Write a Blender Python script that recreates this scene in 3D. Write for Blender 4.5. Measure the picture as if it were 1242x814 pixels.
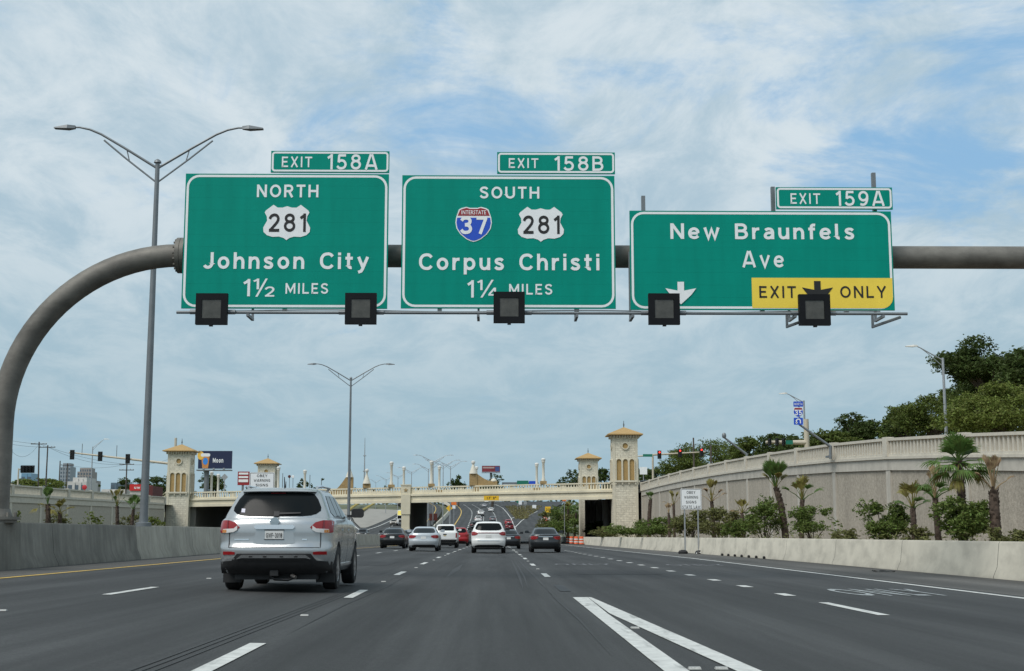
import bpy, bmesh, math, random
import numpy as np
from mathutils import Vector, Matrix

for o in list(bpy.data.objects):
    bpy.data.objects.remove(o, do_unlink=True)
S = bpy.context.scene
COL = S.collection
R = math.radians

# ---------------------------------------------------------------- camera
F, CAMH, PW, PH = 1640.0, 1.05, 1242.0, 814.0
PITCH = math.atan(241 / F)
YAW = math.atan(21 / F)
cam_d = bpy.data.cameras.new('camera')
cam_d.sensor_width = 36.0
cam_d.lens = F / PW * 36.0
cam_d.clip_start = 0.1
cam_d.clip_end = 20000
cam = bpy.data.objects.new('camera', cam_d)
COL.objects.link(cam)
cam.location = (0, 0, CAMH)
cam.rotation_euler = (math.pi / 2 + PITCH, 0, -YAW)
S.camera = cam
CR = cam.rotation_euler.to_matrix()

# ---------------------------------------------------------------- light and sky
SUN_EL, SUN_AZ = R(52), R(224)          # azimuth measured from +Y towards +X: behind the camera, to the left
world = bpy.data.worlds.new('World')
S.world = world
world.use_nodes = True
nt = world.node_tree
N, Lk = nt.nodes, nt.links
N.clear()
out = N.new('ShaderNodeOutputWorld')
bg = N.new('ShaderNodeBackground')
bg.inputs['Strength'].default_value = 0.1
Lk.new(bg.outputs[0], out.inputs[0])
sky = N.new('ShaderNodeTexSky')
sky.sky_type = 'NISHITA'
sky.sun_disc = False
sky.sun_elevation = SUN_EL
sky.sun_rotation = SUN_AZ
sky.air_density = 1.0
sky.dust_density = 1.0
sky.ozone_density = 1.5
tc = N.new('ShaderNodeTexCoord')
sep = N.new('ShaderNodeSeparateXYZ')
Lk.new(tc.outputs['Generated'], sep.inputs[0])
def wmath(op, a, b=None, c=None):
    m = N.new('ShaderNodeMath'); m.operation = op
    for i, v in enumerate((a, b, c)):
        if v is None: continue
        if isinstance(v, (int, float)): m.inputs[i].default_value = v
        else: Lk.new(v, m.inputs[i])
    return m.outputs[0]
zc_ = wmath('MAXIMUM', sep.outputs[2], 0.0)
den = wmath('ADD', zc_, 0.16)
cx = wmath('DIVIDE', sep.outputs[0], den)
cy = wmath('DIVIDE', sep.outputs[1], den)
comb = N.new('ShaderNodeCombineXYZ')
Lk.new(cx, comb.inputs[0]); Lk.new(cy, comb.inputs[1])
def wnoise(scale, detail, rough, dist, loc=(0, 0, 0), sc=(1, 1, 1)):
    mp = N.new('ShaderNodeMapping')
    mp.inputs['Location'].default_value = loc
    mp.inputs['Scale'].default_value = sc
    Lk.new(comb.outputs[0], mp.inputs[0])
    n = N.new('ShaderNodeTexNoise')
    n.inputs['Scale'].default_value = scale
    n.inputs['Detail'].default_value = detail
    n.inputs['Roughness'].default_value = rough
    n.inputs['Distortion'].default_value = dist
    Lk.new(mp.outputs[0], n.inputs[0])
    return n.outputs['Fac']
def wramp(v, pts):
    r = N.new('ShaderNodeValToRGB')
    r.color_ramp.interpolation = 'EASE'
    while len(r.color_ramp.elements) < len(pts): r.color_ramp.elements.new(0.5)
    for e, (p, c) in zip(r.color_ramp.elements, pts):
        e.position = p; e.color = (c, c, c, 1)
    Lk.new(v, r.inputs[0])
    return r.outputs[0]
SKYLOC = (11.75, 1.0, 0)
big = wnoise(0.55, 3, 0.5, 0.2, SKYLOC)
mid = wnoise(2.6, 10, 0.62, 0.45, (21.0, 3.3, 0), (1.0, 0.9, 1))
both = wmath('ADD', wmath('MULTIPLY', big, 0.52), wmath('MULTIPLY', mid, 0.6))
cover = wramp(both, [(0.40, 0.0), (0.53, 1.0)])
fine = wnoise(3.4, 10, 0.66, 0.5, (9.2, 3.7, 0), (1.25, 0.75, 1))
tone = wramp(fine, [(0.34, 0.0), (0.66, 1.0)])
def wmix(fac, a, b):
    m = N.new('ShaderNodeMix'); m.data_type = 'RGBA'
    Lk.new(fac, m.inputs[0]) if not isinstance(fac, float) else setattr(m.inputs[0], 'default_value', fac)
    for k, v in ((6, a), (7, b)):
        if isinstance(v, tuple): m.inputs[k].default_value = v
        else: Lk.new(v, m.inputs[k])
    return m.outputs[2]
# cloud tones and the hazy air low down, in the units of the physical sky (background strength 0.1)
cloud = wmix(tone, (4.35, 5.7, 6.6, 1), (6.9, 7.7, 8.1, 1))
blue = wmix(0.8, sky.outputs[0], (2.9, 5.3, 7.9, 1))
skyc = wmix(wmath('MULTIPLY', cover, 0.93), blue, cloud)
hz = wramp(sep.outputs[2], [(0.0, 1.0), (0.29, 0.0)])
low = wmix(wmath('MULTIPLY', hz, 0.9), skyc, (3.4, 4.95, 5.8, 1))
Lk.new(low, bg.inputs['Color'])

sun_d = bpy.data.lights.new('sun', 'SUN')
sun_d.energy = 2.45
sun_d.angle = R(32)
sun_d.color = (1.0, 0.96, 0.9)
sun = bpy.data.objects.new('sun', sun_d)
COL.objects.link(sun)
sd = Vector((math.sin(SUN_AZ) * math.cos(SUN_EL), math.cos(SUN_AZ) * math.cos(SUN_EL), math.sin(SUN_EL)))
sun.rotation_euler = sd.to_track_quat('Z', 'Y').to_euler()
sun.location = (0, 0, 60)

vs = S.view_settings
vs.view_transform = 'Standard'
vs.look = 'None'
vs.exposure = 0.0
vs.gamma = 1.0
vs.use_curve_mapping = False
S.render.resolution_x, S.render.resolution_y = 1024, 671
S.render.engine = 'CYCLES'

# ---------------------------------------------------------------- helpers
def P(px, py, Y):
    """World point seen at photo pixel (px, py) at distance Y down the road."""
    d = CR @ Vector(((px - 621) / F, -(py - 407) / F, -1))
    t = Y / d.y
    return Vector((d.x * t, Y, CAMH + d.z * t))

def interp(x, pts):
    if x <= pts[0][0]: return pts[0][1]
    for (a, va), (b, vb) in zip(pts, pts[1:]):
        if x <= b:
            return va + (vb - va) * (x - a) / (b - a)
    return pts[-1][1]

def smooth(x, pts):
    xs = [p[0] for p in pts]; ys = [p[1] for p in pts]
    if x <= xs[0]: return ys[0]
    if x >= xs[-1]: return ys[-1]
    i = max(k for k in range(len(xs) - 1) if xs[k] <= x)
    h = xs[i + 1] - xs[i]; t = (x - xs[i]) / h
    def m(k):
        if k == 0: return (ys[1] - ys[0]) / (xs[1] - xs[0])
        if k == len(xs) - 1: return (ys[-1] - ys[-2]) / (xs[-1] - xs[-2])
        return (ys[k + 1] - ys[k - 1]) / (xs[k + 1] - xs[k - 1])
    t2, t3 = t * t, t * t * t
    return (2*t3 - 3*t2 + 1)*ys[i] + (t3 - 2*t2 + t)*h*m(i) + (-2*t3 + 3*t2)*ys[i+1] + (t3 - t2)*h*m(i+1)

MATS = {}
def mat(name, col, rough=0.6, metal=0.0, var=0.0, vscale=3.0, bump=0.0, bscale=40.0, stretch=(1, 1, 1),
        col2=None, emit=0.0, trans=0.0, island=0.0, coat=0.0, spec=0.5, stain=None):
    if name in MATS: return MATS[name]
    m = bpy.data.materials.new(name); m.use_nodes = True
    t = m.node_tree; n = t.nodes; l = t.links
    b = n['Principled BSDF']
    b.inputs['Roughness'].default_value = rough
    b.inputs['Metallic'].default_value = metal
    b.inputs['Specular IOR Level'].default_value = spec
    if coat:
        b.inputs['Coat Weight'].default_value = coat
        b.inputs['Coat Roughness'].default_value = 0.05
    c4 = (*col, 1)
    src = None
    if var or bump or col2 or stain:
        co = n.new('ShaderNodeTexCoord')
        mp = n.new('ShaderNodeMapping'); mp.inputs['Scale'].default_value = stretch
        l.new(co.outputs['Object'], mp.inputs[0])
    if var or col2:
        a = tuple(max(0, v * (1 - var)) for v in col)
        z = col2 if col2 else tuple(min(1, v * (1 + var)) for v in col)
        ns = n.new('ShaderNodeTexNoise')
        ns.inputs['Scale'].default_value = vscale
        ns.inputs['Detail'].default_value = 8
        ns.inputs['Roughness'].default_value = 0.65
        l.new(mp.outputs[0], ns.inputs[0])
        rp = n.new('ShaderNodeValToRGB')
        rp.color_ramp.elements[0].position = 0.32; rp.color_ramp.elements[1].position = 0.7
        rp.color_ramp.elements[0].color = (*a, 1); rp.color_ramp.elements[1].color = (*z, 1)
        l.new(ns.outputs['Fac'], rp.inputs[0])
        src = rp.outputs[0]
    if stain:
        (sx, sy, sz), amt, lo, hi = stain
        m2 = n.new('ShaderNodeMapping'); m2.inputs['Scale'].default_value = (sx, sy, sz)
        l.new(co.outputs['Object'], m2.inputs[0])
        n2 = n.new('ShaderNodeTexNoise'); n2.inputs['Scale'].default_value = 1.0
        n2.inputs['Detail'].default_value = 7; n2.inputs['Roughness'].default_value = 0.6
        l.new(m2.outputs[0], n2.inputs[0])
        r2 = n.new('ShaderNodeValToRGB')
        r2.color_ramp.elements[0].position = lo; r2.color_ramp.elements[1].position = hi
        r2.color_ramp.elements[0].color = (1 - amt, 1 - amt, 1 - amt, 1); r2.color_ramp.elements[1].color = (1, 1, 1, 1)
        l.new(n2.outputs['Fac'], r2.inputs[0])
        mx = n.new('ShaderNodeMix'); mx.data_type = 'RGBA'; mx.blend_type = 'MULTIPLY'; mx.inputs[0].default_value = 1
        if src: l.new(src, mx.inputs[6])
        else: mx.inputs[6].default_value = c4
        l.new(r2.outputs[0], mx.inputs[7])
        src = mx.outputs[2]
    if island:
        g = n.new('ShaderNodeNewGeometry')
        hs = n.new('ShaderNodeHueSaturation')
        mr = n.new('ShaderNodeMapRange')
        mr.inputs['To Min'].default_value = 1 - island; mr.inputs['To Max'].default_value = 1 + island
        l.new(g.outputs['Random Per Island'], mr.inputs[0])
        l.new(mr.outputs[0], hs.inputs['Value'])
        mh = n.new('ShaderNodeMapRange')
        mh.inputs['To Min'].default_value = 0.48; mh.inputs['To Max'].default_value = 0.515
        l.new(g.outputs['Random Per Island'], mh.inputs[0])
        l.new(mh.outputs[0], hs.inputs['Hue'])
        if src: l.new(src, hs.inputs['Color'])
        else: hs.inputs['Color'].default_value = c4
        src = hs.outputs[0]
    if src: l.new(src, b.inputs['Base Color'])
    else: b.inputs['Base Color'].default_value = c4
    if bump:
        nb = n.new('ShaderNodeTexNoise')
        nb.inputs['Scale'].default_value = bscale; nb.inputs['Detail'].default_value = 6
        l.new(mp.outputs[0], nb.inputs[0])
        bp = n.new('ShaderNodeBump'); bp.inputs['Strength'].default_value = min(1, bump); bp.inputs['Distance'].default_value = 0.02
        l.new(nb.outputs['Fac'], bp.inputs['Height'])
        l.new(bp.outputs[0], b.inputs['Normal'])
    if emit:
        b.inputs['Emission Color'].default_value = c4
        b.inputs['Emission Strength'].default_value = emit
    if trans:
        o = n['Material Output']
        tr = n.new('ShaderNodeBsdfTranslucent')
        if src: l.new(src, tr.inputs[0])
        else: tr.inputs[0].default_value = c4
        ms = n.new('ShaderNodeMixShader'); ms.inputs[0].default_value = trans
        l.new(b.outputs[0], ms.inputs[1]); l.new(tr.outputs[0], ms.inputs[2])
        l.new(ms.outputs[0], o.inputs[0])
    MATS[name] = m
    return m

def wloc(o):
    v = Vector((0, 0, 0))
    while o is not None:
        v = v + o.location; o = o.parent
    return v

def link(name, me, m, parent=None):
    o = bpy.data.objects.new(name, me)
    COL.objects.link(o)
    if m is not None:
        if isinstance(m, (list, tuple)):
            for k in m: me.materials.append(k)
        else: me.materials.append(m)
    if parent is not None: o.parent = parent
    return o

class MB:
    """Collects shapes; build() links them as one mesh object."""
    def __init__(self): self.v = []; self.f = []; self.mi = []; self.k = 0
    def add(self, vs, fs):
        b = len(self.v)
        self.v.extend([tuple(p) for p in vs])
        for q in fs:
            self.f.append([i + b for i in q]); self.mi.append(self.k)
        return self
    def box(self, x0, x1, y0, y1, z0, z1):
        return self.add([(x0,y0,z0),(x1,y0,z0),(x1,y1,z0),(x0,y1,z0),(x0,y0,z1),(x1,y0,z1),(x1,y1,z1),(x0,y1,z1)],
                        [(0,3,2,1),(4,5,6,7),(0,1,5,4),(1,2,6,5),(2,3,7,6),(3,0,4,7)])
    def hexa(self, p):
        return self.add(p, [(0,3,2,1),(4,5,6,7),(0,1,5,4),(1,2,6,5),(2,3,7,6),(3,0,4,7)])
    def cyl(self, p0, p1, r0, r1=None, n=10, cap=True):
        return self.tube([p0, p1], [r0, r0 if r1 is None else r1], n, cap)
    def tube(self, pts, rs, n=8, cap=True):
        pts = [Vector(p) for p in pts]
        if isinstance(rs, (int, float)): rs = [rs] * len(pts)
        vs, fs = [], []
        ref = None
        for i, p in enumerate(pts):
            if i == 0: t = pts[1] - p
            elif i == len(pts) - 1: t = p - pts[i - 1]
            else: t = (pts[i + 1] - p).normalized() + (p - pts[i - 1]).normalized()
            t.normalize()
            if ref is None:
                ref = Vector((0, 0, 1)) if abs(t.z) < 0.9 else Vector((1, 0, 0))
            u = ref - t * ref.dot(t); u.normalize(); ref = u
            w = t.cross(u)
            for k in range(n):
                a = 2 * math.pi * k / n
                vs.append(p + (u * math.cos(a) + w * math.sin(a)) * rs[i])
        for i in range(len(pts) - 1):
            for k in range(n):
                a, b = i * n + k, i * n + (k + 1) % n
                fs.append((a, b, b + n, a + n))
        if cap:
            fs.append(tuple(range(n - 1, -1, -1)))
            fs.append(tuple(range((len(pts) - 1) * n, len(pts) * n)))
        return self.add(vs, fs)
    def lathe(self, prof, c=(0, 0, 0), n=12, axis='z'):
        vs, fs = [], []
        for r, h in prof:
            for k in range(n):
                a = 2 * math.pi * k / n
                x, y = r * math.cos(a), r * math.sin(a)
                q = (x, y, h) if axis == 'z' else ((h, x, y) if axis == 'x' else (y, h, x))
                vs.append((c[0] + q[0], c[1] + q[1], c[2] + q[2]))
        for i in range(len(prof) - 1):
            for k in range(n):
                a, b = i * n + k, i * n + (k + 1) % n
                fs.append((a, b, b + n, a + n))
        fs.append(tuple(range(n - 1, -1, -1)))
        fs.append(tuple(range((len(prof) - 1) * n, len(prof) * n)))
        return self.add(vs, fs)
    def prism(self, poly, y0, y1, M=None):
        """poly in (x, z), extruded from y0 to y1."""
        n = len(poly)
        vs = [(x, y0, z) for x, z in poly] + [(x, y1, z) for x, z in poly]
        if M: vs = [M @ Vector(v) for v in vs]
        fs = [tuple(range(n)), tuple(range(2 * n - 1, n - 1, -1))]
        for i in range(n):
            j = (i + 1) % n
            fs.append((i, i + n, j + n, j))
        return self.add(vs, fs)
    def ringprism(self, a, b, y0, y1):
        n = len(a); vs = [(x, y, z) for y in (y0, y1) for pp in (a, b) for x, z in pp]; fs = []
        for i in range(n):
            j = (i + 1) % n
            fs += [(i, j, n + j, n + i), (2*n + i, 3*n + i, 3*n + j, 2*n + j), (i, 2*n + i, 2*n + j, j), (n + i, n + j, 3*n + j, 3*n + i)]
        return self.add(vs, fs)
    def grid(self, rows, closed=False):
        n = len(rows[0]); vs = [p for r in rows for p in r]; fs = []
        for i in range(len(rows) - 1):
            for k in range(n if closed else n - 1):
                a, b = i * n + k, i * n + (k + 1) % n
                fs.append((a, b, b + n, a + n))
        return self.add(vs, fs)
    def ext(self, rows):
        """loft closed rings with end caps"""
        n = len(rows[0]); b = len(self.v)
        self.grid(rows, True)
        self.f.append([b + i for i in range(n - 1, -1, -1)]); self.mi.append(self.k)
        e = b + (len(rows) - 1) * n
        self.f.append([e + i for i in range(n)]); self.mi.append(self.k)
        return self
    def mesh(self, name, sm=0, off=None, fix=True):
        me = bpy.data.meshes.new(name)
        v = self.v if off is None else [(p[0]-off[0], p[1]-off[1], p[2]-off[2]) for p in self.v]
        me.from_pydata(v, [], self.f)
        if any(self.mi): me.polygons.foreach_set('material_index', self.mi)
        if fix:
            bm = bmesh.new(); bm.from_mesh(me)
            bmesh.ops.recalc_face_normals(bm, faces=bm.faces)
            bm.to_mesh(me); bm.free()
        if sm:
            me.polygons.foreach_set('use_smooth', [True] * len(me.polygons))
            me.set_sharp_from_angle(angle=R(sm))
        me.update()
        return me
    def build(self, name, m, parent=None, sm=0, world=True, fix=True, loc=None):
        off = None
        if world and parent is not None: off = wloc(parent)
        if loc is not None: off = Vector(loc)
        o = link(name, self.mesh(name, sm, off, fix), m, parent)
        if loc is not None: o.location = loc
        return o

def tag(o, label, cat, group=None):
    o['label'] = label; o['category'] = cat
    if group: o['group'] = group
    return o
def struct(o):
    o['kind'] = 'structure'; return o
def stuff(o):
    o['kind'] = 'stuff'; return o
def thing(name, label, cat, loc=(0, 0, 0), rz=0.0, group=None):
    o = bpy.data.objects.new(name, None)
    COL.objects.link(o)
    o.location = loc; o.rotation_euler = (0, 0, rz)
    o.empty_display_size = 0.3
    return tag(o, label, cat, group)
def dup(o, parent=None, mats=None):
    c = o.copy(); COL.objects.link(c); c.parent = parent
    if mats and o.data is not None and o.data.materials and o.data.materials[0] and o.data.materials[0].name in mats:
        c.data = o.data.copy(); c.data.materials[0] = mats[o.data.materials[0].name]
    for ch in [x for x in o.children]:
        dup(ch, c, mats)
    return c
def dupthing(o, label, loc, rz=None, mats=None, scale=None):
    c = dup(o, None, mats); c['label'] = label; c.location = loc
    if rz is not None: c.rotation_euler.z = rz
    if scale: c.scale = scale if isinstance(scale, tuple) else (scale,) * 3
    return c

# lettering: mesh text fitted to a width and cap height
_txt = {}
def text_raw(s, bold=0.0, sp=1.0, wsp=1.0):
    key = (s, bold, sp, wsp)
    if key in _txt: return _txt[key]
    cu = bpy.data.curves.new('t', 'FONT')
    cu.body = s; cu.offset = bold; cu.space_character = sp; cu.space_word = wsp
    cu.resolution_u = 3
    o = bpy.data.objects.new('t', cu); COL.objects.link(o)
    bpy.context.view_layer.update()
    me = bpy.data.meshes.new_from_object(o.evaluated_get(bpy.context.evaluated_depsgraph_get()))
    v = [tuple(p.co) for p in me.vertices]; f = [tuple(p.vertices) for p in me.polygons]
    bpy.data.objects.remove(o, do_unlink=True); bpy.data.curves.remove(cu); bpy.data.meshes.remove(me)
    _txt[key] = (v, f)
    return v, f
CAPH = None
def text(mb, s, x0, x1, z0, z1, y, bold=0.02, sp=1.08, wsp=1.0, M=None, depth=0.004):
    """text in the XZ plane facing -Y; baseline z0, cap height at z1"""
    global CAPH
    if CAPH is None:
        CAPH = max(p[1] for p in text_raw('H')[0])
    v, f = text_raw(s, bold, sp, wsp)
    a = min(p[0] for p in v); b = max(p[0] for p in v)
    sx = (x1 - x0) / (b - a); sz = (z1 - z0) / CAPH
    vs = [Vector((x0 + (p[0] - a) * sx, y, z0 + p[1] * sz)) for p in v]
    if M: vs = [M @ q for q in vs]
    mb.add(vs, f)
    return mb
# ---------------------------------------------------------------- road-sign alphabet drawn with strokes
SH = 0.083
def _arc(cx, cy, rx, ry, a0, a1, n=14):
    return [(cx + rx * math.cos(R(a0 + (a1 - a0) * i / n)), cy + ry * math.sin(R(a0 + (a1 - a0) * i / n))) for i in range(n + 1)]
def _spl(p, k=5):
    q = [p[0]] + list(p) + [p[-1]]; o = []
    for i in range(1, len(q) - 2):
        for j in range(k):
            t = j / k; r = []
            for c in (0, 1):
                a, b, d, e = q[i-1][c], q[i][c], q[i+1][c], q[i+2][c]
                r.append(.5 * (2*b + (d-a)*t + (2*a-5*b+4*d-e)*t*t + (3*b-a-3*d+e)*t**3))
            o.append(tuple(r))
    return o + [p[-1]]
_ring = lambda cx, cy, rx, ry: _arc(cx, cy, rx, ry, 0, 360, 28)
h_ = SH; T1 = 1 - SH; XC = .74 - SH
GL = {
 'N': (.80, [[(h_,0),(h_,1)], [(.717,0),(.717,1)], [(.10,.95),(.70,.05)]]),
 'O': (.90, [_ring(.45,.5,.367,.417)]), 'T': (.72, [[(0,T1),(.72,T1)], [(.36,0),(.36,.92)]]),
 'R': (.74, [[(h_,0),(h_,1)], [(.1,T1)] + _arc(.40,.70,.24,.217,90,-90,10) + [(.1,.483)], [(.38,.5),(.66,0)]]),
 'H': (.80, [[(h_,0),(h_,1)], [(.717,0),(.717,1)], [(.1,.5),(.7,.5)]]),
 'S': (.72, [_spl([(.63,.78),(.52,.89),(.36,.917),(.19,.87),(.10,.73),(.18,.60),(.36,.52),(.54,.44),(.63,.28),(.53,.13),(.36,.083),(.19,.12),(.07,.25)])]),
 'U': (.80, [[(h_,1),(h_,.36)] + _arc(.4,.36,.317,.277,180,360,12) + [(.717,1)]]),
 'E': (.64, [[(h_,0),(h_,1)], [(.1,T1),(.62,T1)], [(.1,.51),(.56,.51)], [(.1,h_),(.64,h_)]]),
 'X': (.76, [[(.08,0),(.68,1)], [(.08,1),(.68,0)]]), 'I': (.166, [[(h_,0),(h_,1)]]),
 'L': (.62, [[(h_,0),(h_,1)], [(.1,h_),(.62,h_)]]),
 'M': (.96, [[(h_,0),(h_,1)], [(.877,0),(.877,1)], [(.10,.95),(.48,.22),(.86,.95)]]),
 'A': (.88, [[(.07,0),(.40,1)], [(.81,0),(.48,1)], [(.2,.26),(.68,.26)]]),
 'B': (.76, [[(h_,0),(h_,1)], [(.1,T1)] + _arc(.40,.72,.22,.197,90,-90,10) + [(.1,.523)], [(.1,.523),(.42,.523)] + _arc(.42,.303,.255,.22,90,-90,10)[1:] + [(.1,h_)]]),
 'C': (.80, [_spl([(.74,.76),(.62,.88),(.45,.917),(.24,.86),(.11,.69),(.083,.5),(.11,.31),(.24,.14),(.45,.083),(.62,.12),(.74,.24)])]),
 'J': (.60, [[(.517,1),(.517,.34)] + _arc(.28,.34,.237,.257,0,-150,10)]),
 'W': (1.14, [[(.07,1),(.32,.05),(.57,.85),(.82,.05),(1.07,1)]]), 'Y': (.80, [[(.07,1),(.40,.45)], [(.73,1),(.40,.45)], [(.40,.5),(.40,0)]]),
 'G': (.82, [_spl([(.74,.78),(.62,.88),(.45,.917),(.24,.86),(.11,.69),(.083,.5),(.11,.31),(.24,.14),(.45,.083),(.62,.12),(.735,.22)]), [(.735,.18),(.735,.5)], [(.76,.47),(.46,.47)]]),
 'V': (.84, [[(.07,1),(.42,.05),(.77,1)]]), 'F': (.62, [[(h_,0),(h_,1)], [(.1,T1),(.62,T1)], [(.1,.5),(.54,.5)]]),
 'o': (.68, [_ring(.34,.37,.257,.287)]), 'h': (.63, [[(h_,0),(h_,1)], _spl([(h_,.42),(.17,.59),(.33,.657),(.47,.61),(.545,.44),(.547,.2),(.547,0)])]),
 'n': (.63, [[(h_,0),(h_,.74)], _spl([(h_,.42),(.17,.59),(.33,.657),(.47,.61),(.545,.44),(.547,.2),(.547,0)])]),
 's': (.56, [_spl([(.49,.57),(.40,.645),(.28,.66),(.14,.62),(.10,.53),(.16,.44),(.28,.39),(.41,.33),(.475,.22),(.41,.11),(.28,.08),(.15,.1),(.05,.19)])]),
 'i': (.18, [[(.09,0),(.09,.74)], [(.09,.83),(.09,1.0)]]), 'l': (.30, [[(h_,1),(h_,.22)] + _arc(.22,.22,.137,.137,180,285,6)]),
 't': (.46, [[(.19,.97),(.19,.22)] + _arc(.33,.22,.14,.137,180,290,6), [(0,XC),(.44,XC)]]),
 'y': (.66, [[(.06,.74),(.33,.08)], [(.60,.74),(.30,.0),(.22,-.13),(.05,-.19)]]),
 'r': (.42, [[(h_,0),(h_,.74)], _spl([(h_,.38),(.15,.56),(.26,.64),(.42,.655)])]),
 'p': (.68, [[(h_,-.27),(h_,.74)], _ring(.34,.37,.257,.287)]),
 'u': (.63, [[(.547,0),(.547,.74)], _spl([(.547,.32),(.46,.15),(.3,.083),(.16,.13),(.085,.30),(.083,.54),(.083,.74)])]),
 'e': (.66, [[(.12,.37),(.56,.37)], _spl([(.565,.37),(.55,.52),(.46,.62),(.33,.657),(.18,.6),(.09,.46),(.085,.3),(.16,.15),(.32,.083),(.46,.105),(.58,.19)])]),
 'w': (.92, [[(.06,.74),(.27,.05),(.46,.62),(.65,.05),(.86,.74)]]), 'v': (.66, [[(.06,.74),(.33,.05),(.60,.74)]]),
 'a': (.62, [_spl([(.10,.57),(.2,.64),(.32,.657),(.46,.61),(.53,.48),(.533,.2),(.533,0)]), _spl([(.53,.41),(.36,.41),(.18,.37),(.09,.24),(.13,.12),(.26,.075),(.42,.12),(.53,.25)])]),
 'f': (.42, [_spl([(.42,.91),(.30,.917),(.21,.86),(.18,.72),(.18,.4),(.18,0)]), [(0,XC),(.40,XC)]]),
 '1': (.40, [[(.31,0),(.31,1)], [(.29,.90),(.05,.74)]]),
 '2': (.70, [_spl([(.08,.70),(.16,.84),(.34,.917),(.53,.87),(.61,.71),(.54,.53),(.35,.32),(.13,.10)]), [(.04,h_),(.68,h_)]]),
 '3': (.70, [_spl([(.07,.76),(.17,.88),(.34,.917),(.52,.87),(.59,.73),(.51,.58),(.28,.525)]), _spl([(.28,.525),(.52,.47),(.62,.29),(.53,.13),(.34,.083),(.17,.11),(.05,.24)])]),
 '4': (.76, [[(.53,0),(.53,1)], [(.50,.95),(.09,.32)], [(.02,.27),(.76,.27)]]),
 '5': (.70, [[(.63,T1),(.13,T1)], [(.17,.95),(.13,.47)], _spl([(.12,.49),(.30,.59),(.50,.54),(.61,.35),(.53,.15),(.33,.083),(.16,.11),(.04,.23)])]),
 '7': (.68, [[(.02,T1),(.66,T1)], [(.60,.93),(.24,0)]]),
 '8': (.72, [_ring(.36,.735,.235,.182), _ring(.36,.318,.275,.235)]), '0': (.76, [_ring(.38,.5,.297,.417)]),
 '9': (.72, [_ring(.36,.645,.277,.272), _spl([(.637,.645),(.62,.40),(.52,.18),(.34,.083),(.13,.12)])]),
 '-': (.5, [[(.05,.48),(.45,.48)]]), "'": (.2, [[(.1,.72),(.1,1)]]), ' ': (.42, []),
}
def stroke(mb, pts, w, f):
    """one stroke as a mitred ribbon; f maps glyph coordinates to the sign"""
    p = [Vector((a, b)) for a, b in pts]
    closed = (p[0] - p[-1]).length < 1e-4
    if closed: p = p[:-1]
    n = len(p); A = []
    for i in range(n):
        a = p[i] - p[i-1] if (i > 0 or closed) else None
        b = p[(i+1) % n] - p[i] if (i < n - 1 or closed) else None
        d0 = (a or b).normalized(); d1 = (b or a).normalized()
        n0 = Vector((-d0.y, d0.x)); n1 = Vector((-d1.y, d1.x)); m = (n0 + n1)
        if m.length < 1e-6: m = n0
        m.normalize(); k = min(2.2, 1 / max(.3, m.dot(n0)))
        A.append((p[i] + m * w / 2 * k, p[i] - m * w / 2 * k))
    if closed: A.append(A[0])
    mb.grid([[f(*a), f(*b)] for a, b in A])
def sign_text(mb, s, x0, x1, z0, z1, y, w=.165, gap=.26):
    adv = 0; L = []
    for c in s:
        L.append((c, adv)); adv += GL[c][0] + gap
    adv -= gap
    sx = (x1 - x0) / adv; sz = (z1 - z0); k = 0
    for c, o in L:
        for st in GL[c][1]:
            k += 1; yy = y - .0006 * (k % 3)
            stroke(mb, st, w, lambda a, b: (x0 + (o + a) * sx, yy, z0 + b * sz))
    return mb
# ---------------------------------------------------------------- the lie of the land
def zc(d):
    """height of the carriageway down the road: level, a slight dip, then a long climb past the bridge"""
    if d < 60: return 0.0
    if d < 165: return -0.15 * (d - 60) / 105
    if d < 215: return -0.15
    if d < 315: return -0.15 + 0.042 * (d - 215) ** 2 / 200
    if d < 680: return 1.95 + 0.042 * (d - 315)
    return 17.28 + 0.012 * (d - 680) if d < 900 else 19.9
def zr(x, d):
    k = 0.02 * min(1, max(0, (150 - d) / 90))
    return zc(d) + (k * min(-x, 12.5) if x < 0 else 0)
LE = [(-40, -9.67), (170, -9.7), (343, -10.2), (484, -11.8), (596, -17), (660, -22), (740, -31)]
def le(d): return smooth(d, LE)
RB = [(-40, 11.85), (50, 11.85), (75, 11.3), (165, 10.4), (230, 11.2), (316, 13.6), (465, 18.0), (560, 25), (740, 40)]
def rb(d): return smooth(d, RB)
BL = [(-40, -11.2), (31, -11.35), (58, -11.8), (115, -12.3), (176, -11.8), (300, -13.4), (484, -15.5), (596, -20.5), (740, -35)]
def bl(d): return smooth(d, BL)
DS = [-40, -20] + [d for d in range(-10, 60, 5)] + list(range(60, 250, 10)) + list(range(250, 745, 15))

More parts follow.
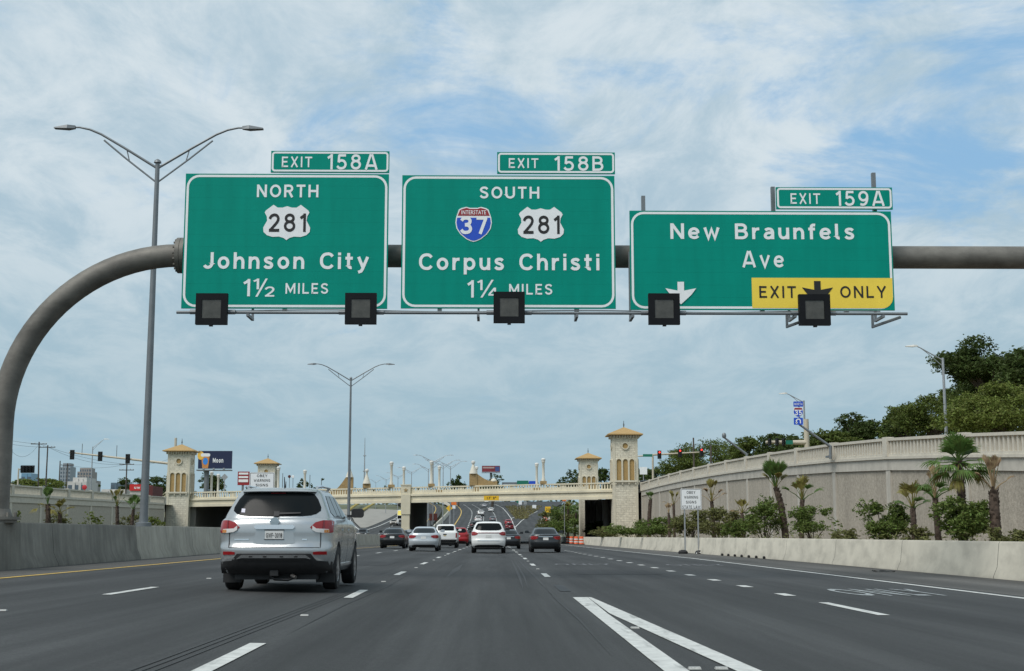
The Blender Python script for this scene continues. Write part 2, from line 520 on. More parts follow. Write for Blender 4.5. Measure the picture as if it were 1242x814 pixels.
# asphalt: speckled, paler and darker along the wheel paths
def asphalt(name, base, tracks=True):
    m = bpy.data.materials.new(name); m.use_nodes = True
    t = m.node_tree; n = t.nodes; l = t.links; b = n['Principled BSDF']
    b.inputs['Roughness'].default_value = 0.82
    b.inputs['Specular IOR Level'].default_value = 0.35
    co = n.new('ShaderNodeTexCoord')
    def ns(sc, scale, det=6, rough=0.6):
        mp = n.new('ShaderNodeMapping'); mp.inputs['Scale'].default_value = sc
        l.new(co.outputs['Object'], mp.inputs[0])
        x = n.new('ShaderNodeTexNoise'); x.inputs['Scale'].default_value = scale
        x.inputs['Detail'].default_value = det; x.inputs['Roughness'].default_value = rough
        l.new(mp.outputs[0], x.inputs[0]); return x.outputs['Fac']
    def rng(v, a0, a1, b0, b1):
        r = n.new('ShaderNodeMapRange')
        for k, q in enumerate((a0, a1, b0, b1)): r.inputs[k + 1].default_value = q
        l.new(v, r.inputs[0]); return r.outputs[0]
    def mul(a, c):
        x = n.new('ShaderNodeMath'); x.operation = 'MULTIPLY'; l.new(a, x.inputs[0]); l.new(c, x.inputs[1]); return x.outputs[0]
    v = rng(ns((1, 1, 1), 60, 3, 0.8), 0.3, 0.7, 0.55, 1.45)
    v = mul(v, rng(ns((1, 1, 1), 14, 4, 0.75), 0.3, 0.7, 0.84, 1.16))
    sx = n.new('ShaderNodeSeparateXYZ'); l.new(co.outputs['Object'], sx.inputs[0])
    ph = n.new('ShaderNodeMath'); ph.operation = 'MULTIPLY_ADD'; l.new(sx.outputs[0], ph.inputs[0]); ph.inputs[1].default_value = 2 * math.pi / 1.83; ph.inputs[2].default_value = 2 * math.pi * .52 / 1.83
    cs = n.new('ShaderNodeMath'); cs.operation = 'COSINE'; l.new(ph.outputs[0], cs.inputs[0])
    if tracks: v = mul(v, rng(cs.outputs[0], -1, 1, 0.86, 1.14))
    v = mul(v, rng(ns((1, 0.03, 1), 1.6, 8, 0.7), 0.3, 0.7, 0.68, 1.32))
    v = mul(v, rng(ns((1, 0.012, 1), 7, 4, 0.6), 0.3, 0.7, 0.88, 1.12))
    v = mul(v, rng(ns((1, 0.3, 1), 0.22, 5, 0.55), 0.3, 0.7, 0.76, 1.24))
    mx = n.new('ShaderNodeVectorMath'); mx.operation = 'SCALE'
    mx.inputs[0].default_value = base; l.new(v, mx.inputs['Scale'])
    l.new(mx.outputs[0], b.inputs['Base Color'])
    bp = n.new('ShaderNodeBump'); bp.inputs['Strength'].default_value = 0.35; bp.inputs['Distance'].default_value = 0.01
    l.new(ns((1, 1, 1), 90, 3), bp.inputs['Height']); l.new(bp.outputs[0], b.inputs['Normal'])
    return m
M_ASPH = asphalt('asphalt', (0.0405, 0.0415, 0.0415))
M_ASPH2 = asphalt('asphalt_old', (0.07, 0.069, 0.066))
M_SHOULDER = asphalt('shoulder_asphalt', (0.085, 0.081, 0.074))
M_WHITEP = mat('white_road_paint', (0.56, 0.56, 0.53), 0.6, var=0.2, vscale=5, bump=0.2, bscale=80, stain=((7, .9, 7), .55, .28, .45))
M_WORNP = mat('worn_road_paint', (0.30, 0.32, 0.32), 0.7, var=0.5, vscale=7)
M_YELLOWP = mat('yellow_road_paint', (0.55, 0.36, 0.07), 0.6, var=0.25, vscale=6)
M_BLACKP = mat('blackout_paint', (0.022, 0.024, 0.026), 0.7, var=0.3, vscale=6)

def strip_sheet(fa, fb, zf, ds, nx=1):
    mb = MB(); rows = []
    for d in ds:
        a, b = fa(d), fb(d)
        rows.append([(a + (b - a) * i / nx, d, zf(a + (b - a) * i / nx, d)) for i in range(nx + 1)])
    return mb.grid(rows)
road = struct(strip_sheet(lambda d: bl(d) - 0.2, lambda d: rb(d) + 0.3, zr, DS, 10).build('road', M_ASPH, sm=60, fix=False))
def on_road(x, d, lift=0.004): return Vector((x, d, zr(x, d) + lift))
def ribbon(fx, w, d0, d1, lift=0.005, step=6.0):
    mb = MB(); n = max(1, int((d1 - d0) / step)); rows = []
    for i in range(n + 1):
        d = d0 + (d1 - d0) * i / n
        x = fx(d); rows.append([on_road(x - w / 2, d, lift), on_road(x + w / 2, d, lift)])
    return mb.grid(rows)
# shoulders, a shade paler than the lanes
ribbon(lambda d: (bl(d) + le(d)) / 2, 1.35, -38, 170, 0.003).build('shoulder_surface', M_SHOULDER, road, fix=False)
strip_sheet(lambda d: smooth(d, [(-40, 9.0), (50, 9.0), (75, 8.8), (165, 7.9)]), lambda d: rb(d), lambda x, d: zr(x, d) + 0.003,
            [d for d in DS if d <= 160], 2).build('shoulder_surface', M_SHOULDER, road, fix=False)
# painted lane lines
ribbon(lambda d: le(d), 0.15, -38, 240, 0.008).build('edge_line', M_YELLOWP, road, fix=False)
ribbon(lambda d: le(d), 0.3, 240, 735, 0.02, 12).build('edge_line', M_YELLOWP, road, fix=False)
R2X = [(-40, 5.1), (40, 5.05), (75, 4.85), (170, 4.7), (340, 4.9)]
R3X = [(-40, 8.68), (45, 8.72), (66, 8.6), (100, 8.2), (165, 7.7), (230, 8.0), (300, 9.6)]
ribbon(lambda d: smooth(d, R3X), 0.15, -38, 165, 0.008).build('edge_line', M_WHITEP, road, fix=False)
ribbon(lambda d: smooth(d, R3X), 0.25, 165, 300, 0.02).build('edge_line', M_WHITEP, road, fix=False)
def dash(fx, d0, ln, w=0.13, m=None, name='lane_dash', lift=0.008):
    o = ribbon(fx, w, d0, d0 + ln, lift, 1.5 if ln < 5 else 4).build(name, m or M_WHITEP, road, fix=False)
    return o
L1X = [(-40, -1.75), (11, -2.17), (24.5, -2.35), (37, -2.43), (60, -2.42), (230, -2.4)]
for k in range(-2, 18):
    s = 9.8 + 12.05 * k
    w = 0.15 if s < 90 else 0.2
    dash(lambda d: smooth(d, L1X), s, 3.05, w)
    dash(lambda d: le(d) + 3.66, s - 0.5, 3.05, w)
    if k >= 2: dash(lambda d: le(d) + 10.98, s, 3.05, w)
for off in (3.66, 7.32, 10.98):
    for k in range(30):
        s = 245 + 12.05 * k
        dash(lambda d, o=off: le(d) + o, s, 6.0, 0.28, lift=0.03)
dash(lambda d: le(d) + 10.98, 25.4, 3.0, 0.2, M_BLACKP, 'painted_out_dash')
for k in range(19):
    s = 23.5 + 3.82 * k
    dash(lambda d: smooth(d, R2X), s, 0.95, 0.2, M_WHITEP, 'dotted_line_dash')
dash(lambda d: 5.08, 17.9, 3.3, 0.16)
dash(lambda d: 5.08, 5.8, 3.3, 0.16)
# the gore: two solid stripes meeting at a point
mb = MB()
mb.add([on_road(1.31, 23.0, .008), on_road(1.31, -25, .008), on_road(1.505, -25, .008), on_road(1.505, 18.3, .008), on_road(1.56, 23.0, .008)], [(0, 1, 2, 3, 4)])
mb.build('gore_stripe', M_WHITEP, road)
mb = MB()
mb.add([on_road(1.565, 23.0, .0085), on_road(1.535, 18.3, .0085), on_road(1.88, 10.4, .0085), on_road(3.4, -25, .0085), on_road(3.6, -25, .0085), on_road(2.07, 10.4, .0085), on_road(1.62, 23.0, .0085)],
       [(0, 1, 2, 3, 4, 5, 6)])
mb.build('gore_stripe', M_WHITEP, road)
M_RPM = mat('reflector_plastic', (0.36, 0.36, 0.34), 0.4, var=0.25, vscale=40)
def rpm(x, d):
    z = zr(x, d); mb = MB()
    mb.hexa([(x-.05,d-.04,z+.004),(x+.05,d-.04,z+.004),(x+.05,d+.04,z+.004),(x-.05,d+.04,z+.004),
             (x-.045,d-.02,z+.022),(x+.045,d-.02,z+.022),(x+.045,d+.02,z+.022),(x-.045,d+.02,z+.022)])
    mb.build('reflective_marker', M_RPM, road)
for x, d in ((1.58, 15.5), (1.57, 10.85), (1.78, 10.85)): rpm(x, d)
for k in range(-1, 7):
    rpm(-2.35, 9.8 + 12.05 * k + 7.3)
    if k < 2: rpm(-6.0, 9.3 + 12.05 * k + 7.6)
    if k > 1: rpm(1.31, 9.8 + 12.05 * k + 7.6)
rpm(7.2, 16.4)
# worn pavement words ONLY in the exit lanes
def pave_word(x0, x1, d0, d1, m):
    v, f = text_raw('ONLY', 0.012, 1.15)
    a = min(p[0] for p in v); b = max(p[0] for p in v); h = max(p[1] for p in v)
    mb = MB()
    mb.add([on_road(x0 + (p[0] - a) / (b - a) * (x1 - x0), d0 + p[1] / h * (d1 - d0), 0.008) for p in v], f)
    mb.build('pavement_word', m, road, fix=False)
pave_word(6.25, 7.95, 23.6, 26.4, M_WORNP)
M_THINP = mat('thin_road_paint', (0.15, 0.155, 0.16), 0.75, var=0.5, vscale=6)
pave_word(5.9, 7.9, 46.0, 48.0, M_THINP)
pave_word(2.1, 4.1, 47, 49, M_THINP)
# tyre marks and crack sealant
M_SKID = mat('rubber_mark', (0.032, 0.033, 0.033), 0.75, var=0.25, vscale=5, stretch=(1, 0.1, 1))
def skid(pts, w):
    mb = MB(); n = len(pts) - 1; mb.grid([[on_road(x - w / 2 * k, d, 0.0055), on_road(x + w / 2 * k, d, 0.0055)] for (x, d), k in zip(pts, [.1] + [1] * (n - 1) + [.1])])
    mb.build('tyre_mark', M_SKID, road, fix=False)
for k, (dx, w) in enumerate(((0, .035), (.08, .035), (.17, .03))):
    skid([(-2.72 + dx + .004 * d, d) for d in range(9, 26, 2)], w)
skid([(0.55, 26), (0.62, 34), (0.66, 44), (0.7, 60)], .07); skid([(0.66, 27), (0.74, 34), (0.78, 44), (0.8, 60)], .05)
skid([(1.0, 24), (1.02, 34), (0.98, 46), (1.0, 58)], .07)
skid([(-1.15, 33), (-1.12, 40), (-1.1, 47)], .2); skid([(-0.72, 43), (-0.7, 50)], .22); skid([(-1.3, 43), (-1.28, 49)], .22)
skid([(-2.1, 14), (-2.15, 20), (-2.08, 27), (-2.2, 36)], .03)
skid([(1.02, 12), (1.05, 17), (1.0, 23), (1.04, 28)], .03)

rc = random.Random(5)
M_SEAL = mat('crack_sealant', (0.033, 0.033, 0.034), 0.6, var=0.2, vscale=8)
for x0, x1, d in ((-2.3, 0.4, 29), (1.7, 5.0, 26.2), (5.2, 9.4, 33), (-5.9, -2.5, 38)):
    n = 16; pts = [(x0 + (x1 - x0) * i / n, d + rc.uniform(-.16, .16) + .25 * math.sin(i * .5)) for i in range(n + 1)]
    mb = MB(); mb.grid([[on_road(x, y - .012, .0045), on_road(x, y + .012, .0045)] for x, y in pts]); mb.build('sealed_crack', M_SEAL, road, fix=False)
for x, d0, d1 in ():
    n = 24; mb = MB(); mb.grid([[on_road(x + rc.uniform(-.05, .05) + .1 * math.sin(i * .6), d0 + (d1 - d0) * i / n, .0045), on_road(x + .022 + rc.uniform(-.05, .05) * .2 + .1 * math.sin(i * .6), d0 + (d1 - d0) * i / n, .0045)] for i in range(n + 1)]); mb.build('sealed_crack', M_SEAL, road, fix=False)
M_PATCH = asphalt('patch_asphalt', (0.034, 0.035, 0.036), False)
for x0, x1, d0, d1 in ((6.0, 8.2, 12.5, 15.2), (-5.4, -3.4, 43, 49), (2.2, 4.4, 36, 41)):
    mb = MB(); mb.grid([[on_road(x0, d, .004), on_road(x1, d, .004)] for d in (d0, (d0 + d1) / 2, d1)]); mb.build('pavement_patch', M_PATCH, road, fix=False)
# ---------------------------------------------------------------- ground beyond the lanes
M_SOIL = mat('planting_bed_soil', (0.16, 0.12, 0.085), 0.95, var=0.35, vscale=1.5, bump=0.5, bscale=8)
M_GRASS = mat('dry_grass', (0.13, 0.14, 0.055), 0.95, var=0.4, vscale=0.6, col2=(0.24, 0.2, 0.09), bump=0.6, bscale=6)
M_LAND = mat('far_land', (0.10, 0.11, 0.06), 0.95, var=0.4, vscale=0.02)
M_CONC = mat('concrete', (0.40, 0.375, 0.33), 0.85, var=0.14, vscale=1.2, bump=0.25, bscale=30, stain=((0.8, 0.8, 0.25), 0.25, 0.35, 0.6))
M_CONCP = mat('concrete_paving', (0.28, 0.265, 0.235), 0.88, var=0.16, vscale=0.35, bump=0.2, bscale=12)
mb = MB(); rows = []
for d in (-400, -40, 200, 330, 500, 650, 760, 1000, 2000, 6000, 14000):
    z = zc(max(d, 0)) - 0.9
    rows.append([(x, d, z - (0 if d < 760 else 3)) for x in (-9000, -2000, -500, -90, -40, 0, 40, 90, 500, 2000, 9000)])
struct(mb.grid(rows).build('ground', M_LAND, fix=False))
# oncoming carriageway, its shoulder and the branch that leaves it beyond the bridge
OPL = [(-40, -36), (150, -36), (245, -36.5), (300, -33), (345, -31.5), (450, -33), (560, -38), (740, -60)]
def opl(d): return smooth(d, OPL)
opp = struct(strip_sheet(opl, lambda d: bl(d) - 1.0 - max(0, (d - 200) / 120), lambda x, d: zc(d) - 0.02, DS, 4).build('oncoming_road', M_ASPH, sm=60, fix=False))
def on_opp(x, d): return Vector((x, d, zc(d) + 0.02))
def opp_line(fx, w, d0, d1, m, name, step=8):
    mb = MB(); n = max(1, int((d1 - d0) / step))
    mb.grid([[on_opp(fx(d) - w / 2, d), on_opp(fx(d) + w / 2, d)] for d in [d0 + (d1 - d0) * i / n for i in range(n + 1)]])
    mb.build(name, m, opp, fix=False)
opp_line(lambda d: bl(d) - 3.2 - max(0, (d - 200) / 120), 0.25, 20, 735, M_YELLOWP, 'edge_line')
opp_line(lambda d: opl(d) + 2.6, 0.3, 300, 735, M_WHITEP, 'edge_line')
for off in (6.9, 10.6):
    for k in range(45):
        opp_line(lambda d, o=off: bl(d) - o - max(0, (d - 200) / 120), 0.22, 120 + 12.2 * k, 124 + 12.2 * k, M_WHITEP, 'lane_dash', 3)
RAMP_A = [(240, -36.5), (280, -34.5), (320, -36), (370, -43), (430, -55), (520, -80)]
RAMP_B = [(240, -22), (280, -26), (310, -29.5), (330, -32.5), (370, -38), (430, -46), (520, -66)]
ramp = struct(strip_sheet(lambda d: smooth(d, RAMP_A), lambda d: smooth(d, RAMP_B), lambda x, d: zc(d) + 0.012, list(range(240, 521, 10)), 2).build('entry_ramp_road', M_ASPH2, sm=60, fix=False))
def ramp_line(tab, off, d0, d1, w, m):
    mb = MB(); n = int((d1 - d0) / 6)
    mb.grid([[Vector((smooth(d, tab) + off - w / 2, d, zc(d) + .05)), Vector((smooth(d, tab) + off + w / 2, d, zc(d) + .05))] for d in [d0 + (d1 - d0) * i / n for i in range(n + 1)]])
    mb.build('edge_line', m, ramp, fix=False)
M_CURBY = mat('yellow_painted_curb', (.42, .31, .05), .7, var=.25, vscale=1)
for (x0, d0), (x1, d1) in (((-50, 470), (-60, 610)), ((-44, 450), (-51, 580))):
    mb = MB(); mb.tube([(x0 + (x1 - x0) * i / 9, d0 + (d1 - d0) * i / 9, zc(d0 + (d1 - d0) * i / 9) + 1.0) for i in range(10)], .5, 6); mb.build('painted_curb', M_CURBY, ramp, fix=False)
ramp_line(RAMP_B, -0.8, 300, 510, 0.3, M_WHITEP); ramp_line(RAMP_A, 1.4, 262, 510, 0.3, M_WHITEP)
# pale concrete slope paving in the fork between the two, and the verges
def slope(name, pts_a, pts_b, rise, m, ds, kind=struct, lo=0.03):
    mb = MB(); rows = []
    for d in ds:
        a, b = smooth(d, pts_a), smooth(d, pts_b)
        h = interp(d, rise)
        rows.append([(a, d, zc(d) + lo), (a + (b - a) * .3, d, zc(d) + lo + h * .75), (a + (b - a) * .55, d, zc(d) + lo + h), (b, d, zc(d) + lo)])
    o = mb.grid(rows).build(name, m, sm=50, fix=False)
    return kind(o)
slope('slope_paving', [(d, x + .2) for d, x in RAMP_B], [(d, x + 0.6) for d, x in OPL], [(330, 0), (345, 0.1), (380, .3), (430, .5), (500, .6)], M_CONCP, range(330, 501, 10))
slope('verge', [(240, -120), (520, -180)], RAMP_A, [(240, 5.5), (300, 5.5), (520, 6.5)], M_GRASS, range(240, 521, 20))
mb = MB(); mb.grid([[(smooth(d, RAMP_A) - .4 - i * .9, d, zc(d) + .06 + i * .34) for i in range(12)] for d in range(262, 500, 8)])
struct(mb.build('embankment_paving', mat('weathered_slope_concrete', (.17, .16, .135), .9, var=.3, vscale=.15), sm=40, fix=False))
# ---------------------------------------------------------------- concrete barriers
M_BARL = mat('weathered_barrier_concrete', (0.36, 0.34, 0.285), 0.9, var=0.2, vscale=0.9, bump=0.3, bscale=25, stain=((4, 4, 0.3), 0.28, 0.3, 0.62))
M_BARD = mat('grimy_barrier_concrete', (0.20, 0.192, 0.165), 0.9, var=0.25, vscale=0.9, bump=0.3, bscale=25, stain=((5, 5, 0.35), 0.3, 0.3, 0.62))
M_BARR = mat('pale_barrier_concrete', (0.56, 0.52, 0.43), 0.88, var=0.10, vscale=0.8, bump=0.25, bscale=25, stain=((0.7, 0.7, 1.6), 0.3, 0.28, 0.55))
M_DARK = mat('joint_shadow_gap', (0.03, 0.03, 0.028), 0.9)  # dark sealant filling the joints between barrier segments
def barrier(name, label, fx, prof, d0, d1, seg, mfun, zoff=0.0):
    root = thing(name, label, 'barrier', (fx(d0), d0, zr(fx(d0), d0) - 0.05))
    d = d0; k = 0
    while d < d1 - 0.5:
        e = min(d1, d + seg)
        mb = MB(); rows = []; n = max(1, int((e - d) / 2.6))
        for i in range(n + 1):
            q = d + 0.008 + (e - d - 0.016) * i / n
            x0 = fx(q); zb = zr(x0, q) - 0.03
            rows.append([(x0 + px, q, zb + pz) for px, pz in prof])
        mb.ext(rows).build('barrier_segment', mfun((d + e) / 2), root, sm=35)
        if 25 < e < 115:
            x0 = fx(e); zb = zr(x0, e) - 0.03; cx0 = sum(q[0] for q in prof) / len(prof)
            MB().ext([[(x0 + cx0 + (px - cx0) * 1.006, e + g, zb + pz * 1.001) for px, pz in prof] for g in (-.011, .011)]).build('joint_seal', M_DARK, root)
        d = e; k += 1
    return root
PROF_L = [(0, 0), (0, .09), (-.13, .36), (-.22, 1.10), (-.25, 1.14), (-.51, 1.14), (-.54, 1.10), (-.63, .36), (-.76, .09), (-.76, 0)]
barrier('median_barrier', 'tall grimy concrete median barrier left of the yellow line', bl, PROF_L, -36, 171, 9.0,
        lambda d: M_BARD if d < 45 else M_BARL)
barrier('far_median_barrier', 'concrete median barrier climbing the hill beyond the overpass', bl, PROF_L, 232, 700, 18.0, lambda d: M_BARR)
PROF_R = [(0, 0), (0, .08), (.10, .30), (.17, .86), (.20, .91), (.40, .91), (.43, .86), (.5, .3), (.6, .08), (.6, 0)]
barrier('shoulder_barrier', 'pale concrete barrier along the right shoulder below the planted bed', rb, PROF_R, -29.0, 163, 7.7, lambda d: M_BARR)
barrier('ramp_barrier', 'low white concrete barrier edging the exit ramp behind the barrels', rb, [(0, 0), (0, .8), (.15, .85), (.3, .8), (.3, 0)], 200, 500, 12.0, lambda d: M_BARR)
# dark weep holes and litter against the right barrier
M_BLACK = mat('black_rubber', (0.015, 0.015, 0.015), 0.8, var=0.3, vscale=12)
for k in range(7):
    d = 59.0 + 1.55 * k
    mb = MB(); x = rb(d) - 0.06; z = zr(x, d)
    mb.lathe([(.03, 0), (.06, .02), (.065, .07), (.035, .11), (.01, .12)], (x, d, z), 8)
    tag(mb.build('rubber_scrap', M_BLACK, sm=60, loc=(x, d, z)), 'small black rubber scrap in the row at the right barrier foot', 'debris', 'black scraps along the right barrier')
mb = MB(); x, d = 10.9, 38.3; z = zr(x, d)
mb.grid([[(x - .3 + .1 * i, d + .1 * j - .15, z + .01 + .05 * random.Random(i * 7 + j).random()) for i in range(7)] for j in range(4)])
tag(mb.build('tyre_shred', M_BLACK, loc=(x, d, z)), 'flat black tyre shred lying on the right shoulder', 'debris')

# ---------------------------------------------------------------- retaining walls with balustrades
M_WALLP = mat('aggregate_wall_panel', (0.40, 0.358, 0.295), 0.95, var=0.24, vscale=7, bump=0.8, bscale=14, stain=((1.4, 1.4, 0.12), 0.2, 0.3, 0.6))
M_WALLT = mat('smooth_wall_trim', (0.50, 0.47, 0.41), 0.85, var=0.1, vscale=2, bump=0.15, bscale=30, stain=((1, 1, 0.2), 0.2, 0.3, 0.55))
M_RAILC = mat('cream_balustrade', (0.56, 0.52, 0.44), 0.8, var=0.1, vscale=3, bump=0.1, bscale=30)
M_RAILG = mat('grey_balustrade', (0.42, 0.385, 0.325), 0.8, var=0.12, vscale=3, bump=0.1, bscale=30)
M_TAN = mat('tan_stucco', (0.33, 0.19, 0.09), 0.9, var=0.15, vscale=2)
def wall(name, label, pts, side, nb, single, wm, rm, base=-0.4, pm=None):
    """pts: (x, d, top z) at each pilaster; side=-1 the road lies towards -X, +1 towards +X"""
    root = thing(name, label, 'wall', (pts[0][0], pts[0][1], base))
    def hx(a, b, s0, s1, n0, n1, za, zb, mb):
        pa, pb = Vector(a), Vector(b); L = math.hypot(pb.x - pa.x, pb.y - pa.y)
        u = Vector(((pb.x - pa.x) / L, (pb.y - pa.y) / L, 0)); nn = Vector((-u.y, u.x, 0))
        if nn.x * side < 0: nn = -nn
        def pt(s, n, z, fixed):
            t = s / L; top = pa.z + (pb.z - pa.z) * t
            q = pa + u * s + nn * n
            return (q.x, q.y, z if fixed else top + z)
        fx = za is None
        z0 = base if fx else za
        return mb.hexa([pt(s0, n0, z0, fx), pt(s1, n0, z0, fx), pt(s1, n1, z0, fx), pt(s0, n1, z0, fx),
                        pt(s0, n0, zb, False), pt(s1, n0, zb, False), pt(s1, n1, zb, False), pt(s0, n1, zb, False)])
    for k in range(len(pts) - 1):
        a, b = pts[k], pts[k + 1]
        L = math.hypot(b[0] - a[0], b[1] - a[1])
        hx(a, b, .28, L - .28, -.3, 0, None, -1.62, MB()).build('wall_panel', pm or M_WALLP, root)
        hx(a, b, 0.002, L - .002, -.3, .1, -1.62, -1.06, MB()).build('fascia_beam', wm, root)
        hx(a, b, 0.002, L - .002, -.32, .2, -1.06, -.93, MB()).build('coping', rm, root)
        hx(a, b, .3, L - .3, -.12, .14, -.14, 0, MB()).build('top_rail', rm, root)
        hx(a, b, .3, L - .3, -.1, .12, -.93, -.80, MB()).build('bottom_rail', rm, root)
        many = MB(); w = (L - .6) / nb
        for i in range(nb):
            s = .3 + w * (i + .5); h = w * 0.2
            if k >= single[0] and k < single[1]:
                hx(a, b, s - h, s + h, -.05, .07, -.80, -.14, MB()).build('baluster', rm, root)
            else: hx(a, b, s - h, s + h, -.05, .07, -.80, -.14, many)
        if many.v: stuff(many.build('baluster_row', rm, root))
    for k in range(len(pts)):
        a = pts[k]; b = pts[k + 1] if k + 1 < len(pts) else (2 * pts[k][0] - pts[k-1][0], 2 * pts[k][1] - pts[k-1][1], pts[k][2])
        hx(a, b, -.28, .28, -.3, .07, None, -1.62, MB()).build('pilaster', wm, root)
        hx(a, b, -.3, .3, -.2, .2, -.93, .05, MB()).build('parapet_post', rm, root)
    return root
RW = [(24.6, 35.6, 4.05), (23.3, 43.8, 4.55), (22.1, 52.0, 5.05), (21.0, 60.2, 5.5), (19.95, 68.4, 5.87), (19.25, 76.6, 6.14), (19.05, 84.8, 6.36), (19.0, 93.0, 6.58)] + \
     [(19.0 - .9 * i / 9, 93 + 8.2 * i, smooth(93 + 8.2 * i, [(93, 6.58), (109, 6.92), (130, 7.2), (150, 7.32), (168, 7.32)])) for i in range(1, 10)]
wall('retaining_wall', 'right retaining wall with cream balustrade behind the palms', RW, -1, 20, (0, 8), M_WALLT, M_RAILC)
LW = [(-44.2, 100.2 + 8.25 * i, 5.35 + 0.065 * i) for i in range(11)]
M_WALLW = mat('warm_wall_trim', (0.56, 0.52, 0.43), 0.85, var=0.1, vscale=2, bump=0.15, bscale=30)
M_WALLQ = mat('warm_wall_panel', (0.43, 0.39, 0.32), 0.95, var=0.2, vscale=5, bump=0.6, bscale=14)
wall('retaining_wall', 'left retaining wall with grey ribbed parapet across the oncoming road', LW, 1, 24, (0, 0), M_WALLW, M_WALLW, pm=M_WALLQ)
# the streets on top of the walls
mb = MB(); mb.grid([[(p[0] + .25, p[1], p[2] - 1.0), (p[0] + 14, p[1], p[2] - .9), (p[0] + 240, p[1] + 10, p[2] + 1)] for p in [(27, 5, 3.0)] + RW + [(18, 262, 7.0), (40, 300, 8), (60, 420, 12)]])
struct(mb.build('upper_ground', M_GRASS, fix=False))
mb = MB(); mb.grid([[(-900, p[1], p[2] - .8), (p[0] - .25, p[1], p[2] - 1.0)] for p in [(-44.2, 20, 5.0)] + LW + [(-44, 262, 6.2)]])
struct(mb.build('upper_ground', M_LAND, fix=False))
mb = MB()
for a, b in zip(RW[:6], RW[1:7]):
    mb.hexa([(a[0]+1.6,a[1],a[2]-1.0),(b[0]+1.6,b[1],b[2]-1.0),(b[0]+1.9,b[1],b[2]-1.0),(a[0]+1.9,a[1],a[2]-1.0),
             (a[0]+1.6,a[1],a[2]+.02),(b[0]+1.6,b[1],b[2]+.02),(b[0]+1.9,b[1],b[2]+.02),(a[0]+1.9,a[1],a[2]+.02)])
tag(mb.build('garden_wall', M_TAN, loc=(RW[0][0] + 1.6, RW[0][1], RW[0][2] - 1)), 'low tan stucco wall glimpsed behind the right balustrade', 'wall')
# planting bed behind the right barrier
mb = MB(); rows = []
for p in [(26, 0, 0)] + RW + [(17.2, 230, 0)]:
    x0 = rb(p[1]) + .45
    rows.append([(x0, p[1], zc(p[1]) + .45), ((x0 + p[0]) / 2, p[1], zc(p[1]) + .55), (p[0] - .02, p[1], zc(p[1]) + .6)])
struct(mb.grid(rows).build('planting_bed', M_SOIL, sm=60, fix=False))

# ---------------------------------------------------------------- the overpass
BA, BB = Vector((-43.8, 190.0, 0)), Vector((16.1, 168.0, 0))
def zt(s): return 6.84 + 0.61 * s
def BP(s, t, dz): 
    q = BA + (BB - BA) * s
    return (q.x, q.y + t, zt(s) + dz + .0245 * t)
M_BR = mat('cream_bridge_concrete', (0.69, 0.625, 0.47), 0.82, var=0.10, vscale=0.5, bump=0.1, bscale=20, stain=((0.5, 0.5, 0.15), 0.15, 0.3, 0.55))
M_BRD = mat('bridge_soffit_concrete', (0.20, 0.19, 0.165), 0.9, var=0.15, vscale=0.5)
M_BROWN = mat('tan_stone', (0.36, 0.245, 0.11), 0.85, var=0.2, vscale=4, bump=0.3, bscale=15)
bridge = thing('overpass_bridge', 'cream balustraded overpass spanning the whole freeway', 'bridge', (-11.7, 178, -0.2))
def bar(mb, s0, s1, t0, t1, z0, z1, n=1):
    for i in range(n):
        a, b = s0 + (s1 - s0) * i / n, s0 + (s1 - s0) * (i + 1) / n
        mb.hexa([BP(a, t0, z0), BP(b, t0, z0), BP(b, t1, z0), BP(a, t1, z0), BP(a, t0, z1), BP(b, t0, z1), BP(b, t1, z1), BP(a, t1, z1)])
    return mb
SP = 0.5376; hw = 0.0103
for s0, s1 in ((.02, SP - hw), (SP + hw, .98)):
    bar(MB(), s0, s1, .06, .46, -.17, 0).build('top_rail', M_BR, bridge)
    bar(MB(), s0, s1, .1, .42, -.95, -.78).build('bottom_rail', M_BR, bridge)
    mb = MB(); n = int((s1 - s0) * 63.8 / .36)
    for i in range(n):
        c = s0 + (s1 - s0) * (i + .5) / n; h = .085 / 63.8
        if i % 19 == 0: h *= 2.6
        bar(mb, c - h, c + h, .16, .36, -.78, -.17)
    stuff(mb.build('baluster_row', M_BR, bridge))
    bar(MB(), s0, s1, -.12, .5, -1.19, -.95).build('deck_edge', M_BR, bridge)
    bar(MB(), s0, s1, .06, .5, -1.72, -1.19).build('fascia_beam', M_BR, bridge)
    bar(MB(), s0, s1, -.04, .5, -2.06, -1.72).build('fascia_flange', M_BR, bridge)
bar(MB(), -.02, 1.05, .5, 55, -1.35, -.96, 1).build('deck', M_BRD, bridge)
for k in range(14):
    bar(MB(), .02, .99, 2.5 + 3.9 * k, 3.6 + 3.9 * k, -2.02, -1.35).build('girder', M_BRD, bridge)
for s0, s1 in ((.02, .98),):
    bar(MB(), s0, s1, 54.6, 55, -.95, 0).build('far_parapet', M_BR, bridge)
# median pier with its star block
def pbox(mb, x0, x1, y0, y1, z0, z1): return mb.box(x0, x1, y0, y1, z0, z1)
PX, PY = BP(SP, 0, 0)[0], BP(SP, 0, 0)[1]; PZ = zt(SP)
mb = MB(); mb.box(PX - .62, PX + .62, PY - .35, PY + .9, PZ - 1.0, PZ + .18); mb.box(PX - .7, PX + .7, PY - .42, PY + .95, PZ + .18, PZ + .32)
sb = mb.build('pier_cap_block', M_BR, bridge)
mb = MB(); mb.box(PX - .6, PX + .6, PY - .5, PY + 1.0, PZ - 3.55, PZ - 1.0); mb.build('pier_head', M_BR, bridge)
mb = MB(); mb.box(PX - .53, PX + .53, PY - .4, PY + .9, PZ - 5.3, PZ - 3.55); mb.build('pier_shaft', M_BR, bridge)
mb = MB(); mb.box(PX - .56, PX + .56, PY - .43, PY + .92, -.4, PZ - 5.3); mb.build('pier_base', M_BR, bridge)
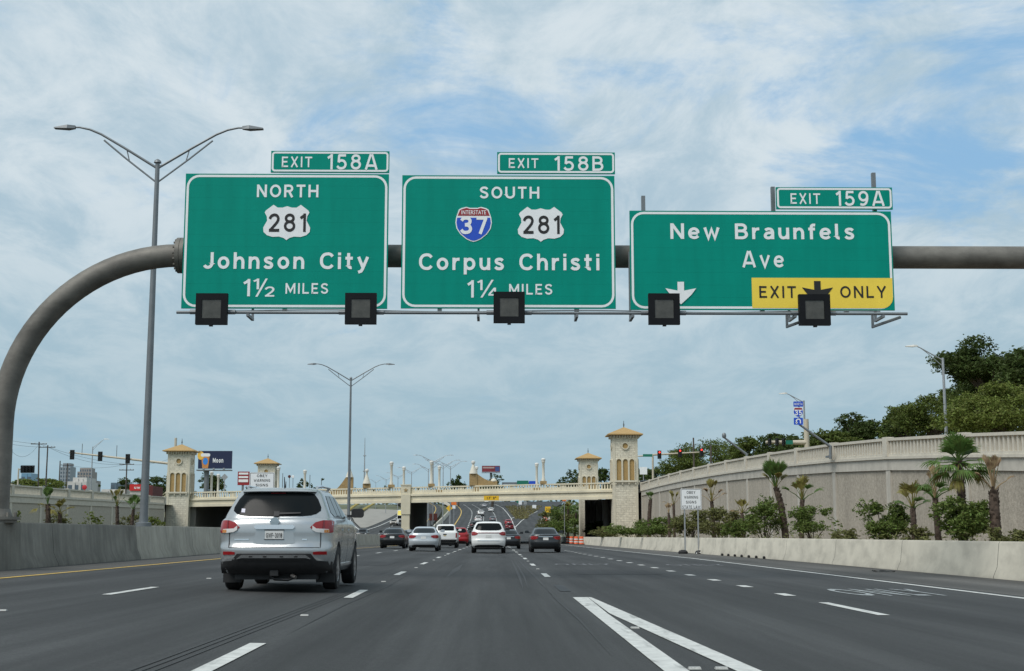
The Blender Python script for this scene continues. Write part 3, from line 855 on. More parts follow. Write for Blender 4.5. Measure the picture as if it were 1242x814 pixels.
mb = MB(); st = []
for i in range(10):
    r = .30 if i % 2 == 0 else .12
    st.append((PX + r * math.sin(math.pi * i / 5), PZ - .42 + r * math.cos(math.pi * i / 5)))
mb.prism(st, PY - .41, PY - .35); mb.build('star', M_BROWN, sb)
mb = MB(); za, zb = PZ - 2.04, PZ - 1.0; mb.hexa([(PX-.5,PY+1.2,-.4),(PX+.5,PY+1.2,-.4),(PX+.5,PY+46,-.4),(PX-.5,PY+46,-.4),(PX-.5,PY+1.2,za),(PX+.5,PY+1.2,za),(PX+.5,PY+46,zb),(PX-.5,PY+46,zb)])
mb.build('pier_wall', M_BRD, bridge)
# abutments
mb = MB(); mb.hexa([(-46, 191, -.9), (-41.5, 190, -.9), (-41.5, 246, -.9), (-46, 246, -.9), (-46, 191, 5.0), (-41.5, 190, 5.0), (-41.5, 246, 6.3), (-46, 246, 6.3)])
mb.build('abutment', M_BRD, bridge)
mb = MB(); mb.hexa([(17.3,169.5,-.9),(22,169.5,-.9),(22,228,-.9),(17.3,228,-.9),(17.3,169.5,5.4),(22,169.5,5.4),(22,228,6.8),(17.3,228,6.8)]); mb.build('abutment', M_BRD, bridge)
for k in range(4):
    mb = MB(); mb.cyl((14.9, 182 + 12 * k, -.9), (14.9, 182 + 12 * k, 5.6 + .29 * k), .45, n=12); mb.build('column', M_BRD, bridge, sm=40)
# low clearance plate on the fascia
M_YEL = mat('yellow_sign_sheeting', (0.85, 0.50, 0.02), 0.5, var=0.04, vscale=3)
M_BLK = mat('black_sign_ink', (0.012, 0.012, 0.012), 0.6)
q = P(596, 604, 171.5)
cl = thing('clearance_sign', 'yellow vertical clearance plate hung on the overpass beam', 'sign', (q.x, q.y, q.z - .35))
MB().box(q.x - .95, q.x + .95, q.y, q.y + .06, q.z - .3, q.z + .27).build('plate', M_YEL, cl)
text(MB(), "17' 0\"", q.x - .55, q.x + .6, q.z - .17, q.z + .13, q.y - .01, .03, 1.3).build('lettering', M_BLK, cl)
for s in (-.6, .6): MB().box(q.x + s - .04, q.x + s + .04, q.y + .06, q.y + .9, q.z - .05, q.z + .05).build('bracket', M_BRD, cl)

# ---------------------------------------------------------------- towers
M_STONE = None
def stone_mat():
    m = bpy.data.materials.new('split_face_stone'); m.use_nodes = True
    t = m.node_tree; n = t.nodes; l = t.links; b = n['Principled BSDF']; b.inputs['Roughness'].default_value = .9
    co = n.new('ShaderNodeTexCoord'); sp = n.new('ShaderNodeSeparateXYZ'); l.new(co.outputs['Object'], sp.inputs[0])
    ad = n.new('ShaderNodeMath'); ad.operation = 'ADD'; l.new(sp.outputs[0], ad.inputs[0]); l.new(sp.outputs[1], ad.inputs[1])
    cb = n.new('ShaderNodeCombineXYZ'); l.new(ad.outputs[0], cb.inputs[0]); l.new(sp.outputs[2], cb.inputs[1])
    br = n.new('ShaderNodeTexBrick'); br.inputs['Scale'].default_value = 1.0
    br.inputs['Brick Width'].default_value = .7; br.inputs['Row Height'].default_value = .28
    br.inputs['Mortar Size'].default_value = .018
    br.inputs['Color1'].default_value = (.74, .685, .55, 1); br.inputs['Color2'].default_value = (.64, .59, .47, 1); br.inputs['Mortar'].default_value = (.46, .42, .34, 1)
    l.new(cb.outputs[0], br.inputs[0])
    ns = n.new('ShaderNodeTexNoise'); ns.inputs['Scale'].default_value = 5; ns.inputs['Detail'].default_value = 6; l.new(co.outputs['Object'], ns.inputs[0])
    mr = n.new('ShaderNodeMapRange'); mr.inputs[1].default_value = .3; mr.inputs[2].default_value = .7; mr.inputs[3].default_value = .85; mr.inputs[4].default_value = 1.12
    l.new(ns.outputs['Fac'], mr.inputs[0])
    sc = n.new('ShaderNodeVectorMath'); sc.operation = 'SCALE'; l.new(br.outputs['Color'], sc.inputs[0]); l.new(mr.outputs[0], sc.inputs['Scale'])
    l.new(sc.outputs[0], b.inputs['Base Color'])
    bp = n.new('ShaderNodeBump'); bp.inputs['Strength'].default_value = .8; bp.inputs['Distance'].default_value = .05
    l.new(ns.outputs['Fac'], bp.inputs['Height']); l.new(bp.outputs[0], b.inputs['Normal'])
    return m
M_STONE = stone_mat()
M_TRIM = mat('pale_cast_stone', (0.62, 0.57, 0.45), 0.85, var=0.08, vscale=3)
M_TERRA = mat('ochre_window_fill', (0.40, 0.265, 0.105), 0.85, var=0.12, vscale=5)
M_TILE = mat('ochre_roof', (0.42, 0.275, 0.115), 0.85, var=0.14, vscale=2.5, bump=0.3, bscale=6, stretch=(1, 1, 6))
M_IRON = mat('dark_iron', (0.05, 0.05, 0.05), 0.5, metal=0.6)
def tower(label, loc, eave):
    r = thing('stone_tower', label, 'tower', loc, 0, 'stone towers at the corners of the overpass')
    E = eave; h = 1.5
    def B(name, m, mb, parent=None, sm=0): return mb.build(name, m, parent or r, sm, world=False)
    B('tower_shaft', M_STONE, MB().box(-h, h, -h, h, 0, E))
    for sx in (-1, 1):
        for sy in (-1, 1):
            B('corner_strip', M_TRIM, MB().box(sx * (h - .12) - .16, sx * (h - .12) + .16, sy * (h - .12) - .16, sy * (h - .12) + .16, 0, E - .3))
    mb = MB()
    a = 2.18; z0 = E + .02
    mb.add([(-a,-a,z0),(a,-a,z0),(a,a,z0),(-a,a,z0),(-a,-a,z0+.12),(a,-a,z0+.12),(a,a,z0+.12),(-a,a,z0+.12),(0,0,z0+1.1)],
           [(0,3,2,1),(0,1,5,4),(1,2,6,5),(2,3,7,6),(3,0,4,7),(4,5,8),(5,6,8),(6,7,8),(7,4,8)])
    rf = B('roof', M_TILE, mb)
    B('finial', M_IRON, MB().tube([(0,0,z0+1.0),(0,0,z0+1.3),(0,0,z0+1.35),(0,0,z0+1.5),(0,0,z0+1.9)], [.05,.05,.11,.05,.02], 8), rf)
    for i in range(9):
        x = -1.36 + .34 * i
        for sgn in (-1, 1):
            B('dentil', M_TRIM, MB().box(x - .07, x + .07, sgn * (h + .15) - .15, sgn * (h + .15) + .15, E - .32, E + .0))
            B('dentil', M_TRIM, MB().box(sgn * (h + .15) - .15, sgn * (h + .15) + .15, x - .07, x + .07, E - .32, E + .0))
    for ang in (0, 90, 180, 270):
        Mx = Matrix.Rotation(R(ang), 4, 'Z')
        def C(name, m, mb, parent=None):
            mb.v = [tuple(Mx @ Vector(v)) for v in mb.v]; return B(name, m, mb, parent)
        zc0 = E - 1.32
        circ = lambda rr: [(rr * math.cos(2*math.pi*i/20), zc0 + rr * math.sin(2*math.pi*i/20)) for i in range(20)]
        ring = C('round_window_ring', M_TRIM, MB().ringprism(circ(.48), circ(.34), -h - .16, -h + .02))
        C('round_window', M_TERRA, MB().prism(circ(.35), -h - .03, -h + .02), ring)
        for cx0 in (-.8, 0, .8):
            zb, zs = E - 5.55, E - 3.25
            arch = lambda w: [(cx0 - w, zb), (cx0 + w, zb)] + [(cx0 + w * math.cos(math.pi*i/10), zs + w * math.sin(math.pi*i/10)) for i in range(11)]
            fr = C('arched_window_frame', M_TRIM, MB().ringprism(arch(.40), arch(.30), -h - .18, -h + .02))
            C('arched_window', M_TERRA, MB().prism(arch(.31), -h - .03, -h + .02), fr)
        sl = C('window_sill', M_TRIM, MB().box(-1.35, 1.35, -h - .28, -h + .02, E - 5.78, E - 5.55))
        for i in range(4):
            C('sill_bracket', M_TRIM, MB().box(-1.2 + .8 * i - .09, -1.2 + .8 * i + .09, -h - .2, -h + .02, E - 6.05, E - 5.78), sl)
    return r
tower('near right stone tower rising beside the retaining wall', (16.1, 168.4, -.5), 13.65)
tower('near left stone tower in front of the beer billboard', (-43.8, 190.2, -.5), 12.9)
tower('far right stone tower behind the overpass, left of the taller one', (15.9, 230.5, -.5), 14.15)
tower('far left stone tower peeping over the silver SUV', (-41.2, 247, -.5), 14.1)
# ---------------------------------------------------------------- lamp columns and curved walls on the overpass
M_LAMPC = mat('cream_lamp_column', (0.66, 0.62, 0.52), 0.7, var=0.06, vscale=4)
M_GLOBE = mat('lamp_globe', (0.75, 0.73, 0.68), 0.4)
def lampcol(label, px, ytop, t, brown=True):
    # point on the deck line at depth offset t under photo column px
    Y = 180.0
    for _ in range(8):
        x = P(px, 600, Y).x; s = (x - BA.x) / (BB.x - BA.x); Y = BA.y + (BB.y - BA.y) * s + t
    q = P(px, ytop, Y); zb = zt(s) + .0245 * t - (0 if t < 1 else .96); H = q.z - zb
    r = thing('lamp_column', label, 'lamp', (q.x, Y, zb), 0, 'lamp columns on the overpass')
    mb = MB()
    if brown: mb.box(-.42, .42, -.3, .4, 0, .35 if t < 1 else .6)
    else: mb.box(-.25, .25, -.25, .25, 0, .3)
    mb.build('plinth', M_BROWN if brown else M_LAMPC, r, world=False)
    mb = MB(); mb.lathe([(.26, .3), (.24, .6), (.17, .75), (.155, H - .62), (.2, H - .55), (.23, H - .42), (.2, H - .38)], n=10)
    mb.build('column_shaft', M_LAMPC, r, sm=40, world=False)
    mb = MB(); mb.lathe([(.2, H - .38), (.26, H - .28), (.27, H - .1), (.18, H), (.03, H + .02)], n=10)
    mb.build('lamp_head', M_GLOBE, r, sm=40, world=False)
    return r
lampcol('tall cream lamp column left of the star pier', 475, 560, .25)
lampcol('set-back cream lamp column just above the star pier', 490, 566, 13)
lampcol('tall cream lamp column right of the star pier', 523.5, 559, .25)
lampcol('set-back cream lamp column between star pier and curved wall', 533, 565, 13)
lampcol('tall cream lamp column right of the clearance plate', 659, 556, .25)
lampcol('set-back slimmer lamp column right of the clearance plate', 651, 561.5, 13)
lampcol('cream lamp column left of the far left tower', 265, 575, 13, False)
lampcol('cream lamp column under the beer billboard', 257, 572, 6, False)
lampcol('cream lamp column beside the far left tower', 338, 566, 6, False)
lampcol('cream lamp column above the silver SUV roof', 370, 570, 6, False)
def conelamp(label, px, ytop, t, wing):
    Y = 180.0
    for _ in range(8):
        x = P(px, 600, Y).x; s = (x - BA.x) / (BB.x - BA.x); Y = BA.y + (BB.y - BA.y) * s + t
    q = P(px, ytop, Y); zb = zt(s) + .0245 * t - (0 if t < 1 else .96); H = q.z - zb
    b0 = 1.5 if wing else .55
    if t >= 1: b0 += .96
    r = thing('gateway_lamp', label, 'lamp', (q.x, Y, zb), 0, 'cone lamps on tan walls of the overpass')
    MB().box(-.5, .5, -.25, .5, 0, b0).build('plinth', M_BROWN, r, world=False)
    mb = MB(); mb.lathe([(.52, b0), (.47, b0 + .18), (.33, b0 + .6), (.21, b0 + .95), (.15, b0 + 1.15), (.11, H - .5), (.17, H - .4), (.2, H - .12), (.1, H)], n=12)
    mb.build('cone_shaft', M_LAMPC, r, sm=40, world=False)
    MB().lathe([(.14, H - .4), (.24, H - .32), (.26, H - .08), (.12, H + .02)], n=10).build('lamp_head', M_GLOBE, r, sm=40, world=False)
    if wing:
        poly = [(.5 * wing, 0), (.5 * wing, b0)]
        for i in range(9):
            u = i / 8; poly.append(((.5 + 2.0 * u) * wing, .55 + (b0 - .55) * (1 - math.sin(u * math.pi / 2))))
        poly += [(3.1 * wing, .55), (3.1 * wing, 0)]
        MB().prism(poly, -.15, .5).build('curved_wall', M_BROWN, r, world=False)
        MB().lathe([(.4, .5), (.38, .66), (.26, .82), (.05, .9)], (2.65 * wing, .18, .02), 12).build('dome_cap', M_LAMPC, r, sm=40, world=False)
    return r
conelamp('cone lamp with tan curved wall above the white SUV', 574, 559, .2, 1)
conelamp('cone lamp with tan curved wall right of the silver SUV roof', 424, 578, 3, -1)
conelamp('plain cone lamp left of the star pier', 445, 569, .2, 0)
conelamp('set-back cone lamp peeping behind the tan curved wall', 578, 566, 13, 0)
# ---------------------------------------------------------------- overhead sign gantry
GY = 32.0
M_STEEL = mat('weathered_galvanised_steel', (0.185, 0.172, 0.15), 0.6, metal=0.2, var=0.25, vscale=1.6, bump=0.08, bscale=30, stain=((1.2, 1.2, 3.0), 0.35, 0.3, 0.6))
M_GALV = mat('galvanised_steel', (0.38, 0.39, 0.40), 0.45, metal=0.5, var=0.12, vscale=4)
M_GALVD = mat('dull_galvanised_steel', (0.20, 0.215, 0.225), 0.5, metal=0.4, var=0.12, vscale=2)
zb0 = 1.12 + zr(-11.7, GY)
gx = P(-3, 600, GY).x; gz = P(600, 311, GY).z
gantry = thing('sign_gantry', 'grey steel pipe gantry arching over from the median barrier', 'gantry', (gx, GY, zb0))
RAD = 0.275; AR = 4.05
pts = [(gx, GY, zb0 + .1), (gx, GY, gz - AR - .6)]
pts += [(gx + AR * (1 - math.cos(a)), GY, gz - AR + AR * math.sin(a)) for a in [math.pi / 2 * i / 22 for i in range(23)]]
fx_ = P(221, 311, GY).x
pts += [(fx_ - .03, GY, gz)]
MB().tube(pts, RAD, 24).build('curved_column', M_STEEL, gantry, sm=40)
# far column well outside the frame on the right shoulder
rx = 23.5
pts2 = [(fx_ + .03, GY, gz), (rx - AR, GY, gz)] + [(rx - AR * (1 - math.cos(a)), GY, gz - AR + AR * math.sin(a)) for a in [math.pi / 2 * (22 - i) / 22 for i in range(1, 23)]] + [(rx, GY, .4)]
MB().tube(pts2, RAD, 24).build('beam', M_STEEL, gantry, sm=40)
MB().box(rx - .6, rx + .6, GY - .6, GY + .6, -.1, .5).build('footing', M_CONC, gantry)
fl = MB()
fl.cyl((fx_ - .1, GY, gz), (fx_ - .005, GY, gz), .43, n=28); fl.cyl((fx_ + .005, GY, gz), (fx_ + .1, GY, gz), .43, n=28)
flo = fl.build('bolted_flange', M_STEEL, gantry, sm=40)
for i in range(16):
    a = 2 * math.pi * i / 16
    c = (GY + .37 * math.cos(a), gz + .37 * math.sin(a))
    MB().cyl((fx_ - .15, *c), (fx_ + .15, *c), .028, n=6).build('bolt', M_STEEL, flo)
bp_ = MB(); bp_.lathe([(.52, .03), (.52, .1), (.36, .1), (.30, .28), (.28, .28)], (gx, GY, zb0), 20); bp_.lathe([(.46, -.04), (.46, .03)], (gx, GY, zb0), 20)
bpo = bp_.build('base_plate', M_STEEL, gantry, sm=40)
for i in range(10):
    a = 2 * math.pi * i / 10; x, y = gx + .44 * math.cos(a), GY + .44 * math.sin(a)
    MB().cyl((x, y, zb0 + .08), (x, y, zb0 + .2), .035, n=6).build('anchor_bolt', M_STEEL, bpo)
MB().hexa([(gx-.6,GY-.8,-.1),(gx+.36,GY-.8,-.1),(gx+.36,GY+.8,-.1),(gx-.6,GY+.8,-.1),(gx-.6,GY-.8,zb0-.03),(gx+.30,GY-.8,zb0-.03),(gx+.30,GY+.8,zb0-.03),(gx-.6,GY+.8,zb0-.03)]).build('pedestal', M_BARD, gantry)

# ---------------------------------------------------------------- guide signs
M_GREEN = mat('green_sign_sheeting', (0.000, 0.275, 0.205), 0.6, var=0.05, vscale=1.5, spec=0.12, stain=((3.5, 3.5, 0.25), 0.10, 0.3, 0.6))
M_SWHITE = mat('white_sign_sheeting', (0.86, 0.87, 0.87), 0.45, var=0.04, vscale=8)
M_SRED = mat('red_sign_sheeting', (0.32, 0.02, 0.03), 0.5)
M_SBLUE = mat('blue_sign_sheeting', (0.012, 0.08, 0.55), 0.5)
M_SYEL = mat('yellow_guide_sheeting', (0.92, 0.67, 0.07), 0.5, var=0.04, vscale=3)
SY = 31.35
def PXs(px, py, Y=SY): q = P(px, py, Y); return q.x, q.z
def rrect(x0, x1, z0, z1, r, n=6):
    out = []
    for cx_, cz_, a0 in ((x1 - r, z0 + r, -90), (x1 - r, z1 - r, 0), (x0 + r, z1 - r, 90), (x0 + r, z0 + r, 180)):
        for i in range(n + 1):
            a = R(a0 + 90 * i / n); out.append((cx_ + r * math.cos(a), cz_ + r * math.sin(a)))
    return out
def border(mb, x0, x1, z0, z1, r, w, y):
    a = rrect(x0, x1, z0, z1, r); b = rrect(x0 + w, x1 - w, z0 + w, z1 - w, r - w)
    n = len(a)
    mb.add([(p[0], y, p[1]) for p in a] + [(p[0], y, p[1]) for p in b], [(i, (i + 1) % n, n + (i + 1) % n, n + i) for i in range(n)])
    return mb
US = [(-.5,-.05),(-.47,-.22),(-.38,-.35),(-.24,-.42),(-.12,-.43),(0,-.5)]
def us_shield(w, h):
    top = [(0,.44),(.12,.47),(.22,.44),(.32,.40),(.36,.5)]
    half = [(0,.46),(.10,.42),(.20,.42),(.29,.5),(.36,.43),(.45,.34),(.475,.28),(.43,.17),(.42,.05),(.46,-.05),(.5,-.15),(.49,-.27),(.42,-.36),(.3,-.41),(.16,-.40),(.06,-.44),(0,-.5)]
    p = half + [(-x, z) for x, z in reversed(half[1:-1])]
    return [(x * w, z * h) for x, z in p]
def int_shield(w, h, k=1.0):
    half = [(0,.47),(.1,.47),(.2,.5),(.34,.46),(.40,.42),(.47,.2),(.49,.05),(.46,-.12),(.36,-.28),(.2,-.42),(.08,-.48),(0,-.5)]
    p = half + [(-x, z) for x, z in reversed(half[1:-1])]
    return [(x * w * k, z * h * k) for x, z in p]
def fan(mb, poly, cx_, cz_, y, t=.006):
    return mb.prism([(x + cx_, z + cz_) for x, z in poly], y - t, y)
def guide_sign(label, x0, x1, y0, y1):
    X0, Z1 = PXs(x0, y0); X1, Z0 = PXs(x1, y1)
    r = thing('guide_sign', label, 'sign', ((X0 + X1) / 2, SY, Z0), 0, 'overhead guide signs')
    n = max(1, round((Z1 - Z0) / .305)); h = (Z1 - Z0) / n
    for i in range(n):
        MB().box(X0, X1, SY, SY + .05, Z0 + h * i + .0006, Z0 + h * (i + 1) - .0006).build('panel', M_GREEN, r)
    border(MB(), X0 + .03, X1 - .03, Z0 + .03, Z1 - .03, .30, .055, SY - .003).build('border', M_SWHITE, r, fix=False)
    m = (X1 - X0)
    for k in range(3 if m > 4 else 2):
        x = X0 + m * (.18 + .64 * k / (2 if m > 4 else 1))
        MB().box(x - .05, x + .05, SY + .05, SY + .16, Z0 - .05, Z1 - .02).build('mounting_post', M_GALV, r)
        MB().box(x - .06, x + .06, SY + .16, GY - RAD + .02, gz - .1, gz + .1).build('mounting_bracket', M_GALVD, r)
    return r, Z1
def exit_tab(r, x0, x1, y0, y1, e, num):
    X0, Z1 = PXs(x0, y0); X1, Z0 = PXs(x1, y1)
    tab = MB().box(X0, X1, SY, SY + .05, Z0 + .01, Z1).build('exit_tab', M_GREEN, r)
    border(MB(), X0 + .02, X1 - .02, Z0 + .03, Z1 - .02, .08, .045, SY - .003).build('tab_border', M_SWHITE, tab, fix=False)
    mb = MB()
    for s, bx, bs in (e, num):
        a, zt_ = PXs(bx[0], bx[1]); b, zb_ = PXs(bx[2], bx[3])
        sign_text(MB(), s, a, b, zb_, zt_, SY - .006, bs).build('tab_lettering', M_SWHITE, tab, fix=False)
    return tab
def split_words(s, gap=.26):
    pos = []; adv = 0
    for c in s:
        pos.append(adv); adv += GL[c][0] + gap
    adv -= gap; out = []; i = 0
    for wd in s.split(' '):
        j = i + len(wd) - 1
        out.append((wd, (pos[i] / adv, (pos[j] + GL[s[j]][0]) / adv))); i = j + 2
    return out
def lettering(r, items, m=M_SWHITE, name='lettering', y=SY - .006, par=None):
    for s, bx, bs, wsp in items:
        a, zt_ = PXs(bx[0], bx[1]); b, zb_ = PXs(bx[2], bx[3])
        for wd, (q0, q1) in split_words(s):
            sign_text(MB(), wd, a + (b - a) * q0, a + (b - a) * q1, zb_, zt_, y, bs).build(name, m, par or r, fix=False)
def shield_at(r, kind, bx, num, tb):
    X0, Z1 = PXs(bx[0], bx[1]); X1, Z0 = PXs(bx[2], bx[3]); cx_, cz_ = (X0 + X1) / 2, (Z0 + Z1) / 2; w, h = X1 - X0, Z1 - Z0
    if kind == 'us':
        sh = fan(MB(), us_shield(w, h), cx_, cz_, SY - .004).build('route_shield', M_SWHITE, r)
        lettering(r, [(num, tb, .16, 1)], M_BLK, 'route_number', SY - .014, sh)
    else:
        sh = fan(MB(), int_shield(w, h), cx_, cz_, SY - .004).build('route_shield', M_SWHITE, r)
        fan(MB(), [(x, z) for x, z in int_shield(w, h, .94) if z < .24 * h] , cx_, cz_, SY - .012, .003).build('shield_field', M_SBLUE, sh)
        topf = [(x, z) for x, z in int_shield(w, h, .94) if z > .15 * h]
        topf = sorted([p for p in topf], key=lambda p: math.atan2(p[1] - .3 * h, p[0]))
        fan(MB(), [(-.43*w,.245*h),(.43*w,.245*h),(.37*w,.40*h),(.31*w,.435*h),(.19*w,.47*h),(.1*w,.44*h),(0,.44*h),(-.1*w,.44*h),(-.19*w,.47*h),(-.31*w,.435*h),(-.37*w,.40*h)], cx_, cz_, SY - .012, .003).build('shield_crown', M_SRED, sh)
        text(MB(), 'INTERSTATE', cx_ - .33 * w, cx_ + .33 * w, cz_ + .285 * h, cz_ + .395 * h, SY - .02, .01, 1.1).build('shield_word', M_SWHITE, sh, fix=False)
        lettering(r, [(num, tb, .19, 1)], M_SWHITE, 'route_number', SY - .02, sh)
def fraction(r, whole, wb, num, den, nb, sl, db):
    lettering(r, [(whole, wb, .145, 1), (num, nb, .15, 1), (den, db, .15, 1)])
    a = PXs(sl[0], sl[1]); b = PXs(sl[2], sl[3]); w = .026
    MB().add([(a[0] - w, SY - .006, a[1]), (a[0] + w, SY - .006, a[1]), (b[0] + w, SY - .006, b[1]), (b[0] - w, SY - .006, b[1])], [(0, 1, 2, 3)]).build('fraction_bar', M_SWHITE, r, fix=False)
g1, _ = guide_sign('green guide sign for NORTH 281 Johnson City, leftmost on the gantry', 225.5, 469.5, 210.5, 374.5)
exit_tab(g1, 329, 472, 183, 210, ('EXIT', (342, 190, 378.5, 203), .15), ('158A', (397, 187, 458, 206), .155))
lettering(g1, [('NORTH', (312, 224, 386, 239.5), .18, 1), ('Johnson City', (247, 306, 447, 326.5), .18, 1), ('MILES', (346.5, 343.5, 398, 356.5), .16, 1)])
fraction(g1, '1', (295, 338.5, 303.5, 359.5), '1', '2', (307, 338, 314.5, 351), (323.5, 338, 311, 360), (321, 347.5, 333, 360))
shield_at(g1, 'us', (320, 248.5, 376, 291.5), '281', (326, 259, 371, 281.5))
g2, _ = guide_sign('green guide sign for SOUTH 37 and 281 Corpus Christi, middle of the gantry', 488, 747, 212.5, 374.5)
exit_tab(g2, 603, 746, 184.5, 211.5, ('EXIT', (617, 192, 653, 204), .15), ('158B', (672, 189.5, 732, 207.5), .155))
lettering(g2, [('SOUTH', (582, 226.5, 654, 241), .18, 1), ('Corpus Christi', (508.5, 307.5, 727, 328), .18, 1), ('MILES', (617.5, 344.5, 670, 357.5), .16, 1)])
fraction(g2, '1', (566.5, 340, 575, 361), '1', '4', (578.5, 339.5, 585.5, 352), (597.5, 339.5, 584, 361), (592, 349, 604, 361))
shield_at(g2, 'int', (552, 251, 597, 293.5), '37', (558.5, 263, 591, 284))
shield_at(g2, 'us', (628, 251, 684, 293.5), '281', (634, 261.5, 679, 284))
g3, _ = guide_sign('green guide sign for New Braunfels Ave with yellow EXIT ONLY panel', 763.5, 1085.5, 255.5, 376.5)
exit_tab(g3, 941, 1083, 227, 254.5, ('EXIT', (958.5, 234.5, 995, 247.5), .15), ('159A', (1013, 231.5, 1073, 250), .155))
lettering(g3, [('New Braunfels', (813, 271, 1036, 290.5), .18, 1), ('Ave', (900, 304.5, 951, 324.5), .16, 1)])
a, zt_ = PXs(911.5, 337); b, zb_ = PXs(1083.5, 374)
yp = rrect(a, b, zb_, zt_, .26)
poly = [(a, zb_), ] + yp[:7] + [(b, zt_), (a, zt_)]
yo = MB().prism(poly, SY - .008, SY - .0035).build('exit_only_panel', M_SYEL, g3)
lettering(g3, [('EXIT', (920.5, 347, 965.5, 361.5), .15, 1), ('ONLY', (1018.5, 347, 1075, 361.5), .15, 1)], M_BLK, 'exit_only_lettering', SY - .014, yo)
def down_arrow(cx_, y0, m, par):
    c, zt_ = PXs(cx_, y0); s = 1 / 52.0
    pts_ = [(-4, 0), (4, 0), (4, -11), (19, -8), (13, -16), (0, -28), (-13, -16), (-19, -8), (-4, -11)]
    MB().prism([(c + x * s, zt_ + z * s) for x, z in pts_], SY - .017, SY - .010).build('lane_arrow', m, par)
down_arrow(825.5, 342, M_SWHITE, g3); down_arrow(991, 341, M_BLK, yo)
for px, y0, y1 in ((780, 238, 262), (937, 227, 262), (1059, 210, 262)):
    q0, q1 = P(px, y0, GY - .35), P(px, y1, GY - .35)
    MB().box(q0.x - .045, q0.x + .045, GY - .40, GY - .30, q1.z - 1.5, q0.z).build('upright_post', M_GALVD, g3)

# ---------------------------------------------------------------- walkway rail and sign lights
LY = 30.75
rail_a, rail_b = P(213, 378, LY), P(1102, 378.5, LY)
mb = MB()
zrail = rail_a.z
mb.cyl((rail_a.x, LY + .1, zrail), (rail_b.x, LY + .1, zrail - .0), .036, n=10)
mb.build('light_rail', M_GALVD, gantry, sm=40)
mb = MB(); mb.tube([(P(x, 375, LY).x, LY + .16, zrail + .055 + .02 * math.sin(x * .02)) for x in range(250, 1080, 20)], .014, 6); mb.build('conduit', M_GALVD, gantry, sm=40)
for px in (238, 300, 450, 580, 700, 768, 965, 1072):
    x = P(px, 380, LY).x
    MB().box(x - .03, x + .03, LY + .02, SY + .12, zrail - .10, zrail - .037).build('rail_bracket', M_GALVD, gantry)
    MB().box(x - .025, x + .025, SY + .055, SY + .12, zrail - .10, gz).build('hanger', M_GALVD, gantry)
for px, w in ((970, 24), (1075, 28)):
    q = P(px, 390, LY)
    MB().hexa([(q.x-.25,LY+.3,zrail-.3),(q.x-.2,LY+.3,zrail-.3),(q.x-.2,LY+.36,zrail-.3),(q.x-.25,LY+.36,zrail-.3),(q.x-.25,LY+.3,zrail-.0),(q.x-.2,LY+.3,zrail-.0),(q.x-.2,LY+.36,zrail-.0),(q.x-.25,LY+.36,zrail-.0)]).build('stay', M_GALVD, gantry)
    MB().tube([(q.x - .25, LY + .33, zrail - .28), (q.x + .4, LY + .2, zrail - .06)], .035, 6).build('stay', M_GALVD, gantry)
M_HOUS = mat('black_lamp_housing', (0.009, 0.010, 0.012), 0.6, var=0.2, vscale=6, spec=0.15)
M_LENS = mat('dusty_lamp_glass', (0.075, 0.073, 0.064), 0.3, var=0.3, vscale=5)
def sign_light(label, px, py):
    q = P(px, py, LY)
    r = thing('sign_light', label, 'sign light', (q.x, LY, q.z - .37), 0, 'square floodlights under the guide signs')
    h = .36
    def B(name, m, mb, par=None, sm=0): return mb.build(name, m, par or r, sm, world=False)
    mb = MB()
    z = .37
    mb.add([(-h,-.12,z-h),(h,-.12,z-h),(h,-.12,z+h),(-h,-.12,z+h),(-h,.02,z-h),(h,.02,z-h),(h,.02,z+h),(-h,.02,z+h),(-.2,.2,z-.2),(.2,.2,z-.2),(.2,.2,z+.2),(-.2,.2,z+.2),
            (-.22,-.12,z-.22),(.22,-.12,z-.22),(.22,-.12,z+.22),(-.22,-.12,z+.22),(-.22,-.09,z-.22),(.22,-.09,z-.22),(.22,-.09,z+.22),(-.22,-.09,z+.22)],
           [(0,1,13,12),(1,2,14,13),(2,3,15,14),(3,0,12,15),(12,13,17,16),(13,14,18,17),(14,15,19,18),(15,12,16,19),(16,17,18,19),
            (0,4,5,1),(1,5,6,2),(2,6,7,3),(3,7,4,0),(4,8,9,5),(5,9,10,6),(6,10,11,7),(7,11,8,4),(8,11,10,9)])
    ho = B('housing', M_HOUS, mb)
    B('lens', M_LENS, MB().box(-.215, .215, -.1, -.085, z - .215, z + .215), ho)
    B('latch', M_HOUS, MB().box(-.04, .04, -.13, -.05, z - h - .045, z - h))
    for s in (-1, 1):
        B('clamp', M_GALVD, MB().cyl((s * (h - .01), .05, zrail - q.z + .37), (s * (h + .16), .05, zrail - q.z + .37), .055, n=8), None, 40)
    return r
sign_light('black square floodlight at the lower left of the 281 NORTH sign', 257.5, 375.5)
sign_light('black square floodlight at the lower right of the 281 NORTH sign', 438, 375)
sign_light('black square floodlight under the Corpus Christi sign', 617.5, 373.5)
sign_light('black square floodlight below the white arrow', 805, 375.5)
sign_light('black square floodlight below the EXIT ONLY arrow', 987, 376.5)

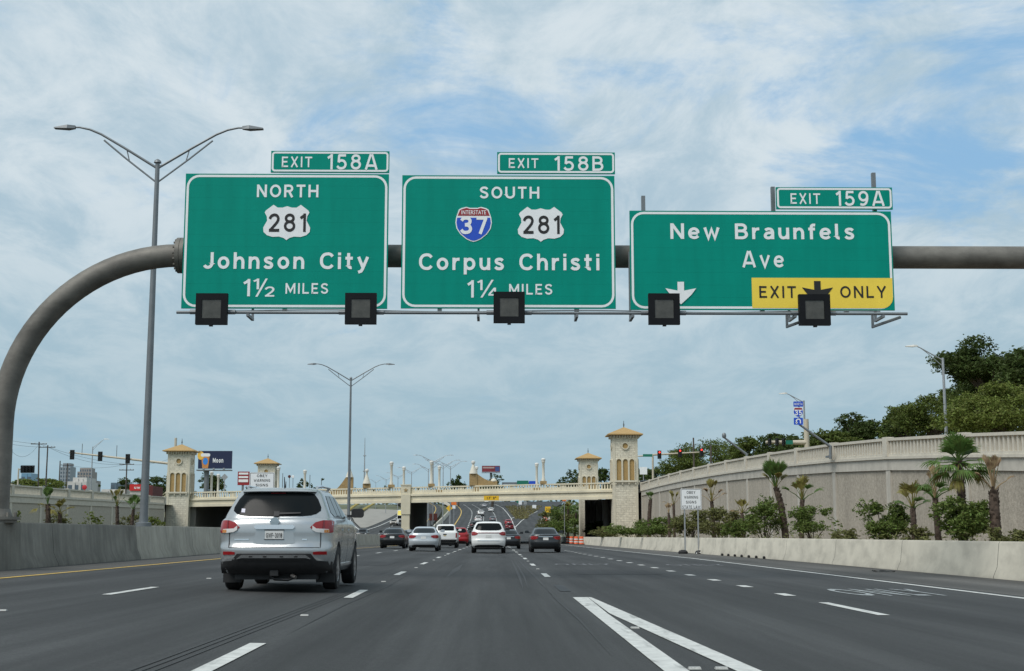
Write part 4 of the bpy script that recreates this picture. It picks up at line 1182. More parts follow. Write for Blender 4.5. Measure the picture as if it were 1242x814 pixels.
# ---------------------------------------------------------------- street lights
def lum(mb, tip, dx, dz=0.0, L=.62, w=.13):
    x, y, z = tip; s = 1 if dx > 0 else -1
    mb.hexa([(x, y-.06, z-.05),(x+s*L*.35, y-w, z-.07),(x+s*L*.35, y+w, z-.07),(x, y+.06, z-.05),(x, y-.05, z+.05),(x+s*L*.35, y-w*.8, z+.06),(x+s*L*.35, y+w*.8, z+.06),(x, y+.05, z+.05)])
    mb.hexa([(x+s*L*.35, y-w, z-.07),(x+s*L, y-w*.7, z-.05),(x+s*L, y+w*.7, z-.05),(x+s*L*.35, y+w, z-.07),(x+s*L*.35, y-w*.8, z+.06),(x+s*L, y-w*.5, z-.01),(x+s*L, y+w*.5, z-.01),(x+s*L*.35, y+w*.8, z+.06)])
def twin_light(label, px, ybase, yj, Y, span, rise, zbase=None, m=None, detail=True, r0=.135):
    m = m or M_GALVD
    b = P(px, ybase, Y); zb = b.z if zbase is None else zbase
    top = P(px, yj, Y).z
    r = thing('street_light', label, 'street light', (b.x, Y, zb), 0, 'twin-arm street lights along the median')
    H = top - zb
    def B(name, mm, mb, par=None, sm=40): return mb.build(name, mm, par or r, sm, world=False)
    mb = MB(); mb.tube([(0, 0, .05), (0, 0, H * .5), (0, 0, H + .25)], [r0, r0 * .8, r0 * .55], 14 if detail else 8); B('pole', m, mb)
    mb = MB(); mb.lathe([(r0 * 1.9, -.06), (r0 * 1.9, .06), (r0 * 1.1, .08), (r0 * 1.05, .3)], n=12); B('base_plate', m, mb)
    if detail:
        mb = MB(); mb.lathe([(.06, H + .25), (.13, H + .27), (.11, H + .34), (.03, H + .4)], n=10); B('pole_cap', m, mb)
    for s in (-1, 1):
        mb = MB()
        e = span
        up = [(0, 0, H + .08), (s * e * .32, 0, H + rise * .52), (s * e * .55, 0, H + rise * .84), (s * e * .66, 0, H + rise * .95), (s * e * .76, 0, H + rise), (s * e * .84, 0, H + rise)]
        mb.tube(up, [.045, .042, .04, .038, .034, .03], 8)
        lo = [(0, 0, H - .42), (s * e * .3, 0, H + rise * .27), (s * e * .52, 0, H + rise * .7)]
        mb.tube(lo, .03, 6)
        mb.tube([(s * e * .30, 0, H + rise * .49), (s * e * .27, 0, H + rise * .22)], .02, 5)
        a = B('arm', m, mb)
        mb = MB(); lum(mb, (s * e * .80, 0, H + rise + .0), s, L=e * .2 if detail else e * .22, w=.15)
        B('luminaire', m, mb, a, 0)
    return r
twin_light('tall twin-arm street light on the median left of the 281 NORTH sign', 174, 636, 207, 44.4, 3.52, 1.5, zr(-11.9, 44.4) + 1.12)
twin_light('mid-distance twin-arm street light above the silver SUV', 422.5, 640, 463, 113, 3.66, 1.5, zr(-12.4, 113) + 1.12)
# ---------------------------------------------------------------- vehicles
def paint(name, col, metal=0.3, rough=0.32):
    return mat(name, col, rough, metal, var=0.03, vscale=2, coat=0.3)
M_SILVER = paint('silver_paint', (0.475, 0.487, 0.49), 0.65, 0.26)
M_WHITEC = paint('white_paint', (0.80, 0.80, 0.78), 0.0)
M_BLACKC = paint('black_paint', (0.007, 0.008, 0.009), 0.0)
M_GREYC = paint('charcoal_paint', (0.020, 0.023, 0.026), 0.1)
M_REDC = paint('red_paint', (0.35, 0.012, 0.015), 0.1)
M_DREDC = paint('maroon_paint', (0.16, 0.01, 0.015), 0.1)
M_GLASS = mat('tinted_glass', (0.008, 0.010, 0.011), 0.12, spec=0.10)
M_TAIL = mat('red_lamp_plastic', (0.27, 0.006, 0.008), 0.18, coat=0.5)
M_CLEAR = mat('clear_lamp_plastic', (0.62, 0.60, 0.58), 0.15, coat=0.5)
M_CHROME = mat('chrome', (0.72, 0.73, 0.74), 0.16, metal=0.95)
M_PLAST = mat('black_trim_plastic', (0.018, 0.018, 0.019), 0.6, var=0.2, vscale=8)
M_TYRE = mat('tyre_rubber', (0.016, 0.016, 0.017), 0.8, var=0.25, vscale=15)
M_RIM = mat('alloy_rim', (0.42, 0.42, 0.43), 0.3, metal=0.7)
M_PLATE = mat('licence_plate', (0.66, 0.66, 0.64), 0.5, var=0.05, vscale=20)
M_AMBER = mat('amber_lens', (0.55, 0.2, 0.03), 0.25)
NP = 3.6
class Shell:
    def __init__(s, tab): s.t = tab
    def at(s, z):
        t = s.t
        if z <= t[0][0]: return t[0][1:]
        for a, b in zip(t, t[1:]):
            if z <= b[0]:
                k = (z - a[0]) / (b[0] - a[0]); return tuple(u + (v - u) * k for u, v in zip(a[1:], b[1:]))
        return t[-1][1:]
    def ring(s, z):
        w, yr, yf, cr, cf = s.at(z); p = []
        m = 16
        for i in range(m + 1):
            a = -math.pi / 2 + math.pi * i / m; u = math.sin(a)
            p.append((w * u, yr + cr * (1 - math.sqrt(max(0, 1 - abs(u) ** NP))), z))
        for i in range(1, 8): p.append((w, yr + cr + (yf - cf - yr - cr) * i / 8, z))
        for i in range(m + 1):
            a = math.pi / 2 - math.pi * i / m; u = math.sin(a)
            p.append((w * u, yf - cf * (1 - math.sqrt(max(0, 1 - abs(u) ** NP))), z))
        for i in range(1, 8): p.append((-w, yf - cf + (yr + cr - yf + cf) * i / 8, z))
        return p
    def loft(s, mb, sub=3):
        zs = []
        for a, b in zip(s.t, s.t[1:]):
            k = max(1, min(sub, int((b[0] - a[0]) / .04)))
            zs += [a[0] + (b[0] - a[0]) * i / k for i in range(k)]
        zs.append(s.t[-1][0])
        return mb.ext([s.ring(z) for z in zs])
    def rear(s, x, z):
        w, yr, yf, cr, cf = s.at(z); u = min(1, abs(x) / w)
        return yr + cr * (1 - math.sqrt(max(0, 1 - u ** NP)))
    def front(s, x, z):
        w, yr, yf, cr, cf = s.at(z); u = min(1, abs(x) / w)
        return yf - cf * (1 - math.sqrt(max(0, 1 - u ** NP)))
    def side(s, y, z):
        w, yr, yf, cr, cf = s.at(z)
        for e, c in ((y - yr, cr), (yf - y, cf)):
            if e < c:
                k = 1 - max(0, e) / c
                return w * max(0, 1 - k * k) ** (1 / NP)
        return w
def patch(mb, f, cols, nx=8, nz=4, out=(0, -1, 0), eps=.008):
    """cols: (u, zlo, zhi); f(u, z) -> surface point; raised skin with a skirt"""
    us = []
    for a, b in zip(cols, cols[1:]):
        k = max(1, round(nx * (b[0] - a[0]) / (cols[-1][0] - cols[0][0])))
        us += [a[0] + (b[0] - a[0]) * i / k for i in range(k)]
    us.append(cols[-1][0])
    lo = [(c[0], c[1]) for c in cols]; hi = [(c[0], c[2]) for c in cols]
    rows = []
    for u in us:
        a, b = interp(u, lo), interp(u, hi)
        rows.append([Vector(f(u, a + (b - a) * j / nz)) + Vector(out) * eps for j in range(nz + 1)])
    mb.grid(rows)
    per = rows[0] + [r[-1] for r in rows[1:]] + rows[-1][::-1][1:] + [r[0] for r in rows[::-1][1:-1]]
    back = [p - Vector(out) * (eps + .02) for p in per]
    n = len(per)
    mb.add(per + back, [(i, (i + 1) % n, n + (i + 1) % n, n + i) for i in range(n)])
    return mb
def mirror(cols): return [(-u, a, b) for u, a, b in reversed(cols)]
def wheel(root, x, y, r, w=.23, rim=M_RIM, side=1):
    mb = MB(); k = r * .64
    mb.lathe([(k, -w/2), (r - .03, -w/2), (r - .004, -w/2 + .03), (r, 0), (r - .004, w/2 - .03), (r - .03, w/2), (k, w/2), (k, w/2 - .05), (.02, w/2 - .06)] if side > 0 else
             [(.02, -w/2 + .06), (k, -w/2 + .05), (k, -w/2), (r - .03, -w/2), (r - .004, -w/2 + .03), (r, 0), (r - .004, w/2 - .03), (r - .03, w/2), (k, w/2)], (x, y, r), 28, 'x')
    t = mb.build('wheel', M_TYRE, root, sm=35, world=False)
    mb = MB(); xo = x + side * (w / 2 - .02)
    mb.lathe([(k * .96, 0), (k * .99, .012 * side), (k * .9, .0)], (xo, y, r), 24, 'x')
    for i in range(10):
        a = 2 * math.pi * i / 10; c, s_ = math.cos(a), math.sin(a)
        p = [(.2, -.09), (.2, .09), (.95, .05), (.95, -.05)]
        q = [(xo + side * .012, y + k * (u * c - v * s_ * 1.6), r + k * (u * s_ + v * c * 1.6)) for u, v in p]
        mb.add(q, [(0, 1, 2, 3)])
    mb.lathe([(k * .28, -.01 * side), (k * .28, .016 * side), (k * .1, .02 * side)], (xo, y, r), 14, 'x')
    mb.build('rim', rim, t, sm=35, world=False)
    return t
SUV = dict(L=5.0, W=.98, r=.385, ax=(1.12, 4.02),
  body=[(.30,.86,.22,4.72,.3,.5),(.40,.925,.09,4.86,.34,.6),(.55,.955,.02,4.95,.36,.7),(.70,.97,.0,4.98,.38,.75),(.76,.972,.015,4.98,.38,.75),(.80,.972,.05,4.97,.36,.75),(.90,.978,.06,4.95,.36,.75),(1.02,.98,.06,4.86,.36,.75),(1.12,.972,.075,4.6,.36,.7),(1.20,.955,.10,4.1,.36,.6),(1.235,.92,.14,3.7,.36,.5)],
  cab=[(1.05,.95,.10,4.0,.34,.6),(1.20,.925,.125,3.72,.34,.55),(1.30,.89,.175,3.45,.32,.5),(1.50,.80,.30,2.98,.30,.45),(1.64,.735,.40,2.62,.28,.4),(1.70,.70,.46,2.45,.26,.4),(1.735,.65,.53,2.3,.26,.4),(1.762,.54,.66,2.1,.26,.4),(1.772,.38,.85,1.9,.2,.3)],
  win=[(0,1.265,1.68),(.45,1.27,1.675),(.60,1.285,1.66),(.68,1.31,1.56),(.745,1.36,1.42)], winmax=.745,
  lights=[(.60,1.075,1.085),(.68,1.02,1.165),(.80,.985,1.20),(.93,.985,1.20),(.965,1.0,1.18)])
SEDAN = dict(L=4.85, W=.915, r=.33, ax=(1.0, 3.78),
  body=[(.22,.80,.20,4.55,.3,.6),(.33,.875,.07,4.7,.36,.7),(.50,.905,.01,4.82,.42,.8),(.62,.912,.0,4.84,.44,.85),(.68,.914,.03,4.84,.44,.85),(.80,.914,.055,4.76,.44,.8),(.92,.90,.06,4.45,.42,.75),(1.0,.87,.075,4.0,.40,.6),(1.05,.82,.11,3.7,.38,.5),(1.075,.72,.22,3.5,.34,.5)],
  cab=[(.95,.84,.40,4.1,.5,.6),(1.05,.80,.55,3.8,.5,.55),(1.2,.725,.92,3.42,.46,.5),(1.33,.655,1.24,3.1,.42,.45),(1.40,.61,1.45,2.9,.4,.4),(1.445,.54,1.65,2.7,.36,.4),(1.465,.40,1.9,2.5,.3,.3)],
  win=[(0,1.075,1.375),(.45,1.075,1.37),(.56,1.08,1.34),(.635,1.1,1.24),(.66,1.12,1.17)], winmax=.66,
  lights=[(.46,.84,.92),(.60,.77,.95),(.78,.755,.96),(.895,.79,.945)])
TRUCK = dict(L=5.7, W=.98, r=.40, ax=(1.25, 4.75),
  body=[(.42,.90,.14,5.45,.14,.5),(.50,.955,.05,5.6,.16,.6),(.62,.97,.04,5.65,.14,.6),(.72,.975,.06,5.66,.12,.6),(.95,.98,.06,5.66,.12,.6),(1.15,.975,.06,5.55,.12,.6),(1.22,.965,.07,4.6,.12,.6),(1.26,.93,.1,4.3,.12,.4)],
  cab=[(1.1,.90,1.95,4.6,.2,.6),(1.26,.88,2.0,4.3,.2,.5),(1.5,.80,2.10,3.85,.2,.45),(1.74,.72,2.22,3.4,.2,.4),(1.82,.66,2.3,3.2,.2,.35),(1.86,.52,2.45,3.0,.2,.3)],
  win=[(0,1.36,1.74),(.55,1.36,1.74),(.66,1.38,1.70)], winmax=.66,
  lights=[(.85,.80,1.16),(.955,.80,1.16)])
def make_car(name, label, spec, pm, loc, rz=0.0, cat='car', group='cars heading away in the lanes ahead', bright=None, detail=1, plate=None, rimm=M_RIM):
    r = thing(name, label, cat, loc, rz, group)
    B_, C_ = Shell(spec['body']), Shell(spec['cab'])
    W, L, wr = spec['W'], spec['L'], spec['r']
    def B(nm, m, mb, par=None, sm=35): return mb.build(nm, m, par or r, sm, world=False)
    mb = B_.loft(MB()); tmp = link('tmp', mb.mesh('tmp'), None)
    cut = MB()
    for ay in spec['ax']:
        for s in (-1, 1): cut.cyl((s * (W - .42), ay, wr + .01), (s * (W + .3), ay, wr + .01), wr + .065, n=28)
    ct = link('cut', cut.mesh('cut'), None)
    md = tmp.modifiers.new('b', 'BOOLEAN'); md.object = ct; md.operation = 'DIFFERENCE'; md.solver = 'EXACT'
    bpy.context.view_layer.update()
    bm_ = bpy.data.meshes.new_from_object(tmp.evaluated_get(bpy.context.evaluated_depsgraph_get()))
    V = [tuple(v.co) for v in bm_.vertices]; Fc = [tuple(p.vertices) for p in bm_.polygons]
    for o in (tmp, ct): bpy.data.objects.remove(o, do_unlink=True)
    mb = MB().add(V, Fc); C_.loft(mb)
    body = B('body', pm, mb)
    B('underbody', M_PLAST, MB().box(-W + .28, W - .28, .35, L - .4, .20, .52))
    fr = lambda S_: (lambda x, z: (x, S_.rear(x, z), z))
    ff = lambda S_: (lambda x, z: (x, S_.front(x, z), z))
    wn = spec['win']
    B('rear_window', M_GLASS, patch(MB(), fr(C_), mirror(wn)[:-1] + wn, 20, 6))
    # windscreen and side glass
    zb, zt2 = wn[0][1] - .02, wn[0][2]
    B('windscreen', M_GLASS, patch(MB(), ff(C_), [(-.62, zb, zt2 - .05), (-.4, zb, zt2), (.4, zb, zt2), (.62, zb, zt2 - .05)], 12, 5, (0, 1, 0)))
    y0 = C_.at(zt2)[1] + .35; y1 = C_.at(zt2)[2] - .3; zlo = C_.t[1][0] + .07
    if spec is TRUCK: y0 -= .2
    n = 2 if spec is TRUCK else 3
    for s in (-1, 1):
        fs = lambda y, z, s=s: (s * C_.side(y, z), y, z)
        e = [y0 + (y1 + .45 - y0) * i / n for i in range(n + 1)]
        for i in range(n):
            a, b = e[i] + .035, e[i + 1] - .035
            ca = [(a, zlo, zt2 - .04), (b, zlo, zt2 - .04)]
            if i == n - 1: ca = [(a, zlo, zt2 - .04), (a + (b - a) * .45, zlo, zt2 - .05), (b, zlo, zlo + .12)]
            if i == 0 and spec is not TRUCK: ca = [(a - .18, zlo + .06, zlo + .1), (a + .12, zlo, zt2 - .05), (b, zlo, zt2 - .04)]
            B('side_window', M_GLASS, patch(MB(), fs, ca, 6, 4, (s, 0, 0)))
        for ay in spec['ax']: wheel(r, s * (W - .13), ay, wr, .24, rimm, s)
        ym = C_.at(zlo)[2] - .55
        mb = MB(); X_ = s * (W + .13)
        mb.ext([[(X_ + u * kk, ym + dy, zlo + .09 + v * kk) for u, v in rrect(-.12, .12, -.085, .085, .05, 3)] for dy, kk in ((-.03, .93), (-.02, 1), (.05, .95), (.11, .7))])
        mb.box(s * (W + .02) - .09, s * (W + .02) + .09, ym - .0, ym + .05, zlo + .015, zlo + .06)
        B('door_mirror', M_PLAST if spec is SUV else pm, mb)
        lt = B('tail_light', M_TAIL, patch(MB(), fr(B_), spec['lights'] if s > 0 else mirror(spec['lights']), 10, 5, (0, -1, 0), .012))
        fl_ = [(.5, .72, .80), (.7, .68, .86), (.84, .72, .88)]
        if spec is TRUCK: fl_ = [(.62, .82, 1.08), (.88, .82, 1.1)]
        B('headlight', M_CLEAR, patch(MB(), ff(B_), fl_ if s > 0 else mirror(fl_), 6, 4, (0, 1, 0), .012))
    B('grille', M_PLAST, patch(MB(), ff(B_), [(-.45, .5, .8), (.45, .5, .8)], 8, 3, (0, 1, 0), .01))
    pz = spec.get('pz', .86)
    if spec is SEDAN: pz = .80
    if spec is TRUCK: pz = .60
    B('licence_plate', M_PLATE, patch(MB(), fr(B_), [(-.155, pz - .075, pz + .075), (.155, pz - .075, pz + .075)], 2, 2, (0, -1, 0), .014))
    zl = spec['body'][0][0]
    B('lower_bumper', M_PLAST, patch(MB(), fr(B_), [(-W + .1, zl + .01, zl + .1), (-.55, zl + .01, zl + .17), (.55, zl + .01, zl + .17), (W - .1, zl + .01, zl + .1)], 14, 3, (0, -1, 0), .01))
    if bright:
        B('trim_strip', bright, patch(MB(), fr(B_), [(-.42, pz + .105, pz + .135), (.42, pz + .105, pz + .135)], 8, 1, (0, -1, 0), .016))
    return r
def spot(px, Y, x=None):
    X = P(px, 650, Y).x
    return (X, Y, zr(X, Y) + .012)

# the silver SUV in the lane to the left, close by
SUV['pz'] = .955
hero = make_car('silver_suv', 'silver SUV with plate GWF-3018 close by in the left lane', SUV, M_SILVER, spot(332, 23.1), 0, 'suv')
HB, HC = Shell(SUV['body']), Shell(SUV['cab'])
def HP(nm, m, cols, S_=HB, nx=10, nz=3, eps=.014, par=None):
    return patch(MB(), lambda x, z: (x, S_.rear(x, z), z), cols, nx, nz, (0, -1, 0), eps).build(nm, m, par or hero, 35, world=False)
# thin out the lower body into a black bumper with a bright skid strip
HP('bumper_cladding', M_PLAST, [(-.955,.30,.50),(-.72,.30,.52),(-.62,.30,.64),(.62,.30,.64),(.72,.30,.52),(.955,.30,.50)], nx=26, nz=6, eps=.012)
HP('skid_strip', M_CHROME, [(-.62,.545,.555),(-.54,.565,.615),(.54,.565,.615),(.62,.545,.555)], nx=16, nz=2, eps=.03)
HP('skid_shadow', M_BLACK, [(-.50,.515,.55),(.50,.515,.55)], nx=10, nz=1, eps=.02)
for x in (-.38, -.14, .14, .38): HP('skid_slot', M_BLACK, [(x - .03,.575,.60),(x + .03,.575,.60)], nx=1, nz=1, eps=.034)
for s in (-1, 1):
    c = [(.66,.625,.665),(.72,.62,.675),(.88,.62,.675)]
    HP('bumper_reflector', M_TAIL, c if s > 0 else mirror(c), nx=6, nz=2, eps=.012)
    c = [(.635,1.035,1.11),(.70,1.0,1.06),(.82,.985,1.055),(.9,.985,1.05)]
    HP('reversing_light', M_CLEAR, c if s > 0 else mirror(c), nx=8, nz=2, eps=.022)
    c = [(.80,1.06,1.07),(.805,.99,1.2),(.825,.99,1.2),(.83,1.06,1.07)]
    HP('light_seam', M_DREDC, c if s > 0 else mirror(c), nx=3, nz=3, eps=.0215)
    c = [(.83,.99,1.04),(.91,.99,1.04)]
    HP('indicator', M_AMBER, c if s > 0 else mirror(c), nx=4, nz=1, eps=.024)
    MB().box(s * .80 - .16, s * .80 + .16, .66, .68, .14, .44).build('mud_flap', M_PLAST, hero, world=False)
    MB().tube([(s * .60, .85, 1.775), (s * .655, 1.05, 1.80), (s * .655, 2.2, 1.805), (s * .58, 2.5, 1.76)], .024, 8).build('roof_rail', M_CHROME, hero, 40, world=False)
    for k in (0, 1):
        y = 1.62 + 1.02 * k
        MB().box(s * .975 - .02, s * .975 + .02, y, y + .2, 1.03, 1.065).build('door_handle', M_CHROME, hero, world=False)
        fs = lambda y_, z_, s=s: (s * HB.side(y_, z_), y_, z_)
    for y in (1.55, 2.55, 3.55):
        patch(MB(), lambda y_, z_, s=s: (s * HB.side(y_, z_), y_, z_), [(y, .45, 1.2), (y + .012, .45, 1.2)], 1, 8, (s, 0, 0), .002).build('door_seam', M_PLAST, hero, world=False)
    patch(MB(), lambda y_, z_, s=s: (s * HB.side(y_, z_), y_, z_), [(1.6, .36, .44), (3.5, .36, .44)], 6, 2, (s, 0, 0), .02).build('side_step', M_CHROME, hero, world=False)
HP('tailgate_handle', M_CHROME, [(-.34,1.075,1.095),(-.31,1.05,1.12),(.31,1.05,1.12),(.34,1.075,1.095)], nx=10, nz=2, eps=.03)
HP('plate_recess', M_SILVER, [(-.35,.82,.86),(-.30,.80,1.05),(.30,.80,1.05),(.35,.82,.86)], nx=10, nz=3, eps=.004)
HP('tailgate_seam', M_PLAST, [(-.76,.735,.745),(.76,.735,.745)], nx=14, nz=1, eps=.003)
for s in (-1, 1):
    HP('tailgate_seam', M_PLAST, [(s*.775-.006,.74,.99),(s*.775+.006,.74,.99)], nx=1, nz=3, eps=.004)
bd = MB(); n = 18
bd.lathe([(.055, -.01), (.075, -.01), (.075, .01), (.055, .01)], (0, HB.rear(0, 1.17) - .02, 1.175), 18, 'y'); bd.box(-.085, .085, HB.rear(0, 1.17) - .045, HB.rear(0, 1.17) - .02, 1.16, 1.19)
bd.build('badge', M_CHROME, hero, 40, world=False)
HP('model_lettering', M_CHROME, [(-.68,.865,.885),(-.43,.865,.885)], nx=4, nz=1, eps=.006); HP('model_lettering', M_CHROME, [(.47,.865,.885),(.55,.865,.885)], nx=2, nz=1, eps=.006)
pt = MB(); sign_text(pt, 'GWF-3018', -.135, .135, .905, .985, HB.rear(0, .95) - .022, .17); pt.build('plate_number', M_BLK, hero, world=False, fix=False)
HP('plate_frame', M_PLAST, [(-.168,.872,.884),(.168,.872,.884)], nx=2, nz=1, eps=.02); HP('plate_frame', M_PLAST, [(-.168,1.028,1.042),(.168,1.028,1.042)], nx=2, nz=1, eps=.02)
HP('wiper', M_PLAST, [(-.02,1.295,1.33),(.42,1.315,1.335)], HC, 6, 1, .03); HP('wiper', M_PLAST, [(-.03,1.27,1.35),(.06,1.27,1.35)], HC, 2, 1, .035)
HP('spoiler', M_SILVER, [(-.64,1.69,1.725),(-.3,1.695,1.735),(.3,1.695,1.735),(.64,1.69,1.725)], HC, 14, 2, .10)
HP('brake_light', M_DREDC, [(-.13,1.655,1.675),(.13,1.655,1.675)], HC, 3, 1, .02)
HP('window_sticker', mat('pale_sticker', (.6, .58, .66), .5), [(-.60,1.335,1.40),(-.535,1.33,1.395)], HC, 2, 2, .012)
0 and HP('seat_glimpse', mat('cabin_light_through_glass', (.09, .10, .10), .3), [(-.18,1.42,1.50),(.28,1.42,1.50)], HC, 4, 1, .010)
MB().tube([(0.02, .98, 1.76), (.02, .95, 1.83), (.02, .88, 1.96)], [.022, .012, .006], 6).build('antenna', M_PLAST, hero, 40, world=False)
ex = MB(); ex.tube([(-.1, .32, .26), (.0, .24, .21), (.22, .22, .20), (.36, .28, .25)], .028, 8); ex.box(-.07, .07, .12, .5, .27, .36); ex.build('tow_hitch', M_PLAST, hero, 40, world=False)
MB().tube([(.28, .5, .28), (.30, .16, .27), (.37, .10, .24)], .032, 10).build('exhaust', mat('exhaust_steel', (.2, .19, .18), .4, metal=.8), hero, 40, world=False)

# traffic ahead
dur = make_car('white_suv', 'white SUV with a full-width red light bar straight ahead in our lane', SUV, M_WHITEC, spot(592.5, 77), 0, 'suv')
patch(MB(), lambda x, z: (x, HB.rear(x, z), z), [(-.78,1.11,1.15),(.78,1.11,1.15)], 14, 2, (0, -1, 0), .016).build('light_bar', M_DREDC, dur, 35, world=False)
patch(MB(), lambda x, z: (x, HB.rear(x, z), z), [(-.62,.70,.72),(.62,.70,.72)], 10, 1, (0, -1, 0), .016).build('trim_strip', M_CHROME, dur, 35, world=False)
alt = make_car('charcoal_sedan', 'charcoal sedan with chrome trunk strip in the lane right of the white SUV', SEDAN, M_GREYC, spot(662, 80.5), 0, 'car', bright=M_CHROME)
ela = make_car('silver_sedan', 'silver sedan between the black sedan and the white pickup', SEDAN, paint('pale_silver_paint', (.50, .535, .56), .3), spot(513.5, 82), 0, 'car')
son = make_car('black_sedan', 'small black sedan in the far left lane beside the barrier', SEDAN, M_BLACKC, spot(475.5, 98), 0, 'car')
tru = make_car('white_pickup', 'white pickup truck ahead of the silver sedan', TRUCK, M_WHITEC, spot(539.5, 108), 0, 'pickup truck')
TB = Shell(TRUCK['body'])
for nm, m, c, e in (('tailgate_handle', M_PLAST, [(-.14,1.02,1.10),(.14,1.02,1.10)], .016), ('bumper', M_PLAST, [(-.93,.46,.66),(.93,.46,.66)], .03), ('tailgate_seam', M_PLAST, [(-.8,.70,.715),(.8,.70,.715)], .012), ('badge', mat('gold_badge', (.5, .36, .08), .4), [(-.1,.93,.98),(.1,.93,.98)], .014)):
    patch(MB(), lambda x, z: (x, TB.rear(x, z), z), c, 6, 2, (0, -1, 0), e).build(nm, m, tru, 35, world=False)
acc = make_car('dark_grey_sedan', 'dark sedan half hidden ahead of the white SUV', SEDAN, paint('graphite_paint', (.02, .022, .025), .2), spot(617, 104), 0, 'car', bright=M_CHROME)
red = make_car('red_suv', 'red SUV just ahead of the white pickup', SUV, M_REDC, spot(556, 132), 0, 'suv')
bk2 = make_car('dark_blue_sedan', 'dark sedan almost hidden between the black and the silver sedan', SEDAN, paint('navy_paint', (.012, .015, .03), .2), spot(496, 121), 0, 'car')
# farther up the hill: copies in other colours
def bodyof(o): return [c for c in o.children if c.name.split('.')[0] == 'body'][0].data.materials[0].name
def far(src, nm, label, px, Y, pm, rz=0.0, group=None, x=None, zf=None):
    X = P(px, 640, Y).x if x is None else x
    c = dupthing(src, label, (X, Y, (zr(X, Y) if zf is None else zf(Y)) + .03), rz, {bodyof(src): pm} if pm else None)
    c.name = nm
    sl = math.atan(.042 * min(1, max(0, (Y - 215) / 100)))
    c.rotation_euler.x = sl if rz == 0 else -sl
    if group: c['group'] = group
    return c
G2 = 'cars climbing the hill beyond the overpass'
far(red, 'red_suv', 'dark red SUV at the exit gore beyond the overpass, the nearer of two', 618, 312, M_DREDC, group=G2)
far(ela, 'red_sedan', 'red car right behind the exit gore, the farther of two', 616.5, 345, M_REDC, group=G2)
far(dur, 'black_suv', 'black SUV on the hill above the left shoulder of the white SUV', 575.5, 318, M_BLACKC, group=G2)
far(dur, 'white_suv', 'white SUV on the hill, lowest of the white ones', 580, 366, None, group=G2)
far(tru, 'white_pickup', 'white pickup on the hill ahead of the white SUV there', 583, 425, None, group=G2)
far(ela, 'grey_sedan', 'grey sedan in the middle lane of the hill', 597.5, 372, paint('mid_grey_paint', (.18, .18, .19), .2), group=G2)
far(ela, 'white_sedan', 'white sedan higher up the middle of the hill', 595.5, 478, M_WHITEC, group=G2)
far(son, 'silver_sedan', 'silver sedan near the top of the hill', 587.5, 548, paint('pale_silver_paint2', (.5, .52, .54), .2), group=G2)
far(ela, 'white_sedan', 'white car topmost on the hill, just under the overpass beam', 590, 640, M_WHITEC, group=G2)
G3 = 'oncoming vehicles beyond the overpass'
zo = lambda Y: zc(Y)
far(tru, 'black_pickup', 'black oncoming pickup at the foot of the ramp beside the median', 442, 256, M_BLACKC, math.pi, G3, zf=zo)
far(son, 'beige_sedan', 'beige oncoming sedan left of the box truck', 478.5, 349, paint('beige_paint', (.36, .32, .27), .2), math.pi, G3, zf=zo)
far(son, 'black_sedan', 'dark oncoming sedan at the top of the far carriageway', 486, 600, None, math.pi, G3, zf=zo)
# box truck with a yellow cab fairing
Yt = 344; X = P(486.5, 640, Yt).x
bt = thing('box_truck', 'oncoming white truck with a yellow air deflector, half behind the pier', 'truck', (X, Yt, zc(Yt) + .03), 0, G3)
bt.rotation_euler.x = math.atan(.042)
M_YTR = paint('yellow_truck_paint', (.75, .60, .10), 0)
MB().box(-1.2, 1.2, 2.4, 9.5, .9, 3.7).build('cargo_box', M_WHITEC, bt, world=False)
mb = MB(); mb.prism([(-1.1, .6), (1.1, .6), (1.1, 1.7), (1.0, 2.6), (-1.0, 2.6), (-1.1, 1.7)], 0, 2.2); mb.build('cab', M_WHITEC, bt, world=False)
MB().hexa([(-.95,.5,2.6),(.95,.5,2.6),(1.0,2.3,2.6),(-1.0,2.3,2.6),(-.9,1.3,3.7),(.9,1.3,3.7),(1.0,2.3,3.7),(-1.0,2.3,3.7)]).build('air_deflector', M_YTR, bt, world=False)
MB().box(-.9, .9, -.03, .02, 1.75, 2.5).build('windscreen', M_GLASS, bt, world=False)
MB().box(-.6, .6, -.04, .02, .8, 1.5).build('grille', M_PLAST, bt, world=False)
MB().box(-1.15, 1.15, -.1, .1, .45, .75).build('bumper', M_CHROME, bt, world=False)
for s in (-1, 1):
    for y in (.9, 7.5): wheel(bt, s * .98, y, .5, .3, M_RIM, s)
    MB().box(s * .85 - .15, s * .85 + .15, -.05, .02, .85, 1.1).build('headlight', M_CLEAR, bt, world=False)
# ---------------------------------------------------------------- vegetation
rng = np.random.default_rng(7)
def leafmat(name, col, tr=0.25, isl=0.35): return mat(name, col, 0.6, trans=tr, island=isl, spec=0.25)
L_DARK = leafmat('dark_oak_leaf', (0.062, 0.092, 0.022))
L_MID = leafmat('mid_green_leaf', (0.11, 0.145, 0.032))
L_LITE = leafmat('light_green_leaf', (0.15, 0.185, 0.04))
L_SHRUB = leafmat('shrub_leaf', (0.125, 0.175, 0.04))
L_SHRUB2 = leafmat('olive_shrub_leaf', (0.155, 0.16, 0.055))
L_PALM = leafmat('palm_frond_green', (0.11, 0.185, 0.045), .35, .25)
L_PALMY = leafmat('palm_frond_yellowing', (0.24, 0.21, 0.06), .3, .25)
L_PALMD = leafmat('palm_frond_dead', (0.36, 0.26, 0.15), .25, .25)
M_BARK = mat('bark', (0.09, 0.07, 0.055), 0.95, var=0.35, vscale=6, bump=0.8, bscale=12)
M_PTRUNK = mat('palm_trunk', (0.085, 0.06, 0.045), 0.95, var=0.45, vscale=9, bump=0.9, bscale=14)
